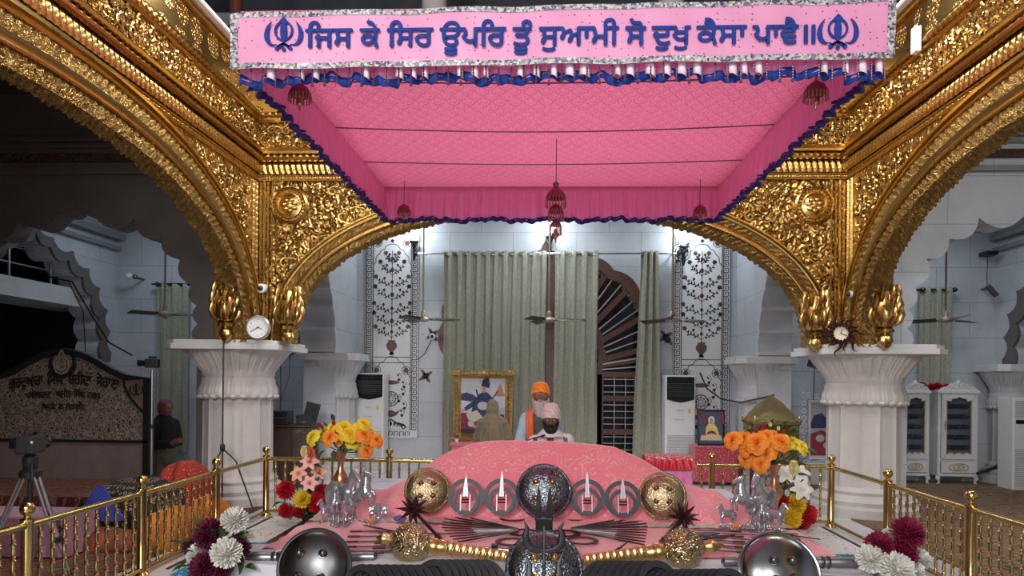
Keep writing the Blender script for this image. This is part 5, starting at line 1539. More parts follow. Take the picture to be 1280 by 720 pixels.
for x in (.15, (c.x - a.x) / 2, c.x - a.x - .15): B().tube([(x, 0, 0), (x, .2, 0)], .012, 6).build('bracket', m_steel, rd)
curtain(196, 236, 'dim sage curtain on the rear wall seen behind the dark scarfed person', py=357, Y=12.45)
curtain(1150, 1190, 'sage curtain on the rear wall behind the white display cabinets', py=361, Y=12.45)
for px0, px1, py, lab in ((190, 238, 355, 'short curtain rod over the dim left rear curtain'), (1146, 1197, 362, 'short curtain rod over the right rear curtain')):
    a, c = at(px0, py, Y=12.45), at(px1, py, Y=12.45)
    r_ = thing('curtain_rod', lab, 'curtain rod', a); B().tube([(0, 0, 0), (c.x - a.x, 0, 0)], .018, 8).build('rod', m_iron, r_)
    for x in (.1, c.x - a.x - .05): B().ball((x, 0, 0), .045, 8).tube([(x, 0, 0), (x, .15, 0)], .012, 6).build('bracket', m_iron, r_)

# ================================================================ ceiling fans
m_fan = mat('bronze_fan', (.12, .09, .06), .35, .8, .1); m_fan_w = mat('pale_fan_brass', (.42, .36, .27), .35, .7, .1)
def fan(px, py, Y, az, lab, zc, dark=False):
    p = at(px, py, Y=Y); t = thing('ceiling_fan', lab, 'ceiling fan', (p.x, Y, p.z), group='ceiling fans')
    m = m_fan
    B().tube([(0, 0, 0), (0, 0, zc - p.z)], .014, 8).build('rod', m_fan_w if not dark else m_fan, t)
    B().lathe([(.02, -.045), (.09, -.03), (.105, 0), (.09, .03), (.04, .05), (.035, .11), (.02, .14)], 24).build('motor', m_fan_w, t)
    for k in range(3):
        a = az + k * 2 * PI / 3
        bl = B().grid(lambda u, v: ((.12 + .46 * u) , (v - .5) * (.09 + .05 * u), .012 * (v - .5) * 4 - .01 * u), 6, 3).tube([(.06, 0, 0), (.16, 0, 0)], .012, 6).build('blade', m, t, (0, 0, 0), (0, 0, a), smooth=60); bl.modifiers.new('t', 'SOLIDIFY').thickness = .006
fan(529, 399, 11.0, .1, 'ceiling fan left of the curtains, over the floor inlay panel', 4.6)
fan(686, 400, 11.0, -.08, 'ceiling fan in front of the curtain gap above the orange turban', 4.6)
fan(840, 400, 11.0, .25, 'ceiling fan right of the curtains, before the right wall inlay', 4.6)
fan(206, 393, 10.8, .05, 'dark ceiling fan in the left aisle before the dim curtain', 4.6, True)
fan(1182, 400, 10.8, .4, 'dark ceiling fan in the right aisle above the white cabinets', 4.6, True)

# ================================================================ air conditioners
m_ac = mat('white_plastic', (.70, .71, .73), .4, 0, .03); m_acd = mat('black_gloss', (.012, .014, .018), .12); m_acl = mat('grey_louver', (.42, .43, .45), .5)
def ac(px0, px1, pyt, Y, lab, top='dark', H=None):
    a, c = at(px0, pyt, Y=Y), at(px1, pyt, Y=Y); W = c.x - a.x; H = a.z; t = thing('standing_air_conditioner', lab, 'air conditioner', ((a.x + c.x) / 2, Y + .2, 0))
    B().box((0, 0, H / 2), (W, .38, H)).build('body', m_ac, t, smooth=0, bevel=.02)
    if top == 'dark':
        B().prism([(-W * .45, H * .765), (-W * .2, H * .745), (0, H * .735), (W * .2, H * .745), (W * .45, H * .765), (W * .45, H * .985), (-W * .45, H * .985)], lambda x, z, d: (x, -.19 - d, z), 0, .008).build('display_panel', m_acd, t, smooth=0)
        b = B()
        for k in range(24): b.box((0, -.195, .06 + k * H * .40 / 24), (W * .88, .012, .012))
        b.build('intake_grille', m_acl, t, smooth=0)
        B().box((0, -.194, H * .66), (W * .24, .01, .012)).box((-.02, -.194, H * .57), (W * .3, .01, .01)).build('handle_slot', m_acl, t, smooth=0)
        B().box((W * .3, -.193, H * .655), (.05, .006, .075)).build('energy_sticker', mat('yellow_sticker', (.6, .5, .12), .5), t, smooth=0)
        b = B()
        for k in range(7): b.box((0, -.2, H * .80 + k * .035), (W * .8, .004, .006))
        b.build('vent_vane', m_gun, t, smooth=0)
    else:
        b = B()
        for k in range(8): b.box((0, -.195, H * .80 + k * .033), (W * .86, .012, .014))
        b.build('upper_louver', m_acl, t, smooth=0); b = B()
        for k in range(20): b.box((0, -.195, .08 + k * .03), (W * .86, .012, .01))
        b.build('lower_louver', m_acl, t, smooth=0); B().box((0, -.194, H * .74), (W * .8, .01, .06)).build('display_panel', m_acd, t, smooth=0)
ac(442, 480, 466, 12.05, 'white standing air conditioner with black top left of the curtains')
ac(832, 870, 469, 12.05, 'white standing air conditioner with black top beside the red table')
ac(1267, 1304, 497, 11.25, 'white standing air conditioner cut by the right edge of the photo', 'louver')

# ================================================================ framed pictures
m_gilt = gold_mat('gilt_frame', 34, 1.0, .32, .02, 'leaf', (.78, .52, .2)); m_giltd = mat('gilt_shadowed_leaf', (.30, .17, .07), .4, .8, .3, 30)
def flat(t, name, polys, mt, d0, d1=None):
    b = B()
    for p in polys: b.prism(p, lambda a, z, d: (a, -d, z), d0, d1 or d0 + .0015)
    return b.build(name, mt, t, smooth=0)
def ell(x, z, a, b_, n=18, r=0): return [(x + a * cos(t) * cos(r) - b_ * sin(t) * sin(r), z + a * cos(t) * sin(r) + b_ * sin(t) * cos(r)) for t in [2 * PI * k / n for k in range(n)]]
def frame_box(t, W, H, fw, mt, depth=.07, orn=True, name='frame'):
    b = B(); o = [(-W / 2, 0), (W / 2, 0), (W / 2, H), (-W / 2, H)]
    pr = [(0, 0), (.0, depth * .6), (fw * .2, depth), (fw * .45, depth * .75), (fw * .7, depth * .9), (fw, depth * .35), (fw, 0)]
    vs = []; fs = []; m = len(pr)
    for (x, z), (sx, sz) in zip(o, ((1, 1), (-1, 1), (-1, -1), (1, -1))):
        for w_, d in pr: vs.append((x + sx * w_, -d, z + sz * w_))
    for i in range(4):
        j = (i + 1) % 4
        for k in range(m - 1): fs.append((i * m + k, j * m + k, j * m + k + 1, i * m + k + 1))
    b.add(vs, fs)
    if orn:
        n = int(W / .06); nh = int(H / .06)
        for k in range(n + 1):
            for z in (fw * .4, H - fw * .4): b.ball((-W / 2 + W * k / n, -depth * .9, z), (.035, .03, .028 + .012 * (k % 2)), 8)
        for k in range(nh + 1):
            for x in (-W / 2 + fw * .4, W / 2 - fw * .4): b.ball((x, -depth * .9, H * k / nh), (.028 + .012 * (k % 2), .03, .035), 8)
        for x in (-W / 2, 0, W / 2):
            for z in (0, H):
                if x == 0 or True: b.ball((x * .95, -depth, z + (fw * .3 if z == 0 else -fw * .3)), (.10, .05, .07), 12)
    return b.build(name, mt, t, smooth=50)
cw = lambda n, c, r=.65: mat('paint_' + n, c, r, 0, .1, 6)
a, c = at(567, 463, Y=11.9), at(640, 552, Y=11.9); W, H = c.x - a.x, a.z - c.z
pn = thing('gilt_framed_painting', 'large gilt framed painting of a seated figure in dark blue before the curtain', 'painting', ((a.x + c.x) / 2, 11.9, c.z), rot=(rad(-3), 0, 0))
frame_box(pn, W, H, .13, m_gilt)
B().box((0, .02, H / 2), (W * .96, .03, H * .96)).build('backing', m_redwood, pn, smooth=0)
cv = flat(pn, 'canvas', [[(-W / 2 + .1, .1), (W / 2 - .1, .1), (W / 2 - .1, H - .1), (-W / 2 + .1, H - .1)]], cw('pale_sky', (.50, .53, .58)), .008)
S = lambda pts: [((u - .5) * W, v * H) for u, v in pts]
flat(cv, 'maroon_rug', [S([(.13, .16), (.86, .16), (.86, .38), (.13, .40)])], cw('maroon', (.16, .015, .05)), .0105)
flat(cv, 'dark_band', [S([(.13, .10), (.86, .10), (.86, .17), (.13, .17)])], cw('near_black', (.012, .013, .02)), .012)
flat(cv, 'blue_hill', [S([(.13, .58), (.3, .56), (.42, .6), (.33, .66), (.22, .69), (.13, .67)])], cw('ink_blue', (.03, .04, .12)), .0105)
flat(cv, 'red_shrine', [S([(.7, .64), (.88, .64), (.84, .7), (.82, .78), (.79, .82), (.76, .78), (.72, .7)])], cw('brick', (.48, .2, .15)), .0105)
flat(cv, 'robe', [S([(.30, .38), (.34, .55), (.42, .66), (.5, .7), (.58, .69), (.68, .6), (.74, .5), (.74, .3), (.62, .25), (.45, .30)]), S([(.36, .5), (.2, .42), (.18, .47), (.38, .6)])], cw('robe_blue', (.02, .03, .10)), .0125)
flat(cv, 'trousers', [S([(.22, .38), (.4, .44), (.5, .34), (.36, .27), (.26, .3)])], cw('buff', (.5, .46, .4)), .014)
flat(cv, 'skin', [ell((.515 - .5) * W, .73 * H, .035 * W, .045 * H), S([(.2, .43), (.15, .40), (.14, .44), (.2, .47)]), S([(.3, .3), (.4, .2), (.36, .18), (.26, .27)])], cw('face', (.45, .25, .18)), .014)
flat(cv, 'turban', [S([(.47, .78), (.49, .86), (.54, .9), (.58, .95), (.6, .88), (.62, .8), (.6, .75), (.54, .77)])], cw('turban_navy', (.015, .02, .09)), .0155)
flat(cv, 'pale_cuff', [ell((.30 - .5) * W, .25 * H, .05 * W, .05 * H)], cw('steel_paint', (.45, .43, .43)), .0155); flat(cv, 'painted_shield', [ell((.5 - .5) * W, .5 * H, .09 * W, .06 * H)], cw('steel_paint', (.45, .43, .43)), .0155)
flat(cv, 'sword', [S([(.37, .73), (.39, .74), (.45, .6), (.43, .58)]), S([(.66, .62), (.75, .72), (.76, .71), (.67, .6)])], cw('near_black', (.012, .013, .02)), .017)
# pink-clothed ledge with small plant under the painting
a, c = at(564, 552, Y=11.75), at(650, 552, Y=11.75)
tb = thing('cloth_covered_table', 'pink clothed table under the large gilt framed painting', 'table', ((a.x + c.x) / 2, 11.85, 0)); zt = a.z
m_pinkcl = mat('dusty_pink_cloth', (.55, .14, .18), .7, 0, .2, 18)
B().box((0, 0, zt - .03), (c.x - a.x, .6, .06)).build('top', m_pinkcl, tb, bevel=.01)
frill(B(), [(-.55, -.28), (.55, -.28), (.55, .28), (-.55, .28)], zt - .05, .05, .012, 50).build('skirt', m_pinkcl, tb, smooth=80)
q = at(571, 552, Y=11.62); pl = thing('potted_plant', 'tiny green plant in a white pot at the painting corner', 'plant', (q.x, 11.62, zt))
B().lathe([(.025, 0), (.035, .06), (.03, .06), (.02, .02)], 14).build('pot', m_ac, pl)
for k in range(8): o = bloom('leaf', m_leaf, pl, (0, 0, .06), .07, (0, 0, 1), 'leaf'); o.rotation_euler = (1.0, 0, k * .8)
# red table and seated-reader picture
a, c = at(869, 558, Y=11.3), at(926, 558, Y=11.3); zt = a.z
tb = thing('cloth_covered_table', 'red patterned cloth table right of the air conditioner', 'table', ((a.x + c.x) / 2, 11.55, 0)); Wt = c.x - a.x
m_redcl = fabric_mat('red_print_cloth', lambda m: m.mix(m.math('LESS_THAN', m.voro(m.coord(), 30), .3), (.42, .04, .07), (.55, .22, .2)), .8)
B().box((0, 0, zt - .02), (Wt, .55, .04)).build('top', m_redcl, tb, bevel=.01)
frill(B(), [(-Wt * .49, -.26), (Wt * .49, -.26), (Wt * .49, .26), (-Wt * .49, .26)], zt - .02, .06, .008, 40).build('skirt', m_redcl, tb, smooth=80)
a, c = at(873, 512, Y=11.45), at(907, 557, Y=11.45); W, H = c.x - a.x, a.z - zt
pn = thing('framed_picture', 'dark framed picture of a reader in yellow standing on the red table', 'picture', ((a.x + c.x) / 2, 11.5, zt), rot=(rad(-5), 0, 0))
frame_box(pn, W, H, .03, m_black, .03, False); cv = flat(pn, 'canvas', [[(-W / 2 + .02, .02), (W / 2 - .02, .02), (W / 2 - .02, H - .02), (-W / 2 + .02, H - .02)]], cw('dusk_blue', (.06, .07, .12)), .006)
flat(cv, 'yellow_robe', [S([(.3, .30), (.32, .5), (.42, .62), (.6, .62), (.72, .5), (.8, .28), (.6, .22)])], cw('robe_yellow', (.62, .55, .16)), .0085)
flat(cv, 'veil', [ell(0.02 * W, .70 * H, .12 * W, .12 * H)], cw('veil_white', (.62, .6, .5)), .0085); flat(cv, 'face', [ell(.02 * W, .70 * H, .06 * W, .075 * H)], cw('face', (.45, .25, .18)), .010)
flat(cv, 'book_stand', [S([(.1, .14), (.9, .14), (.86, .28), (.14, .28)])], cw('cream', (.55, .45, .34)), .010); flat(cv, 'open_book', [S([(.34, .3), (.52, .34), (.7, .3), (.66, .38), (.52, .42), (.38, .38)])], cw('maroon', (.16, .015, .05)), .0115)
B().tube([(-W * .4, -.035, H * .95), (-W * .3, -.04, H * .8), (-W * .22, -.04, H * .6)], .02, 6).tube([(W * .4, -.035, H * .95), (W * .42, -.04, H * .6)], .02, 6).build('garland', petal_mat('garland', (.3, .02, .03)), pn)
# golden domed casket on a dark table
Yk = 10.3; a, c = at(945, 529, Y=Yk), at(1001, 529, Y=Yk); Wc = c.x - a.x; xm = (a.x + c.x) / 2; zb_ = at(970, 579, Y=Yk).z; zw = a.z; zt = at(966, 497, Y=Yk).z
m_dome = gold_mat('hammered_brass', 24, 1.0, .22, .03, 'leaf', (.52, .40, .18))
ck = thing('domed_casket', 'golden domed palanquin casket behind the orange roses', 'casket', (xm, Yk + .35, zb_))
B().box((0, 0, (zw - zb_) / 2), (Wc, .62, zw - zb_)).build('box', m_dome, ck, smooth=0, bevel=.012)
B().box((0, 0, zw - zb_), (Wc * 1.06, .68, .04)).build('cornice', m_brass_old, ck, smooth=0, bevel=.008)
dm = B(); hD = zt - zw
def dg(u, v):
    a_ = u * 2 * PI; k = (1 - v ** 1.8) ** .8 * .97 + .02; sq = max(abs(cos(a_)), abs(sin(a_))); q = 1 / (sq * (1 - v) + v * 1.0)
    return (Wc * .49 * k * cos(a_) * q, .31 * k * sin(a_) * q, zw - zb_ + .02 + hD * 1.0 * v)
dm.grid(dg, 48, 20, closeu=True).build('dome', m_dome, ck, smooth=50)
B().lathe([(.04, 0), (.05, .02), (.02, .04), (.03, .06), (.002, .1)], 14, (0, 0, zt - zb_ - .06)).build('finial', m_brass, ck)
for sx in (-1, 1):
    for sy in (-1, 1): B().lathe([(.02, 0), (.028, .03), (.012, .05), (.016, .06), (.002, .09)], 10, (sx * Wc * .5, sy * .3, zw - zb_ + .02)).build('corner_finial', m_brass, ck)
tb = thing('dark_wood_table', 'dark low table under the golden domed casket', 'table', (xm, Yk + .35, 0))
m_dkwood = mat('dark_table_wood', (.045, .028, .02), .5, 0, .2, 10)
B().box((0, 0, zb_ - .025), (Wc * 1.25, .75, .05)).build('top', m_dkwood, tb, smooth=0, bevel=.006)
for sx in (-1, 1):
    for sy in (-1, 1): B().box((sx * Wc * .55, sy * .3, (zb_ - .05) / 2), (.06, .06, zb_ - .05)).build('leg', m_dkwood, tb, smooth=0)
# white carved picture frame half behind the right column
a, c = at(1004, 486, Y=11.6), at(1052, 575, Y=11.6); W, H = c.x - a.x, a.z - c.z
m_white = mat('white_lacquer', (.62, .63, .65), .4, 0, .05); m_gtrim = mat('gold_trim_paint', (.45, .36, .2), .4, .3)
wf = thing('white_carved_frame', 'white scrolled picture frame half hidden behind the right marble column', 'picture', ((a.x + c.x) / 2, 11.65, c.z))
frame_box(wf, W * .72, H * .84, .05, m_white, .05, False)
b = B()
for s_ in (-1, 1):
    for k in range(9):
        z = H * (.02 + .105 * k); b.tube([(s_ * (W * .36 + .04 + q[0] - W * .36 * 0), -.03, z + q[1]) for q in spiral(.03, .05, .055, k, 1.1, s_)], .014, 6)
for k in range(9): b.tube([(-W * .4 + W * .1 * k + q[0], -.03, H * .9 + q[1]) for q in spiral(0, 0, .055, k * 1.3, 1.1, 1)], .014, 6).tube([(-W * .4 + W * .1 * k + q[0], -.03, -.05 + q[1]) for q in spiral(0, 0, .05, k * 1.3, 1.1, 1)], .014, 6)
b.build('scroll_border', m_white, wf)
cv = flat(wf, 'canvas', [[(-W * .31, .04), (W * .31, .04), (W * .31, H * .8), (-W * .31, H * .8)]], cw('muted_grey', (.38, .36, .38)), .01)
flat(cv, 'dark_figure', [S([(.22, .5), (.3, .62), (.5, .66), (.7, .55), (.74, .45), (.24, .44)])], cw('ink_blue', (.03, .04, .12)), .0125)
flat(cv, 'red_cloth', [S([(.22, .06), (.78, .06), (.78, .34), (.5, .42), (.22, .36)])], cw('red_paint', (.28, .03, .05)), .0125); flat(cv, 'pale_shape', [ell(-.02, H * .3, .07, .06), ell(.08, H * .2, .05, .05)], cw('buff', (.5, .46, .4)), .014)
wt = thing('white_side_table', 'low white chest under the white scrolled picture frame', 'table', ((a.x + c.x) / 2, 11.75, 0)); B().box((0, 0, (c.z - .07) / 2), (.62, .45, c.z - .07)).build('body', m_white, wt, smooth=0, bevel=.01); B().box((0, 0, c.z - .06), (.68, .5, .03)).build('top', m_white, wt, smooth=0, bevel=.008)

# ================================================================ white display cabinets
m_glass = N('cabinet_glass'); m_glass.set_p((.05, .06, .08), .05, 0, Alpha=.22); m_glass = m_glass.m
m_cloth_b = mat('stored_blue_white_cloth', (.24, .29, .38), .8, 0, .15, 12)
def cabinet(px0, px1, lab, Y=11.85):
    a, c = at(px0, 605, Y=Y), at(px1, 605, Y=Y); W = c.x - a.x; zt = at(px0, 490, Y=Y).z; zf = .14
    t = thing('display_cabinet', lab, 'cabinet', ((a.x + c.x) / 2, Y + .2, 0), group='white display cabinets')
    b = B(); D = .38
    B().box((0, D / 2 - .03, (zt + zf) / 2), (W * .9, .01, zt - zf - .05)).build('inner_shade_panel', m_dkwood, t, smooth=0)  # dark sheet added for the shaded inside of the cabinet
    b.box((0, D / 2 - .01, (zt + zf) / 2), (W * .94, .02, zt - zf))
    for s_ in (-1, 1): b.box((s_ * W * .46, 0, (zt + zf) / 2), (W * .07, D, zt - zf))
    b.box((0, 0, zf + .02), (W * .98, D + .03, .05)).box((0, 0, zt), (W * 1.04, D + .06, .05)).box((0, 0, zf + .26), (W * .9, D, .03))
    b.build('carcass', m_white, t, smooth=0, bevel=.008)
    sb = []
    for k in range(6):
        z = zf + .30 + k * (zt - zf - .36) / 6; 
        if k: B().box((0, .01, z), (W * .86, D - .08, .018)).build('shelf', m_dkwood, t, smooth=0)
        B().box((0, .03, z + .075), (W * .78, D - .16, .105)).build('folded_cloth', m_cloth_b, t, smooth=0, bevel=.03)
    # door with shaped opening
    d0, d1 = D / 2, D / 2 + .025
    x1 = W * .42; z0, z1 = zf + .28, zt - .03
    wv = [(-x1 * .72 + x1 * 1.44 * k / 24, z1 - .1 - .03 * abs(sin(PI * k / 12)) + (.05 if 4 < k < 20 else 0)) for k in range(25)]
    wl = [(x1 * .72 - x1 * 1.44 * k / 24, z0 + .08 + .03 * abs(sin(PI * k / 8))) for k in range(25)]
    inner = wv + wl
    outr = [(-x1 + 2 * x1 * k / 24, z1) for k in range(25)] + [(x1 - 2 * x1 * k / 24, z0) for k in range(25)]
    fb = B(); n = len(inner); vs = []; fs = []
    for A_, C_ in zip(outr, inner): vs += [(A_[0], -d1, A_[1]), (C_[0], -d1, C_[1]), (C_[0], -d0, C_[1]), (A_[0], -d0, A_[1])]
    for i in range(n):
        p_, q_ = 4 * i, 4 * ((i + 1) % n); fs += [(p_, q_, q_ + 1, p_ + 1), (p_ + 1, q_ + 1, q_ + 2, p_ + 2), (p_ + 3, q_ + 3, q_, p_)]
    dr_ = fb.add(vs, fs).build('door', m_white, t, smooth=0)
    B().tube([(x, -d1, z) for x, z in inner], .008, 6, closed=True).tube([(x, -d1, z) for x, z in outr[::24] + []], .004, 5, closed=True).build('gold_bead', m_gtrim, dr_)
    B().box((0, -(d0 + .006), (z0 + z1) / 2), (x1 * 1.7, .005, (z1 - z0) * .9)).build('pane', m_glass, dr_, smooth=0)
    B().tube([(-x1 * .86, -d1 - .03, .95 * (z0 + z1) / 2), (-x1 * .86, -d1 - .035, (z0 + z1) / 2 * 1.1)], .01, 8).build('handle', m_brass_old, dr_)
    dw = B().box((0, -d0 - .012, zf + .15), (W * .84, .025, .19)).build('drawer', m_white, t, smooth=0, bevel=.006)
    B().tube([(W * .24 * cos(q), -d1 - .004, zf + .15 + .06 * sin(q)) for q in [2 * PI * i / 24 for i in range(24)]], .008, 6, closed=True).tube([(W * .13 * cos(q), -d1 - .004, zf + .15 + .035 * sin(q)) for q in [2 * PI * i / 20 for i in range(20)]], .008, 6, closed=True).ball((0, -d1 - .004, zf + .15), .02, 8).build('oval_ornament', m_gtrim, dw)
    for sx in (-1, 1):
        for sy in (-1, 1): B().tube([(sx * W * .44, sy * .15, zf), (sx * W * .48, sy * .17, .09), (sx * W * .44, sy * .16, .04), (sx * W * .47, sy * .17, .0)], [.04, .035, .018, .026], 8).build('leg', m_white, t)
    cr = B().prism([(-W * .5, 0), (W * .5, 0), (W * .42, .05), (W * .28, .07), (W * .2, .12), (W * .1, .13), (0, .18), (-W * .1, .13), (-W * .2, .12), (-W * .28, .07), (-W * .42, .05)], lambda x, z, d: (x, -D / 2 + .02 - d, zt + .02 + z), 0, .03)
    for s_ in (-1, 1):
        for x, r in ((.34, .03), (.22, .04), (.1, .045)): cr.tube([(q[0], -D / 2 - .012, q[1]) for q in spiral(s_ * W * x, zt + .07 + (.03 if x < .3 else 0), r, 0, 1.2, s_)], .008, 6)
    cr.ball((0, -D / 2 - .01, zt + .15), (.03, .015, .05), 10).build('carved_crest', m_white, t, smooth=40)
    return t, zt
_, zc_ = cabinet(1125, 1162, 'white carved display cabinet nearer the right marble column')
cabinet(1172, 1223, 'white carved display cabinet further right, nearer the far white cooler')
for px, py, mt, lab in ((1153, 484, P_mr2, 'dark maroon flowers on top of the left white cabinet'), (1172, 482, P_red, 'bright red flowers on top between the white cabinets')):
    p = at(px, py, Y=11.95); p.z = zc_ + .06; t = thing('flower_bunch', lab, 'flowers', p)
    for k in range(5): bloom('mum2', mt, t, (.09 * (k - 2) * .8, .02 * (k % 2), .02 * (k % 3)), .07, (.2 * (k - 2), -.6, .8))
p = at(1277, 484, Y=12.0); t = thing('flower_bunch', 'red flowers on top of the far right air conditioner', 'flowers', p)
for k in range(4): bloom('mum2', P_red, t, (.07 * (k - 1), .0, .03 * (k % 2)), .07, (.1, -.7, .7))
# ================================================================ people
m_skin = mat('brown_skin', (.29, .135, .09), .5, 0, .08, 20, Subsurface_Weight=.08); m_skin2 = mat('darker_skin', (.17, .075, .05), .5, 0, .08, 20)
m_eye = mat('eye_white', (.6, .58, .55), .2); m_iris = mat('dark_iris', (.01, .008, .006), .15)
def head_into(b, M, s=1.0):
    """a head with brow, nose, sockets, lips, chin and ears; faces -y, centre of the skull at the origin"""
    def g(u, v):
        a = 2 * PI * u; p = -PI / 2 + PI * v
        d = Vector((sin(a) * cos(p), -cos(a) * cos(p), sin(p)))
        x, y, z = d.x * .076, d.y * .095, d.z * .118
        if z < -.02: k = 1 - .30 * min(1, (-.02 - z) / .1); x *= k; y = y * (1 - .12 * min(1, (-.02 - z) / .1)) - .008 * min(1, (-.02 - z) / .1)
        f = max(0, -d.y)
        gs = lambda cx, cz, sx, sz: math.exp(-((x - cx) / sx) ** 2 - ((z - cz) / sz) ** 2) * (f > 0)
        y -= .030 * gs(0, -.024, .011, .020) + .014 * gs(0, .0, .009, .024) + .008 * gs(0, .026, .05, .010)
        y += .013 * (gs(.031, .008, .016, .011) + gs(-.031, .008, .016, .011)) + .006 * gs(0, -.045, .02, .005) + .005 * gs(0, -.068, .02, .006)
        y -= .008 * gs(0, -.056, .024, .007) + .008 * gs(0, -.095, .022, .016) + .005 * (gs(.045, -.02, .02, .02) + gs(-.045, -.02, .02, .02))
        return (x * s, y * s, z * s)
    b.grid(g, 72, 56, M, closeu=True)
    for sx in (-1, 1): b.ball((sx * .078 * s, .012 * s, -.01 * s), (.010 * s, .02 * s, .032 * s), 10, M)
def eyes(t, M, brow=None, s=1.0):
    e = B()
    for sx in (-1, 1): e.ball((sx * .031 * s, -.078 * s, .008 * s), (.013 * s, .011 * s, .009 * s), 10, M)
    e.build('eye', m_eye, t)
    e = B()
    for sx in (-1, 1): e.ball((sx * .031 * s, -.087 * s, .006 * s), (.0065 * s, .004 * s, .0065 * s), 8, M)
    e.build('iris', m_iris, t)
    if brow:
        e = B()
        for sx in (-1, 1): e.tube([tuple(M @ Vector((sx * x * s, y * s, z * s))) for x, y, z in ((.012, -.097, .028), (.03, -.096, .034), (.05, -.082, .028))], [.004, .0055, .003], 6)
        e.build('eyebrow', brow, t)
def hand_into(b, wrist, d, up, s=1.0, curl=.7):
    d = Vector(d).normalized(); up = Vector(up); up = (up - d * up.dot(d)).normalized(); sd = d.cross(up); w = Vector(wrist)
    limb(b, [w, w + d * .05 * s, w + d * .085 * s], [.026 * s, .033 * s, .030 * s], 10)
    for k, (L, o) in enumerate(((.070, -.027), (.08, -.009), (.074, .009), (.058, .026))):
        p0 = w + d * .085 * s + sd * o * s; p1 = p0 + (d * cos(curl * .5) - up * sin(curl * .5)) * L * .55 * s; p2 = p1 + (d * cos(curl * 1.6) - up * sin(curl * 1.6)) * L * .5 * s
        limb(b, [p0, p1, p2], [.0105 * s, .0095 * s, .0085 * s], 8)
    p0 = w + d * .03 * s - sd * .03 * s; p1 = p0 + (d * .6 - sd * .7 - up * .2).normalized() * .045 * s; p2 = p1 + (d * .9 - up * .4).normalized() * .035 * s
    limb(b, [p0, p1, p2], [.014 * s, .011 * s, .009 * s], 8)
def turban(t, M, mt, r=1.0, tall=1.0, name='turban'):
    def g(u, v):
        a = 2 * PI * u; p = PI * .5 * v
        k = cos(p) ** .5; w = 1 + .014 * sin(9 * v * PI + 2.2 * cos(a) + .8 * sin(a * 2))
        front = max(0, -cos(a + 0))
        x = .102 * k * sin(a) * w * r; y = -.122 * k * cos(a) * w * r + .012; z = (.048 - .05 * (1 - v) * (1 - max(0, cos(a))) ** .8 + .128 * sin(p) * tall * w)
        return M @ Vector((x, y, z))
    def g2(u, v):
        q = g(u, 0); c = M @ Vector((0, .01, .03)); return q.lerp(c, v * .5)
    o = B().grid(g, 64, 30, closeu=True).grid(g2, 64, 3, closeu=True).build(name, mt, t, smooth=80); return o
def beard(t, M, mt, L, W, name='beard'):
    b = B()
    def g(u, v):
        a = (u - .5) * PI * 1.25; e = v ** 1.1
        r = (.080 - .004 * v) * W * (1 - .62 * v ** 2.2); wob = 1 + .05 * sin(u * 60 + v * 6) * (.3 + v)
        x = r * sin(a) * wob * 1.02; y = -.012 - r * cos(a) * 1.12 * wob - .012 * sin(PI * v); z = -.030 - .034 * cos(a) * (1 - v) - L * e * (.55 + .45 * cos(a * .7)) 
        return M @ Vector((x, y, z))
    b.grid(g, 64, 24)
    def gm(u, v):
        s_ = (u - .5) * 2; return M @ Vector((s_ * .04, -.112 + .014 * abs(s_) - .006 * sin(PI * v), -.040 - .012 * v - .022 * abs(s_) ** 1.5))
    b.grid(gm, 12, 3)
    o = b.build(name, mt, t, smooth=80); md = o.modifiers.new('t', 'SOLIDIFY'); md.thickness = .022; md.offset = -1
    return o
def garment(name, t, mt, chains, vox=.012, it=3):
    b = B()
    for pts, rs in chains: limb(b, pts, rs, 14)
    o = finish(b.build(name, mt, t), vox, it); return freeze(o)

m_orange_t = fabric_mat('orange_turban', lambda m: m.ramp(m.wave(m.coord(), 9, 'BANDS', 'DIAGONAL', 3, 2), [(.2, (.86, .20, .005)), (.8, (.95, .31, .01))]), .7)
m_cream_t = fabric_mat('cream_turban', lambda m: m.ramp(m.wave(m.coord(), 9, 'BANDS', 'DIAGONAL', 3, 2), [(.2, (.58, .48, .47)), (.8, (.70, .60, .58))]), .8)
m_ltblue = mat('pale_blue_cotton', (.42, .58, .72), .75, 0, .06, 10, .25, 40); m_vest = mat('grey_green_waistcoat', (.085, .10, .09), .8, 0, .15, 30, .2, 90)
m_scarf = mat('orange_scarf', (.80, .20, .07), .7, 0, .12, 18, .3, 60); m_greyhair = mat('grey_white_beard', (.46, .43, .40), .85, 0, .25, 40, .6, 120)
m_blackhair = mat('black_beard', (.012, .011, .011), .7, 0, .3, 50, .6, 140); m_white_c = mat('white_cotton', (.74, .75, .78), .8, 0, .05, 10, .25, 40); m_blackvest = mat('black_waistcoat', (.015, .015, .018), .8)
# standing man
Ys = 7.98; p = at(676, 493.5, Y=Ys); hx, hz = p.x, p.z - .01
man = thing('person', 'standing man with orange turban, long grey beard, pale blue shirt and orange scarf', 'person', (hx, Ys, 0))
b = B(); MH = Matrix.Translation((0, -.02, hz))
hd = B(); head_into(b, MH)
limb(b, [(0, .02, hz - .22), (0, .0, hz - .08)], [.062, .055])
zs = hz - .27
limb(b, [(0, .03, .92), (0, .03, 1.1), (0, .03, zs - .03)], [.15, .14, .15], 16)
for sx in (-1, 1):
    limb(b, [(sx * .09, .02, .9), (sx * .10, .02, .5), (sx * .10, .03, .09)], [.09, .065, .045]); limb(b, [(sx * .10, .02, .05), (sx * .11, -.13, .035)], [.045, .035])
    el = (sx * .245, .0, zs - .32); wr = (sx * .12, -.19, zs - .36)
    limb(b, [(sx * .175, .03, zs), el, wr], [.055, .045, .03]); hand_into(b, wr, (-sx * .8, -.45, .05), (0, -.3, 1), 1, .9)
freeze(finish(b.build('body', m_skin, man), .008, 2, .4))
eyes(man, MH, m_greyhair)
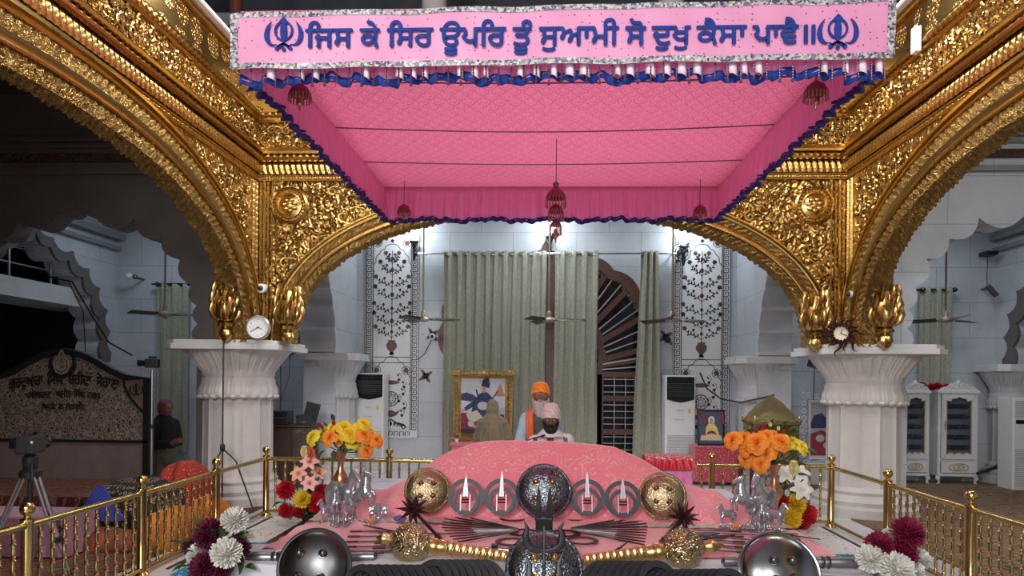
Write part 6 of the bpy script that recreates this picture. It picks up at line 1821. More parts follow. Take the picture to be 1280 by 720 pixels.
turban(man, MH, m_orange_t, 1.06, .88); beard(man, MH, m_greyhair, .30, 1.0)
sl = [([(0, .03, .62), (0, .03, 1.05), (0, .03, zs + .0)], [.20, .172, .165])]
for sx in (-1, 1): sl.append(([(sx * .17, .03, zs + .005), (sx * .25, .0, zs - .32), (sx * .15, -.16, zs - .355)], [.072, .066, .05])); sl.append(([(sx * .09, .02, .62), (sx * .10, .02, .12)], [.11, .075]))
garment('kurta', man, m_ltblue, sl)
garment('waistcoat', man, m_vest, [([(0, .03, .78), (0, .03, 1.05), (0, .03, zs - .02)], [.195, .182, .176]), ([(-.13, .03, zs + .015), (.13, .03, zs + .015)], [.065, .065])])
b = B(); b.grid(lambda u, v: (-.115 + .075 * (u - .5) + .02 * v, -.12 - .05 * sin(PI * min(1, v * 1.4)) + .012 * sin(u * 14), zs + .09 - .52 * v), 10, 16).build('scarf', m_scarf, man, smooth=80).modifiers.new('t', 'SOLIDIFY').thickness = .02
B().tube([(-.115, -.10, zs + .07), (-.12, .04, zs + .115), (-.02, .12, zs + .10), (.1, .06, zs + .1)], [.04, .045, .04, .03], 10, flat=.5).build('scarf_wrap', m_scarf, man)
# seated reader
Yg = 7.56; p = at(688.5, 523.5, Y=Yg); hx, hz = p.x, p.z
gr = thing('person', 'seated reader with cream turban, black beard, white shirt and black waistcoat', 'person', (hx, Yg, .3))
hz -= .3; MH = Matrix.Translation((0, -.04, hz)) @ Matrix.Rotation(rad(14), 4, 'X'); zs = hz - .25
b = B(); head_into(b, MH); limb(b, [(0, .02, hz - .2), (0, -.02, hz - .06)], [.062, .055])
limb(b, [(0, .06, .16), (0, .05, .4), (0, .03, zs - .02)], [.17, .15, .15], 16)
for sx in (-1, 1):
    limb(b, [(sx * .1, .08, .12), (sx * .32, .0, .12), (sx * .08, -.1, .09)], [.1, .075, .05])
    wr = (sx * .13, -.14, zs - .31); limb(b, [(sx * .18, .03, zs), (sx * .26, .02, zs - .27), wr], [.055, .045, .03]); hand_into(b, wr, (-sx * .5, -.8, -.1), (0, 0, 1), 1, .5)
freeze(finish(b.build('body', m_skin2, gr), .008, 2, .4))
eyes(gr, MH, m_blackhair); turban(gr, MH, m_cream_t, 1.06, .98); beard(gr, MH, m_blackhair, .17, 1.08)
sl = [([(0, .06, .16), (0, .05, .4), (0, .03, zs)], [.215, .19, .165])]
for sx in (-1, 1): sl.append(([(sx * .175, .03, zs), (sx * .265, .02, zs - .27), (sx * .15, -.11, zs - .305)], [.075, .068, .05]))
for sx in (-1, 1): sl.append(([(sx * .1, .08, .12), (sx * .32, .0, .12), (sx * .1, -.09, .1)], [.12, .1, .07]))
garment('kurta', gr, m_white_c, sl)
b = B()
for sx in (-1, 1): b.grid(lambda u, v: (sx * (.065 + .085 * u), -.13 - .035 * sin(PI * v) + .07 * u * u, zs + .06 - .34 * v), 6, 10)
b.build('waistcoat', m_blackvest, gr, smooth=80).modifiers.new('t', 'SOLIDIFY').thickness = .03
garment('shawl', gr, m_white_c, [([(.08, .06, zs + .06), (.19, .05, zs + .02), (.24, .07, zs - .14), (.27, .09, zs - .36)], [.05, .07, .065, .06])])
# book and microphone in front of the reader
bk = thing('open_book', 'open book with white pages lying before the seated reader', 'book', at(688, 557, Y=7.16)); zb_ = .0
for s_ in (-1, 1):
    B().grid(lambda u, v: (s_ * (.005 + .16 * u), -.02 + .2 * v, .018 * sin(PI * u) + .012 + .05 * v), 8, 2).build('page', m_white, bk, smooth=80).modifiers.new('t', 'SOLIDIFY').thickness = .012
B().box((0, .07, .02), (.36, .24, .012), Matrix.Rotation(rad(14), 4, 'X')).build('cover', mat('purple_cover', (.08, .015, .06), .6), bk, smooth=0, bevel=.003)
mc = thing('microphone', 'thin black gooseneck microphone pointing at the seated reader', 'microphone', at(655, 551, Y=7.2))
q = at(677, 545, Y=7.3) - mc.location
B().tube([(0, 0, -.03), (.02, .01, .0), q * .6, q], .006, 8).build('gooseneck', m_iron, mc); limb_b = B(); limb_b.tube([q, q * 1.18], [.012, .01], 10); limb_b.build('head', m_acd, mc)
B().lathe([(.04, -.06), (.04, -.045), (.01, -.03)], 16).build('foot', m_iron, mc)
# brown shawled person facing the painting
Yb = 11.2; p = at(616, 509, Y=Yb); hx, hz = p.x, p.z
wm = thing('person', 'person in a hooded brown shawl seen from behind, bowing to the painting', 'person', (hx, Yb, 0), PI)
m_shawl = fabric_mat('brown_shawl', lambda m: m.ramp(m.noise(m.coord(None, (20, 20, 3)), 2, 3), [(.3, (.12, .085, .05)), (.7, (.2, .15, .09))]), .85)
MH = Matrix.Translation((0, -.03, hz)); zs = hz - .22
b = B(); head_into(b, MH, .92); limb(b, [(0, .0, hz - .2), (0, -.02, hz - .05)], [.05, .048]); limb(b, [(0, .02, .6), (0, .0, zs - .02)], [.13, .12], 14)
for sx in (-1, 1):
    limb(b, [(sx * .08, .02, .62), (sx * .09, .0, .34), (sx * .09, .03, .07)], [.085, .06, .04]); limb(b, [(sx * .09, .02, .045), (sx * .1, -.11, .03)], [.038, .03])
    wr = (sx * .05, -.2, zs - .2); limb(b, [(sx * .15, 0, zs), (sx * .2, -.04, zs - .24), wr], [.05, .042, .028]); hand_into(b, wr, (0, -.4, 1), (-sx, -.3, 0), .85, .15)
freeze(finish(b.build('body', m_skin, wm), .009, 2, .4)); eyes(wm, MH, None, .92)
garment('shawl', wm, m_shawl, [([(0, .01, hz + .035), (0, .03, hz - .05), (0, .03, hz - .13)], [.098, .106, .10]), ([(0, .03, zs + .0), (0, .04, .9), (0, .04, .6), (0, .04, .28)], [.16, .19, .20, .205]), ([(.0, .03, zs + .03), (.17, .02, zs - .03), (.23, -.03, zs - .26), (.12, -.13, zs - .24)], [.1, .085, .085, .07]), ([(.0, .03, zs + .03), (-.17, .02, zs - .03), (-.23, -.03, zs - .26), (-.12, -.13, zs - .24)], [.1, .085, .085, .07])], .014, 4)
# dim person at left in the pink headscarf
Yl = 9.9; p = at(206, 511, Y=Yl); hx, hz = p.x, p.z
wl = thing('person', 'person in dark clothes and pink headscarf standing at left, hands joined', 'person', (hx, Yl, 0), rad(62))
m_dark = mat('dark_wool', (.018, .017, .02), .85, 0, .2, 20); m_pinkscarf = mat('plum_pink_scarf', (.27, .055, .11), .75, 0, .15, 20); m_olive = mat('olive_cotton', (.14, .125, .085), .8)
MH = Matrix.Translation((0, -.04, hz)) @ Matrix.Rotation(rad(8), 4, 'X'); zs = hz - .22
b = B(); head_into(b, MH, .95); limb(b, [(0, .0, hz - .2), (0, -.03, hz - .05)], [.05, .048]); limb(b, [(0, .02, .62), (0, .0, zs - .02)], [.13, .13], 14)
for sx in (-1, 1):
    limb(b, [(sx * .08, .02, .64), (sx * .09, .0, .34), (sx * .09, .03, .07)], [.085, .06, .04]); limb(b, [(sx * .09, .02, .045), (sx * .1, -.11, .03)], [.038, .03])
    wr = (sx * .04, -.22, zs - .27); limb(b, [(sx * .16, 0, zs), (sx * .2, -.02, zs - .27), wr], [.05, .042, .028]); hand_into(b, wr, (0, -.9, .35), (-sx, -.2, .2), .95, .3)
freeze(finish(b.build('body', m_skin, wl), .008, 2, .4)); eyes(wl, MH, m_blackhair, .95)
garment('coat', wl, m_dark, [([(0, .02, zs), (0, .03, .85), (0, .03, .66)], [.155, .17, .18]), ([(.15, .0, zs), (.21, -.02, zs - .27), (.06, -.19, zs - .27)], [.08, .07, .05]), ([(-.15, .0, zs), (-.21, -.02, zs - .27), (-.06, -.19, zs - .27)], [.08, .07, .05])])
garment('trousers', wl, m_olive, [([(0, .03, .66), (0, .02, .5)], [.165, .17]), ([(.085, .02, .55), (.09, .02, .09)], [.11, .085]), ([(-.085, .02, .55), (-.09, .02, .09)], [.11, .085])])
def sc(u, v):
    a = 2 * PI * u; p = -PI * .42 + PI * .92 * v; opn = .03 * max(0, cos(a)) * (1 - abs(v - .5))
    x = .105 * sin(a) * max(.05, cos(p)) ** .8; y = -.118 * cos(a) * max(.05, cos(p)) ** .8 + .028 + opn; z = .125 * sin(p) + .01
    return MH @ Vector((x, y + (.045 if cos(a) > .55 and -.5 < sin(p) < .45 else 0), z))
B().grid(sc, 48, 24, closeu=True).build('headscarf', m_pinkscarf, wl, smooth=80)

# ================================================================ left aisle: sign board, table, cloth bundles, cameras
m_frame_dk = mat('black_lacquer', (.012, .013, .016), .35)
def lattice():
    m = N('gilt_lattice'); co = m.coord('xzy'); wob = m.noise(co, 5, 2, .5, 1); cd = m.vadd(co, wob, .16)
    v = m.voro(cd, 15, 'F1'); r = m.math('SINE', m.math('MULTIPLY', v, 20)); e = m.voro(cd, 15, 'DISTANCE_TO_EDGE')
    f = m.math('MAXIMUM', m.math('GREATER_THAN', r, .25), m.math('LESS_THAN', e, .05))
    m.set_p(m.mix(f, (.11, .075, .065), (.42, .33, .28)), .38, .45); m.bump(f, .6, .006); return m.m
m_lat = lattice()
Yb = 8.72; BB = lambda px, py: (lambda q: (q.x, q.z))(at(px, py, Y=Yb))
a, c = at(0, 560, Y=Yb), at(186, 560, Y=Yb)
sb = thing('sign_board', 'arched dark lattice sign board with gurmukhi lettering at far left', 'sign board', (c.x, Yb, 0))
loc = lambda q: (q[0] - c.x, q[1])
xl = BB(-74, 560)[0] - c.x
fs_ = lambda x, z, d: (x, -d, z)
top = [BB(186, 473), BB(158, 472), BB(140, 464), BB(122, 453), BB(108, 446), BB(92, 441), BB(80, 439)]
top = [loc(q) for q in top]; mid = top[-1][0]; full = top + [(2 * mid - x, z) for x, z in reversed(top[:-1])]
zb0 = BB(100, 551)[1]; zb1 = BB(100, 606)[1]
xr = full[0][0]; xl = full[-1][0]
B().prism([(xr, zb0)] + full + [(xl, zb0)], fs_, -.06, 0).build('lattice_panel', m_lat, sb, smooth=0)
B().ribbon([(xr - .02, zb1), (xr - .02, full[0][1])] + full[1:-1] + [(xl + .02, full[-1][1]), (xl + .02, zb1)], .075, fs_, -.07, .03).ribbon([(xl, zb0), (xr, zb0)], .035, fs_, 0, .03).build('frame', m_frame_dk, sb, smooth=0)
B().box(((xl + xr) / 2, .02, (zb0 + zb1) / 2 - .1), (xr - xl, .06, zb0 - zb1 + .2)).box(((xl + xr) / 2, .03, zb1 / 2), (xr - xl - .1, .05, zb1)).build('lower_panel', mat('mauve_brown_panel', (.20, .145, .14), .45), sb, smooth=0)
b = B()
cor = [loc(BB(*q)) for q in ((182, 474), (155, 474), (157, 484), (163, 496), (172, 507), (182, 518))]
B().prism(cor, fs_, 0, .008).build('corner_panel', mat('bronze_panel', (.27, .18, .14), .4, .5), sb, smooth=0)
b.ribbon(cor[1:], .03, fs_, .0, .025); b.build('corner_moulding', m_frame_dk, sb, smooth=0); b = B()
e = loc(BB(171, 487)); emblem(b, e[0], e[1], .17, fs_, .008, .016); b.build('emblem', m_frame_dk, sb, smooth=0); b = B()
# flame and crescent crest
e = loc(BB(79, 456)); b.ribbon([(e[0] + .16 * sin(t), e[1] + .02 - .16 * cos(t)) for t in [rad(-150 + 300 * k / 24) for k in range(25)]], [.012 + .05 * sin(PI * k / 24) for k in range(25)], fs_, 0, .03); b.build('crescent', m_frame_dk, sb, smooth=0)
cr = B()
for s_, d in ((1.0, .035), (.62, .045)):
    outl = [(0, .20), (.035, .12), (.085, .05), (.10, -.02), (.07, -.09), (0, -.12)]; pts = [(x * s_, z * s_) for x, z in outl]
    cr.ribbon([(e[0] + x, e[1] + z) for x, z in pts] + [(e[0] - x, e[1] + z) for x, z in reversed(pts)], .02, fs_, .01, d)
cr.build('flame_crest', mat('pale_gilt', (.45, .38, .33), .35, .5), sb, smooth=0)
arc = lambda k: (lambda x, z: (x, z - k * (x - mid) ** 2))
lines = [((('\u0a17\u0a41\u0a30\u0a26\u0a41\u0a06\u0a30\u0a3e', 12, 54), ('\u0a3f\u0a38\u0a70\u0a18', 60, 79), ('\u0a36\u0a39\u0a40\u0a26\u0a3e\u0a02', 86, 115), ('\u0a38\u0a4b\u0a39\u0a3e\u0a23\u0a3e', 121, 150)), 478, 12, .13),
         ((('\u0a38\u0a3e\u0a3f\u0a39\u0a2c\u0a5b\u0a3e\u0a26\u0a3e', 34, 65), ('\u0a05\u0a1c\u0a40\u0a24', 70, 90), ('\u0a3f\u0a38\u0a70\u0a18', 93, 107), ('\u0a28\u0a17\u0a30', 110, 126)), 494, 7.5, .13),
         ((('\u0a38\u0a48\u0a15\u0a1f\u0a30', 53, 70), ('78', 73, 80), ('(\u0a2e\u0a4b\u0a39\u0a3e\u0a32\u0a40)', 83, 106)), 509, 6, .0)]
for ws, py, hpx, k in lines:
    b = B()
    for w, x0, x1 in ws:
        p0, p1 = loc(BB(x0, py)), loc(BB(x1, py)); hh = hpx * Yb / F / .622
        lettered(b, w, p0[0], p1[0], p0[1] - .02 + (0 if k else 0), hh, fs_, .012, .02, arc(k) if k else None)
    b.build('lettering', m_frame_dk, sb, smooth=0, recalc=False)
# carpets
m_rugr = rug_mat('red_brown_carpet_pile', (.10, .018, .014), (.03, .015, .012), (.22, .12, .07), 7); m_rugt = rug_mat('tan_carpet_pile', (.17, .10, .055), (.08, .035, .025), (.28, .2, .12), 5)
o = B().box((-6.2, 7.95, .18), (2.9, 1.3, .34)).build('carpet_stage', m_rugr, smooth=0); tag(o, 'low stage under red brown carpet below the sign board', 'stage')
o = B().box((-5.75, 5.2, .008), (4.4, 8.0, .012)).build('carpet', m_rugr, smooth=0); tag(o, 'red brown patterned carpet on the left aisle floor', 'carpet')
o = B().box((5.85, 7.8, .008), (4.2, 8.8, .012)).build('carpet', m_rugt, smooth=0); tag(o, 'tan and brown patterned carpet on the right aisle floor', 'carpet')
# mauve cloth table
zt = at(45, 634, Y=6.5).z; tb = thing('cloth_covered_table', 'low table under a mauve satin cloth behind the left railing and the tripod', 'table', (-5.05, 6.3, 0))
m_mauve = mat('mauve_satin', (.30, .13, .20), .5, 0, .2, 14, Sheen_Weight=.3)
B().box((0, 0, zt - .03), (1.5, .5, .06)).build('top', m_mauve, tb, bevel=.02); frill(B(), [(-.75, -.25), (.75, -.25), (.75, .25), (-.75, .25)], zt - .04, .03, .016, 45).build('skirt', m_mauve, tb, smooth=80)
# cloth bundles behind the railing
def quilt(name, A, C, sc, kind='diamond'):
    def bd(m):
        co = m.coord('xyz', 1.0, 'Object'); s = m.n('SeparateXYZ'); m.set(s.inputs[0], co)
        q = m.math('ADD', s.outputs[2], m.math('MULTIPLY', s.outputs[1], -.8)); u = m.math('ADD', s.outputs[0], q); w = m.math('SUBTRACT', s.outputs[0], q)
        f = lambda q: m.math('ABSOLUTE', m.math('SUBTRACT', m.math('FRACT', m.math('MULTIPLY', q, sc)), .5))
        g = m.math('MAXIMUM', m.math('GREATER_THAN', f(u), .44), m.math('GREATER_THAN', f(w), .44))
        d = m.math('LESS_THAN', m.math('ADD', f(u), f(w)), .16)
        return m.mix(m.math('MAXIMUM', g, d), A, C)
    return fabric_mat(name, bd, .85, .0)
def bundle(name, lab, px0, px1, pyt, Y, depth, mt, zb=.0, slope=0, cat='cloth bundle'):
    a, c = at(px0, pyt, Y=Y), at(px1, pyt, Y=Y); H = a.z - zb; W = c.x - a.x
    def g(u, v):
        a_ = PI * v; x = (u - .5) * W; e = (1 - abs(2 * u - 1) ** 5) ** .4; y = -cos(a_) * depth / 2 * 1.12 * (.25 + .75 * e); z = H * min(1, max(0, sin(a_)) ** .5) * e * (1 + slope * (u - .5)) + .02 * sin(u * 9 + v * 6)
        return (x + .015 * sin(v * 11), y + .02 * sin(u * 21), max(0, z))
    o = B().grid(g, 40, 30).build(name, mt, None, ((a.x + c.x) / 2, Y + depth / 2, zb), smooth=80); o.modifiers.new('t', 'SOLIDIFY').thickness = .012
    tag(o, lab, cat); return o
m_q1 = fabric_mat('black_gold_print', lambda m: m.mix(m.math('LESS_THAN', m.math('ABSOLUTE', m.math('SUBTRACT', m.voro(m.coord(), 20, 'F1', .2), .3)), .06), (.012, .011, .013), (.36, .30, .19)), .85, 0); m_q2 = fabric_mat('red_gold_print', lambda m: m.mix(m.math('LESS_THAN', m.voro(m.coord(), 26, 'F1', .25), .24), (.30, .02, .012), (.45, .22, .09)), .85, 0)
m_q3 = mat('orange_cotton', (.62, .20, .02), .7, 0, .2, 10); m_q4 = quilt('blue_gold_cloth', (.01, .03, .28), (.08, .10, .35), 24); m_q5 = mat('rust_cloth', (.22, .05, .02), .75, 0, .4, 7)
bundle('draped_quilt', 'black quilt with gold diamond pattern draped behind the left railing', 92, 200, 604, 6.9, .8, m_q1)
bundle('draped_quilt', 'red quilt with gold pattern draped behind the left railing near the column', 186, 246, 580, 7.5, .55, m_q2)
bundle('orange_cloth', 'bright orange cloth heap seen through the left railing balusters', 168, 240, 640, 6.45, .5, m_q3)
bundle('orange_cloth', 'orange cloth heap seen through the railing just under the red quilt', 232, 272, 622, 7.2, .35, m_q3)
bundle('rust_cloth', 'rust coloured cloth heap seen through the railing below the black quilt', 58, 168, 668, 6.3, .45, m_q5)
o = B().prism([loc_ for loc_ in [(-.24, 0), (-.06, .33), (0, .35), (.26, .02), (.2, 0)]], lambda x, z, d: (x, -d + .15 * z, z), 0, .02).build('blue_cloth', m_q4, None, at(124, 651, Y=6.62) + Vector((0, 0, .0)), smooth=0); tag(o, 'royal blue folded cloth with pale border lying on the black quilt', 'cloth')
# tripod with video camera
m_blk = mat('black_rubber', (.016, .017, .02), .5, 0, .15); m_alu = mat('brushed_aluminium', (.42, .43, .46), .35, 1.0)
p = at(38, 589, Y=5.7); tz = p.z
tp_ = thing('camera_tripod', 'silver legged black camera tripod standing behind the left railing', 'tripod', (p.x, 5.7, 0))
for a in (-1.9, -.25, 1.55):
    lg = B()
    for o_ in (-.022, .022): lg.tube([(.06 * cos(a) - o_ * sin(a), .06 * sin(a) + o_ * cos(a), tz - .03), (.30 * cos(a) - o_ * sin(a), .30 * sin(a) + o_ * cos(a), .28)], .011, 8)
    lg.tube([(.22 * cos(a), .22 * sin(a), .46), (.44 * cos(a), .44 * sin(a), .02)], .012, 8).build('leg', m_alu, tp_)
    B().ball((.44 * cos(a), .44 * sin(a), .02), .025, 8).box((.30 * cos(a), .30 * sin(a), .29), (.06, .06, .05)).build('joint', m_blk, tp_)
B().lathe([(.08, tz - .06), (.085, tz), (.05, tz + .02), (.06, tz + .06), (.06, tz + .12), (.04, tz + .14)], 20).tube([(0, 0, tz - .06), (0, 0, tz - .3)], .02, 10).build('head', m_blk, tp_)
B().tube([(.0, 0, tz + .09), (.1, -.12, tz + .02), (.2, -.25, tz - .05)], .012, 8).build('pan_handle', m_blk, tp_)
cmr = thing('video_camera', 'black video camera mounted on the tripod before the sign board', 'camera', (p.x, 5.7, tz + .14), rad(15))
B().box((0, 0, .09), (.14, .26, .15)).build('body', m_blk, cmr, smooth=0, bevel=.015); B().box((0, .02, .20), (.04, .2, .03)).box((0, -.07, .175), (.03, .03, .05)).box((0, .1, .175), (.03, .03, .05)).build('handle', m_blk, cmr, smooth=0, bevel=.006)
B().lathe([(.055, 0), (.055, .1), (.065, .12), (.06, .125), (.04, .1)], 20, M=Matrix.Translation((0, .13, .09)) @ Matrix.Rotation(-PI / 2, 4, 'X')).build('lens', m_acd, cmr); B().box((-.11, -.05, .1), (.06, .02, .09)).build('flip_screen', m_acd, cmr, smooth=0, bevel=.004)
B().ball((.055, -.13, .11), (.02, .01, .02), 10).build('dial', m_alu, cmr)
# camera on a pole beside the sign board
p = at(189, 600, Y=8.6); q = at(184, 462, Y=8.6); ps = thing('light_stand', 'silver stand pole beside the right edge of the sign board', 'stand', (p.x, 8.6, 0))
B().tube([(0, 0, .36), (0, 0, q.z)], .02, 10).build('pole', m_alu, ps); B().lathe([(.2, .36), (.2, .37), (.05, .39), (.022, .42)], 16).build('foot', m_blk, ps); B().tube([(0, 0, 1.0), (0, 0, 1.06)], .03, 10).build('collar', m_blk, ps)
c2 = thing('small_camera', 'small black camera on the silver stand by the sign board', 'camera', (p.x, 8.6, q.z), rad(100)); B().box((0, 0, .08), (.1, .16, .11)).build('body', m_blk, c2, smooth=0, bevel=.01); B().lathe([(.035, 0), (.04, .09), (.03, .09)], 14, M=Matrix.Translation((0, .08, .08)) @ Matrix.Rotation(-PI / 2, 4, 'X')).build('lens', m_acd, c2); B().box((0, 0, .155), (.05, .08, .03)).build('viewfinder', m_blk, c2, smooth=0)
# tall thin stand before the left column
p = at(278, 578, Y=8.44); q = at(277, 392, Y=8.44); ms = thing('microphone_stand', 'tall thin black stand in front of the left marble column', 'stand', (p.x, 8.44, 0))
B().tube([(0, 0, .1), (0, 0, q.z)], .010, 8).tube([(0, 0, q.z - .28), (0, 0, q.z)], .018, 8).build('pole', m_blk, ms)
for a in (.3, 2.4, 4.5): B().tube([(0, 0, .78), (.16 * cos(a), .16 * sin(a) * .8, .62), (.4 * cos(a), .22 * sin(a) * .5, .02)], .01, 6).build('leg', m_blk, ms)
B().lathe([(.02, .74), (.03, .76), (.03, .82), (.015, .84)], 12).build('collar', m_blk, ms)

# wooden desk and black boxes behind the left column
a, c = at(341, 531, Y=10.4), at(388, 531, Y=10.4); dk = thing('wooden_desk', 'brown wooden cupboard between the left column and the grey pillar', 'cupboard', ((a.x + c.x) / 2, 10.6, 0)); W = c.x - a.x
m_desk = mat('brown_laminate', (.075, .042, .032), .5, 0, .15, 6)
B().box((0, 0, a.z / 2 - .02), (W, .4, a.z - .04)).build('body', m_desk, dk, smooth=0, bevel=.006); B().box((0, 0, a.z - .015), (W * 1.06, .46, .03)).build('top', m_desk, dk, smooth=0, bevel=.004)
for s_ in (-1, 1): B().box((s_ * W * .24, -.208, a.z * .48), (W * .44, .02, a.z * .85)).build('door', m_desk, dk, smooth=0, bevel=.004)
bx = thing('black_amplifier', 'black amplifier box on the brown cupboard', 'amplifier', ((a.x + c.x) / 2 - .2, 10.5, a.z)); B().box((0, 0, .11), (.30, .26, .2)).build('body', m_blk, bx, smooth=0, bevel=.01); B().box((0, -.131, .11), (.24, .006, .03)).build('front_strip', m_gun, bx, smooth=0)
for x in (-.08, .08): B().lathe([(.02, 0), (.018, .02)], 12, M=Matrix.Translation((x, -.13, .16)) @ Matrix.Rotation(PI / 2, 4, 'X')).build('knob', m_gun, bx)
q = at(383, 531, Y=10.5); bx = thing('tilted_printer', 'tilted black box with raised lid right of the amplifier', 'machine', (q.x, 10.5, a.z)); B().box((0, 0, .08), (.24, .24, .15)).build('body', m_blk, bx, smooth=0, bevel=.012); B().box((.02, .03, .22), (.22, .03, .26), Matrix.Rotation(.25, 4, 'Y')).build('raised_lid', m_blk, bx, smooth=0, bevel=.008)
# black duct arm behind the left column head, with its cable
t = thing('duct_arm', 'black curved duct arm sticking out behind the left gold arch foot', 'duct', at(369, 402, Y=9.6)); L = lambda px, py: at(px, py, Y=9.6) - t.location
B().tube([L(369, 402), L(370, 425), L(367, 438), L(356, 445), L(350, 453)], [.055, .06, .06, .05, .04], 12).build('arm', m_blk, t); B().tube([L(351, 450), L(351, 500), L(350, 515)], .008, 6).tube([L(362, 445), L(362, 470), L(354, 492), L(351, 502)], .006, 6).build('cable', m_blk, t)
# clocks
p = at(323, 409.5, Y=8.42); r = 15.5 * 8.42 / F; ckk = thing('wall_clock', 'round white wall clock standing on the left marble column', 'clock', p, rot=(PI / 2 - .05, 0, 0))
B().lathe([(r * .98, -.03), (r, 0), (r, .02), (r * .9, .035), (r * .88, .015)], 48, cap=False).build('rim', mat('silver_plastic', (.45, .46, .48), .3, .6), ckk); B().lathe([(r * .95, -.03), (r * .95, -.025), (r * .9, .012), (.001, .012)], 48).build('dial', mat('clock_face_white', (.8, .8, .8), .5), ckk)
b = B()
for k in range(12):
    V, Fc = glyphs(str(k + 1), .02); a_ = PI / 2 - 2 * PI * (k + 1) / 12; w_ = max(v[0] for v in V); s_ = r * .2
    b.add([(r * .68 * cos(a_) + (x - w_ / 2) * s_, r * .68 * sin(a_) + (y - .35) * s_, .0135) for x, y, _ in V], Fc)
b.build('numeral', m_black, ckk, smooth=0)
def hand(a_, L, w): d = (cos(a_), sin(a_)); return [(-d[0] * r * .12 + d[1] * w, -d[1] * r * .12 - d[0] * w), (d[0] * L + d[1] * w * .4, d[1] * L - d[0] * w * .4), (d[0] * L - d[1] * w * .4, d[1] * L + d[0] * w * .4), (-d[0] * r * .12 - d[1] * w, -d[1] * r * .12 + d[0] * w)]
for a_, L_ in ((PI / 2 - 2 * PI * 3.65 / 12, .42), (PI / 2 - 2 * PI * 40 / 60, .68)): B().prism(hand(a_, r * L_, r * .03), lambda x, y, d: (x, y, d), .016, .02).build('hand', m_black, ckk, smooth=0)
p = at(1050.5, 417, Y=8.4); sc_ = thing('sunburst_clock', 'dark sunburst clock with wavy rays on the right marble column', 'clock', p, rot=(PI / 2 - .1, 0, -.25)); r = .105
b = B()
for k in range(14):
    a_ = 2 * PI * k / 14 + .1; Lr = .13 if k % 2 else .2
    pts = [((r * .8 + (Lr) * q) * cos(a_ + .16 * sin(q * 6)), (r * .8 + Lr * q) * sin(a_ + .16 * sin(q * 6)), .0) for q in [j / 8 for j in range(9)]]
    b.tube(pts, [.046 * (1 - j / 8) + .003 for j in range(9)], 6, flat=.6)
b.build('ray', m_maroonwood, sc_); B().lathe([(r * 1.15, -.02), (r * 1.2, .01), (r * 1.05, .03), (r * .98, .015)], 32, cap=False).build('rim', m_maroonwood, sc_); B().lathe([(r * 1.1, -.02), (r, .014), (.001, .014)], 32).build('dial', mat('aged_dial', (.62, .6, .42), .5), sc_)
for a_, L_ in ((1.2, .5), (-.4, .75)): B().tube([(0, 0, .018), (r * L_ * cos(a_), r * L_ * sin(a_), .018)], .004, 5).build('hand', m_black, sc_)
# cctv cameras, white boxes, wall lamps
p = at(328, 361, Y=8.8); t = thing('dome_camera', 'small white security camera on the gold wall above the white clock', 'security camera', p); B().lathe([(.065, 0), (.06, .05), (.045, .06)], 20, M=Matrix.Rotation(PI / 2, 4, 'X')).build('housing', m_ac, t); B().ball((0, -.055, 0), (.035, .03, .035), 14).build('lens', m_acd, t); B().box((.03, .01, .035), (.06, .05, .04)).build('bracket', m_ac, t, smooth=0)
p = at(1068, 368, Y=8.6); t = thing('bullet_camera', 'white bullet security camera on the gold wall above the sunburst clock', 'security camera', p, rot=(0, 0, -.5)); B().tube([(-.05, -.04, 0), (.1, .04, 0)], .042, 14).build('housing', m_ac, t); B().ball((-.06, -.045, 0), (.03, .03, .03), 12).build('lens', m_acd, t); B().tube([(.06, .03, 0), (.09, .12, .0), (.09, .2, 0)], .02, 8).build('bracket', m_ac, t)
p = at(1145, 50, X=3.66); t = thing('white_junction_box', 'small white box with cable on the right gold wall top', 'box', p); B().box((0, 0, 0), (.06, .1, .26)).build('body', m_ac, t, smooth=0, bevel=.012)
L = lambda px, py: at(px, py, X=3.66) - t.location
B().tube([L(1146, 38), L(1152, 22), L(1161, 4), L(1166, -20)], .009, 6).tube([L(1144, 60), L(1134, 62), L(1122, 58), L(1116, 50)], .008, 6).build('cable', m_blk, t)
m_bulb = N('lit_lamp'); m_bulb.set_p((1, 1, 1), .5, 0, Emission_Color=(.86, .95, 1, 1), Emission_Strength=10); m_bulb = m_bulb.m
m_tube = N('lit_tube'); m_tube.set_p((1, 1, 1), .5, 0, Emission_Color=(1, .9, .6, 1), Emission_Strength=2.5); m_tube = m_tube.m
def sconce(px, py, lab, pw=26):
    p = at(px, py, Y=12.42); t = thing('wall_lamp', lab, 'wall lamp', p, group='wall lamps over the door')
    B().lathe([(.01, -.5), (.03, -.42), (.02, -.3), (.06, -.2), (.09, -.16), (.03, -.12)], 14).tube([(0, .15, -.3), (0, .02, -.28)], .015, 6).build('bracket', m_redwood if px == 690 else m_iron, t)
    B().ball((0, 0, 0), (.10, .07, .12), 16).build('bulb', m_bulb, t)
    l = bpy.data.lights.new('lamp_glow', 'POINT'); l.energy = pw; l.color = (.82, .92, 1); l.shadow_soft_size = .12
    o = bpy.data.objects.new('lamp_glow', l); COL.objects.link(o); o.location = p + Vector((0, -.3, .03)); return t
sconce(518, 291, 'lit white wall lamp above the left end of the curtain rod'); sconce(688, 285, 'lit white wall lamp above the curtain gap and door point'); sconce(855, 297, 'lit white wall lamp at the right inlay panel top')
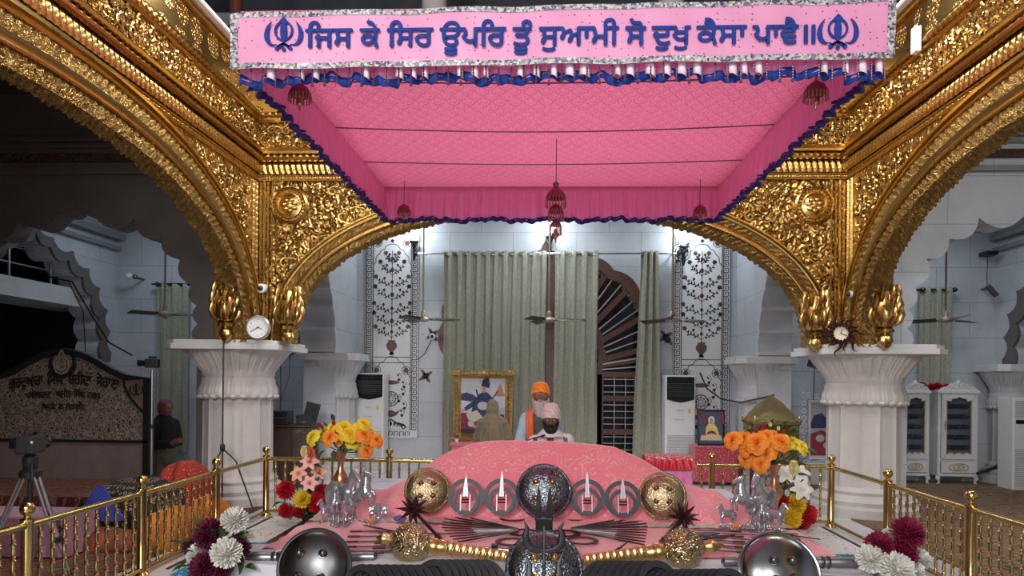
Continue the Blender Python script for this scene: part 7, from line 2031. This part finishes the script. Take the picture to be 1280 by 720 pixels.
for px, py, lab in ((541, 421, 'round white wall camera on the left rosette'), (834, 425, 'dark wall camera on the right rosette')):
    p = at(px, py, Y=12.5); t = thing('wall_camera', lab, 'security camera', p); B().lathe([(.05, 0), (.06, .06), (.04, .09)], 16, M=Matrix.Rotation(PI / 2, 4, 'X')).build('housing', m_ac if px < 600 else m_iron, t); B().ball((0, -.09, 0), .03, 10).build('lens', m_acd, t)
    B().tube([(-.03, .06, -.03), (-.15, .07, -.3), (-.3, .07, -.42)], .006, 5).build('cable', m_blk, t) if px < 600 else None
p = at(851, 316, Y=12.2); t = thing('wall_fan', 'small black caged wall fan beside the right inlay panel', 'fan', p)
b = B()
for rr_ in (.16, .11, .05): b.tube([(rr_ * cos(2 * PI * k / 24), -.06, rr_ * sin(2 * PI * k / 24)) for k in range(24)], .006, 6, closed=True)
for k in range(12): b.tube([(0, -.08, 0), (.16 * cos(k * PI / 6), -.06, .16 * sin(k * PI / 6))], .003, 4)
b.build('cage', m_blk, t); B().lathe([(.06, 0), (.05, .14)], 14, M=Matrix.Rotation(-PI / 2, 4, 'X')).build('motor', m_blk, t); B().tube([(0, .1, 0), (0, .22, -.1), (0, .4, -.1)], .018, 8).build('bracket', m_blk, t)
for k in range(3): B().grid(lambda u, v: ((.02 + .11 * u) * cos(k * 2.09 + .5 * v), -.02 - .03 * v, (.02 + .11 * u) * sin(k * 2.09 + .5 * v)), 4, 4).build('blade', m_gun, t)
p = at(161, 345, Y=12.3); t = thing('spot_light', 'small round white spotlight on the left rear wall', 'spotlight', p); B().ball((0, 0, 0), (.075, .06, .06), 14).build('globe', m_ac, t); B().tube([(.03, 0, 0), (.1, .1, -.02), (.1, .3, -.02)], .02, 8).ball((.1, .02, -.01), .045, 10).build('bracket', m_gun, t)
p = at(1237, 317, Y=12.4); t = thing('wall_speaker_box', 'small black box on the right rear wall', 'box', p); B().box((0, .03, 0), (.2, .22, .07)).build('body', m_blk, t, smooth=0, bevel=.008); B().tube([(0, .05, -.03), (.02, .1, -.4), (.05, .12, -.62)], .006, 5).build('cable', m_blk, t); B().box((0, -.085, 0), (.15, .01, .04)).build('front', m_acd, t, smooth=0)
p = at(1240, 363, Y=12.35); t = thing('hanging_camera', 'pale angled wall camera hanging below the black box at right', 'security camera', p); B().tube([(-.08, 0, .08), (.06, -.03, -.1)], [.05, .045], 12).build('housing', m_gun, t); B().tube([(0, 0, .03), (-.02, .25, .05)], .02, 8).build('bracket', m_gun, t)
p = at(1018, 455, Y=9.75); t = thing('black_loudspeaker', 'small black loudspeaker left of the right marble column head', 'loudspeaker', p); B().box((0, 0, 0), (.14, .16, .1), Matrix.Rotation(.25, 4, 'Y')).build('body', m_blk, t, smooth=0, bevel=.01); B().lathe([(.045, 0), (.03, .01)], 14, M=Matrix.Translation((-.02, -.08, 0)) @ Matrix.Rotation(PI / 2, 4, 'X')).build('cone', m_gun, t); B().tube([(0, 0, -.05), (.0, .02, -.5)], .007, 6).build('cable', m_blk, t); B().tube([(.05, 0, 0), (.3, .0, .02)], .02, 8).build('bracket', m_blk, t)
# loose cables
o = B().tube([at(875, 466, Y=11.6), at(884, 486, Y=11.5), at(902, 499, Y=11.4), at(926, 503, Y=11.2), at(968, 494, Y=11.2)], .014, 8).build('cable', m_blk); tag(o, 'black cable looping across the grey pillar right of the cooler', 'cable')
o = B().tube([at(1222, 592, Y=11.7), at(1245, 584, Y=11.8), at(1257, 570, Y=11.9), at(1258, 552, Y=12)], .03, 8).tube([at(1258, 552, Y=12), at(1263, 575, Y=11.9), at(1252, 604, Y=11.8)], .012, 6).build('hose', m_blk); tag(o, 'thick black hose hanging on the wall left of the far right cooler', 'hose')
o = B().tube([at(60, 346, Y=9.05), at(90, 352, Y=9.05), at(115, 395, Y=9.05), at(136, 428, Y=9.05), at(165, 444, Y=9.05)], .012, 6).tube([at(85, 350, Y=9.05), at(104, 390, Y=9.05), at(107, 440, Y=9.05)], .008, 6).build('cable', m_blk); tag(o, 'thin black cables hanging from the dark arch above the sign board', 'cable')

# ================================================================ light, world, camera
def area(name, loc, size, e, target, color=(1, 1, 1), sy=None):
    l = bpy.data.lights.new(name, 'AREA'); l.energy = e; l.color = color; l.size = size
    if sy: l.shape = 'RECTANGLE'; l.size_y = sy
    o = bpy.data.objects.new(name, l); COL.objects.link(o); o.location = loc
    o.rotation_euler = (Vector(target) - Vector(loc)).to_track_quat('-Z', 'Y').to_euler(); return o
area('hall_and_fill_light', (-2.6, -4.5, 5.2), 1.6, 480, (.5, 7, 1.0), (1, .97, .94))
area('hall_and_fill_light', (1.0, -4.5, 5.4), 1.6, 180, (0, 7, 1.0), (1, .97, .94))
area('hall_and_fill_light', (-1.0, -4.0, 2.4), 1.6, 150, (0, 6, 3.0), (1, .97, .95))  # low fill added to brighten the underside of the canopy
area('hall_and_fill_light', (.05, 6.0, 6.6), 2.6, 330, (.05, 6, 0), (1, .98, .96))  # fill added over the canopy to shine through its cloth
# unseen walls added behind the camera to keep light off the left aisle
struct(B().box((-4.0, -4.2, 3.3), (.3, 9.4, 6.6)).build('light_block_side', m_shade_marble, smooth=0))
struct(B().box((-6.1, -1.5, 2.75), (4.0, .2, 5.5)).build('light_block_end', m_shade_marble, smooth=0))
for sx, lab in ((-1, 'long warm tube lamp on the left gold wall top beside the banner'), (1, 'long warm tube lamp on the right gold wall top beside the banner')):
    X_ = -3.62 if sx < 0 else 3.66
    t = thing('tube_lamp', lab, 'lamp', (X_, 6.6, 5.57), group='tube lamps on the gold walls'); B().tube([(0, -1.3, .03), (0, 1.3, .03)], .022, 10).build('tube', m_tube, t); B().box((0, 0, -.005), (.05, 2.7, .03)).build('batten', m_ac, t, smooth=0)
    area('tube_light', (X_ - sx * .12, 6.6, 5.5), .12, 60, (sx * 2.4, 6.8, 0), (1, .95, .85), 2.6)
area('bay_light', (0, 10.9, 4.5), 2.5, 75, (0, 11.4, 0), (.85, .93, 1))
area('aisle_light', (6.0, 10.9, 4.45), 1.5, 34, (6.0, 11.2, 0), (.82, .91, 1))
area('aisle_light', (-6.0, 11.0, 4.45), 1.0, 24, (-6.4, 11.6, 1), (.75, .87, 1))
area('aisle_light', (6.0, 6.5, 5.3), 1.5, 34, (6, 7, 0), (.95, .97, 1))
w = bpy.data.worlds.new('World'); SC.world = w; w.use_nodes = True
w.node_tree.nodes['Background'].inputs[0].default_value = (.9, .93, 1, 1); w.node_tree.nodes['Background'].inputs[1].default_value = .15
cam = bpy.data.cameras.new('camera'); co_ = bpy.data.objects.new('camera', cam); COL.objects.link(co_)
cam.sensor_width = 36; cam.lens = F / 1280 * 36; cam.shift_y = (CY - 360) / 1280; cam.clip_end = 100
Rm = Matrix((( _R2.x, _U2.x, -_FW.x), (_R2.y, _U2.y, -_FW.y), (_R2.z, _U2.z, -_FW.z)))
co_.matrix_world = Matrix.Translation((0, 0, CH)) @ Rm.to_4x4()
SC.camera = co_
SC.view_settings.view_transform = 'Standard'; SC.view_settings.look = 'None'; SC.view_settings.gamma = 1; SC.view_settings.exposure = 0
SC.view_settings.use_curve_mapping = False
SC.cycles.use_denoising = True; SC.cycles.max_bounces = 8
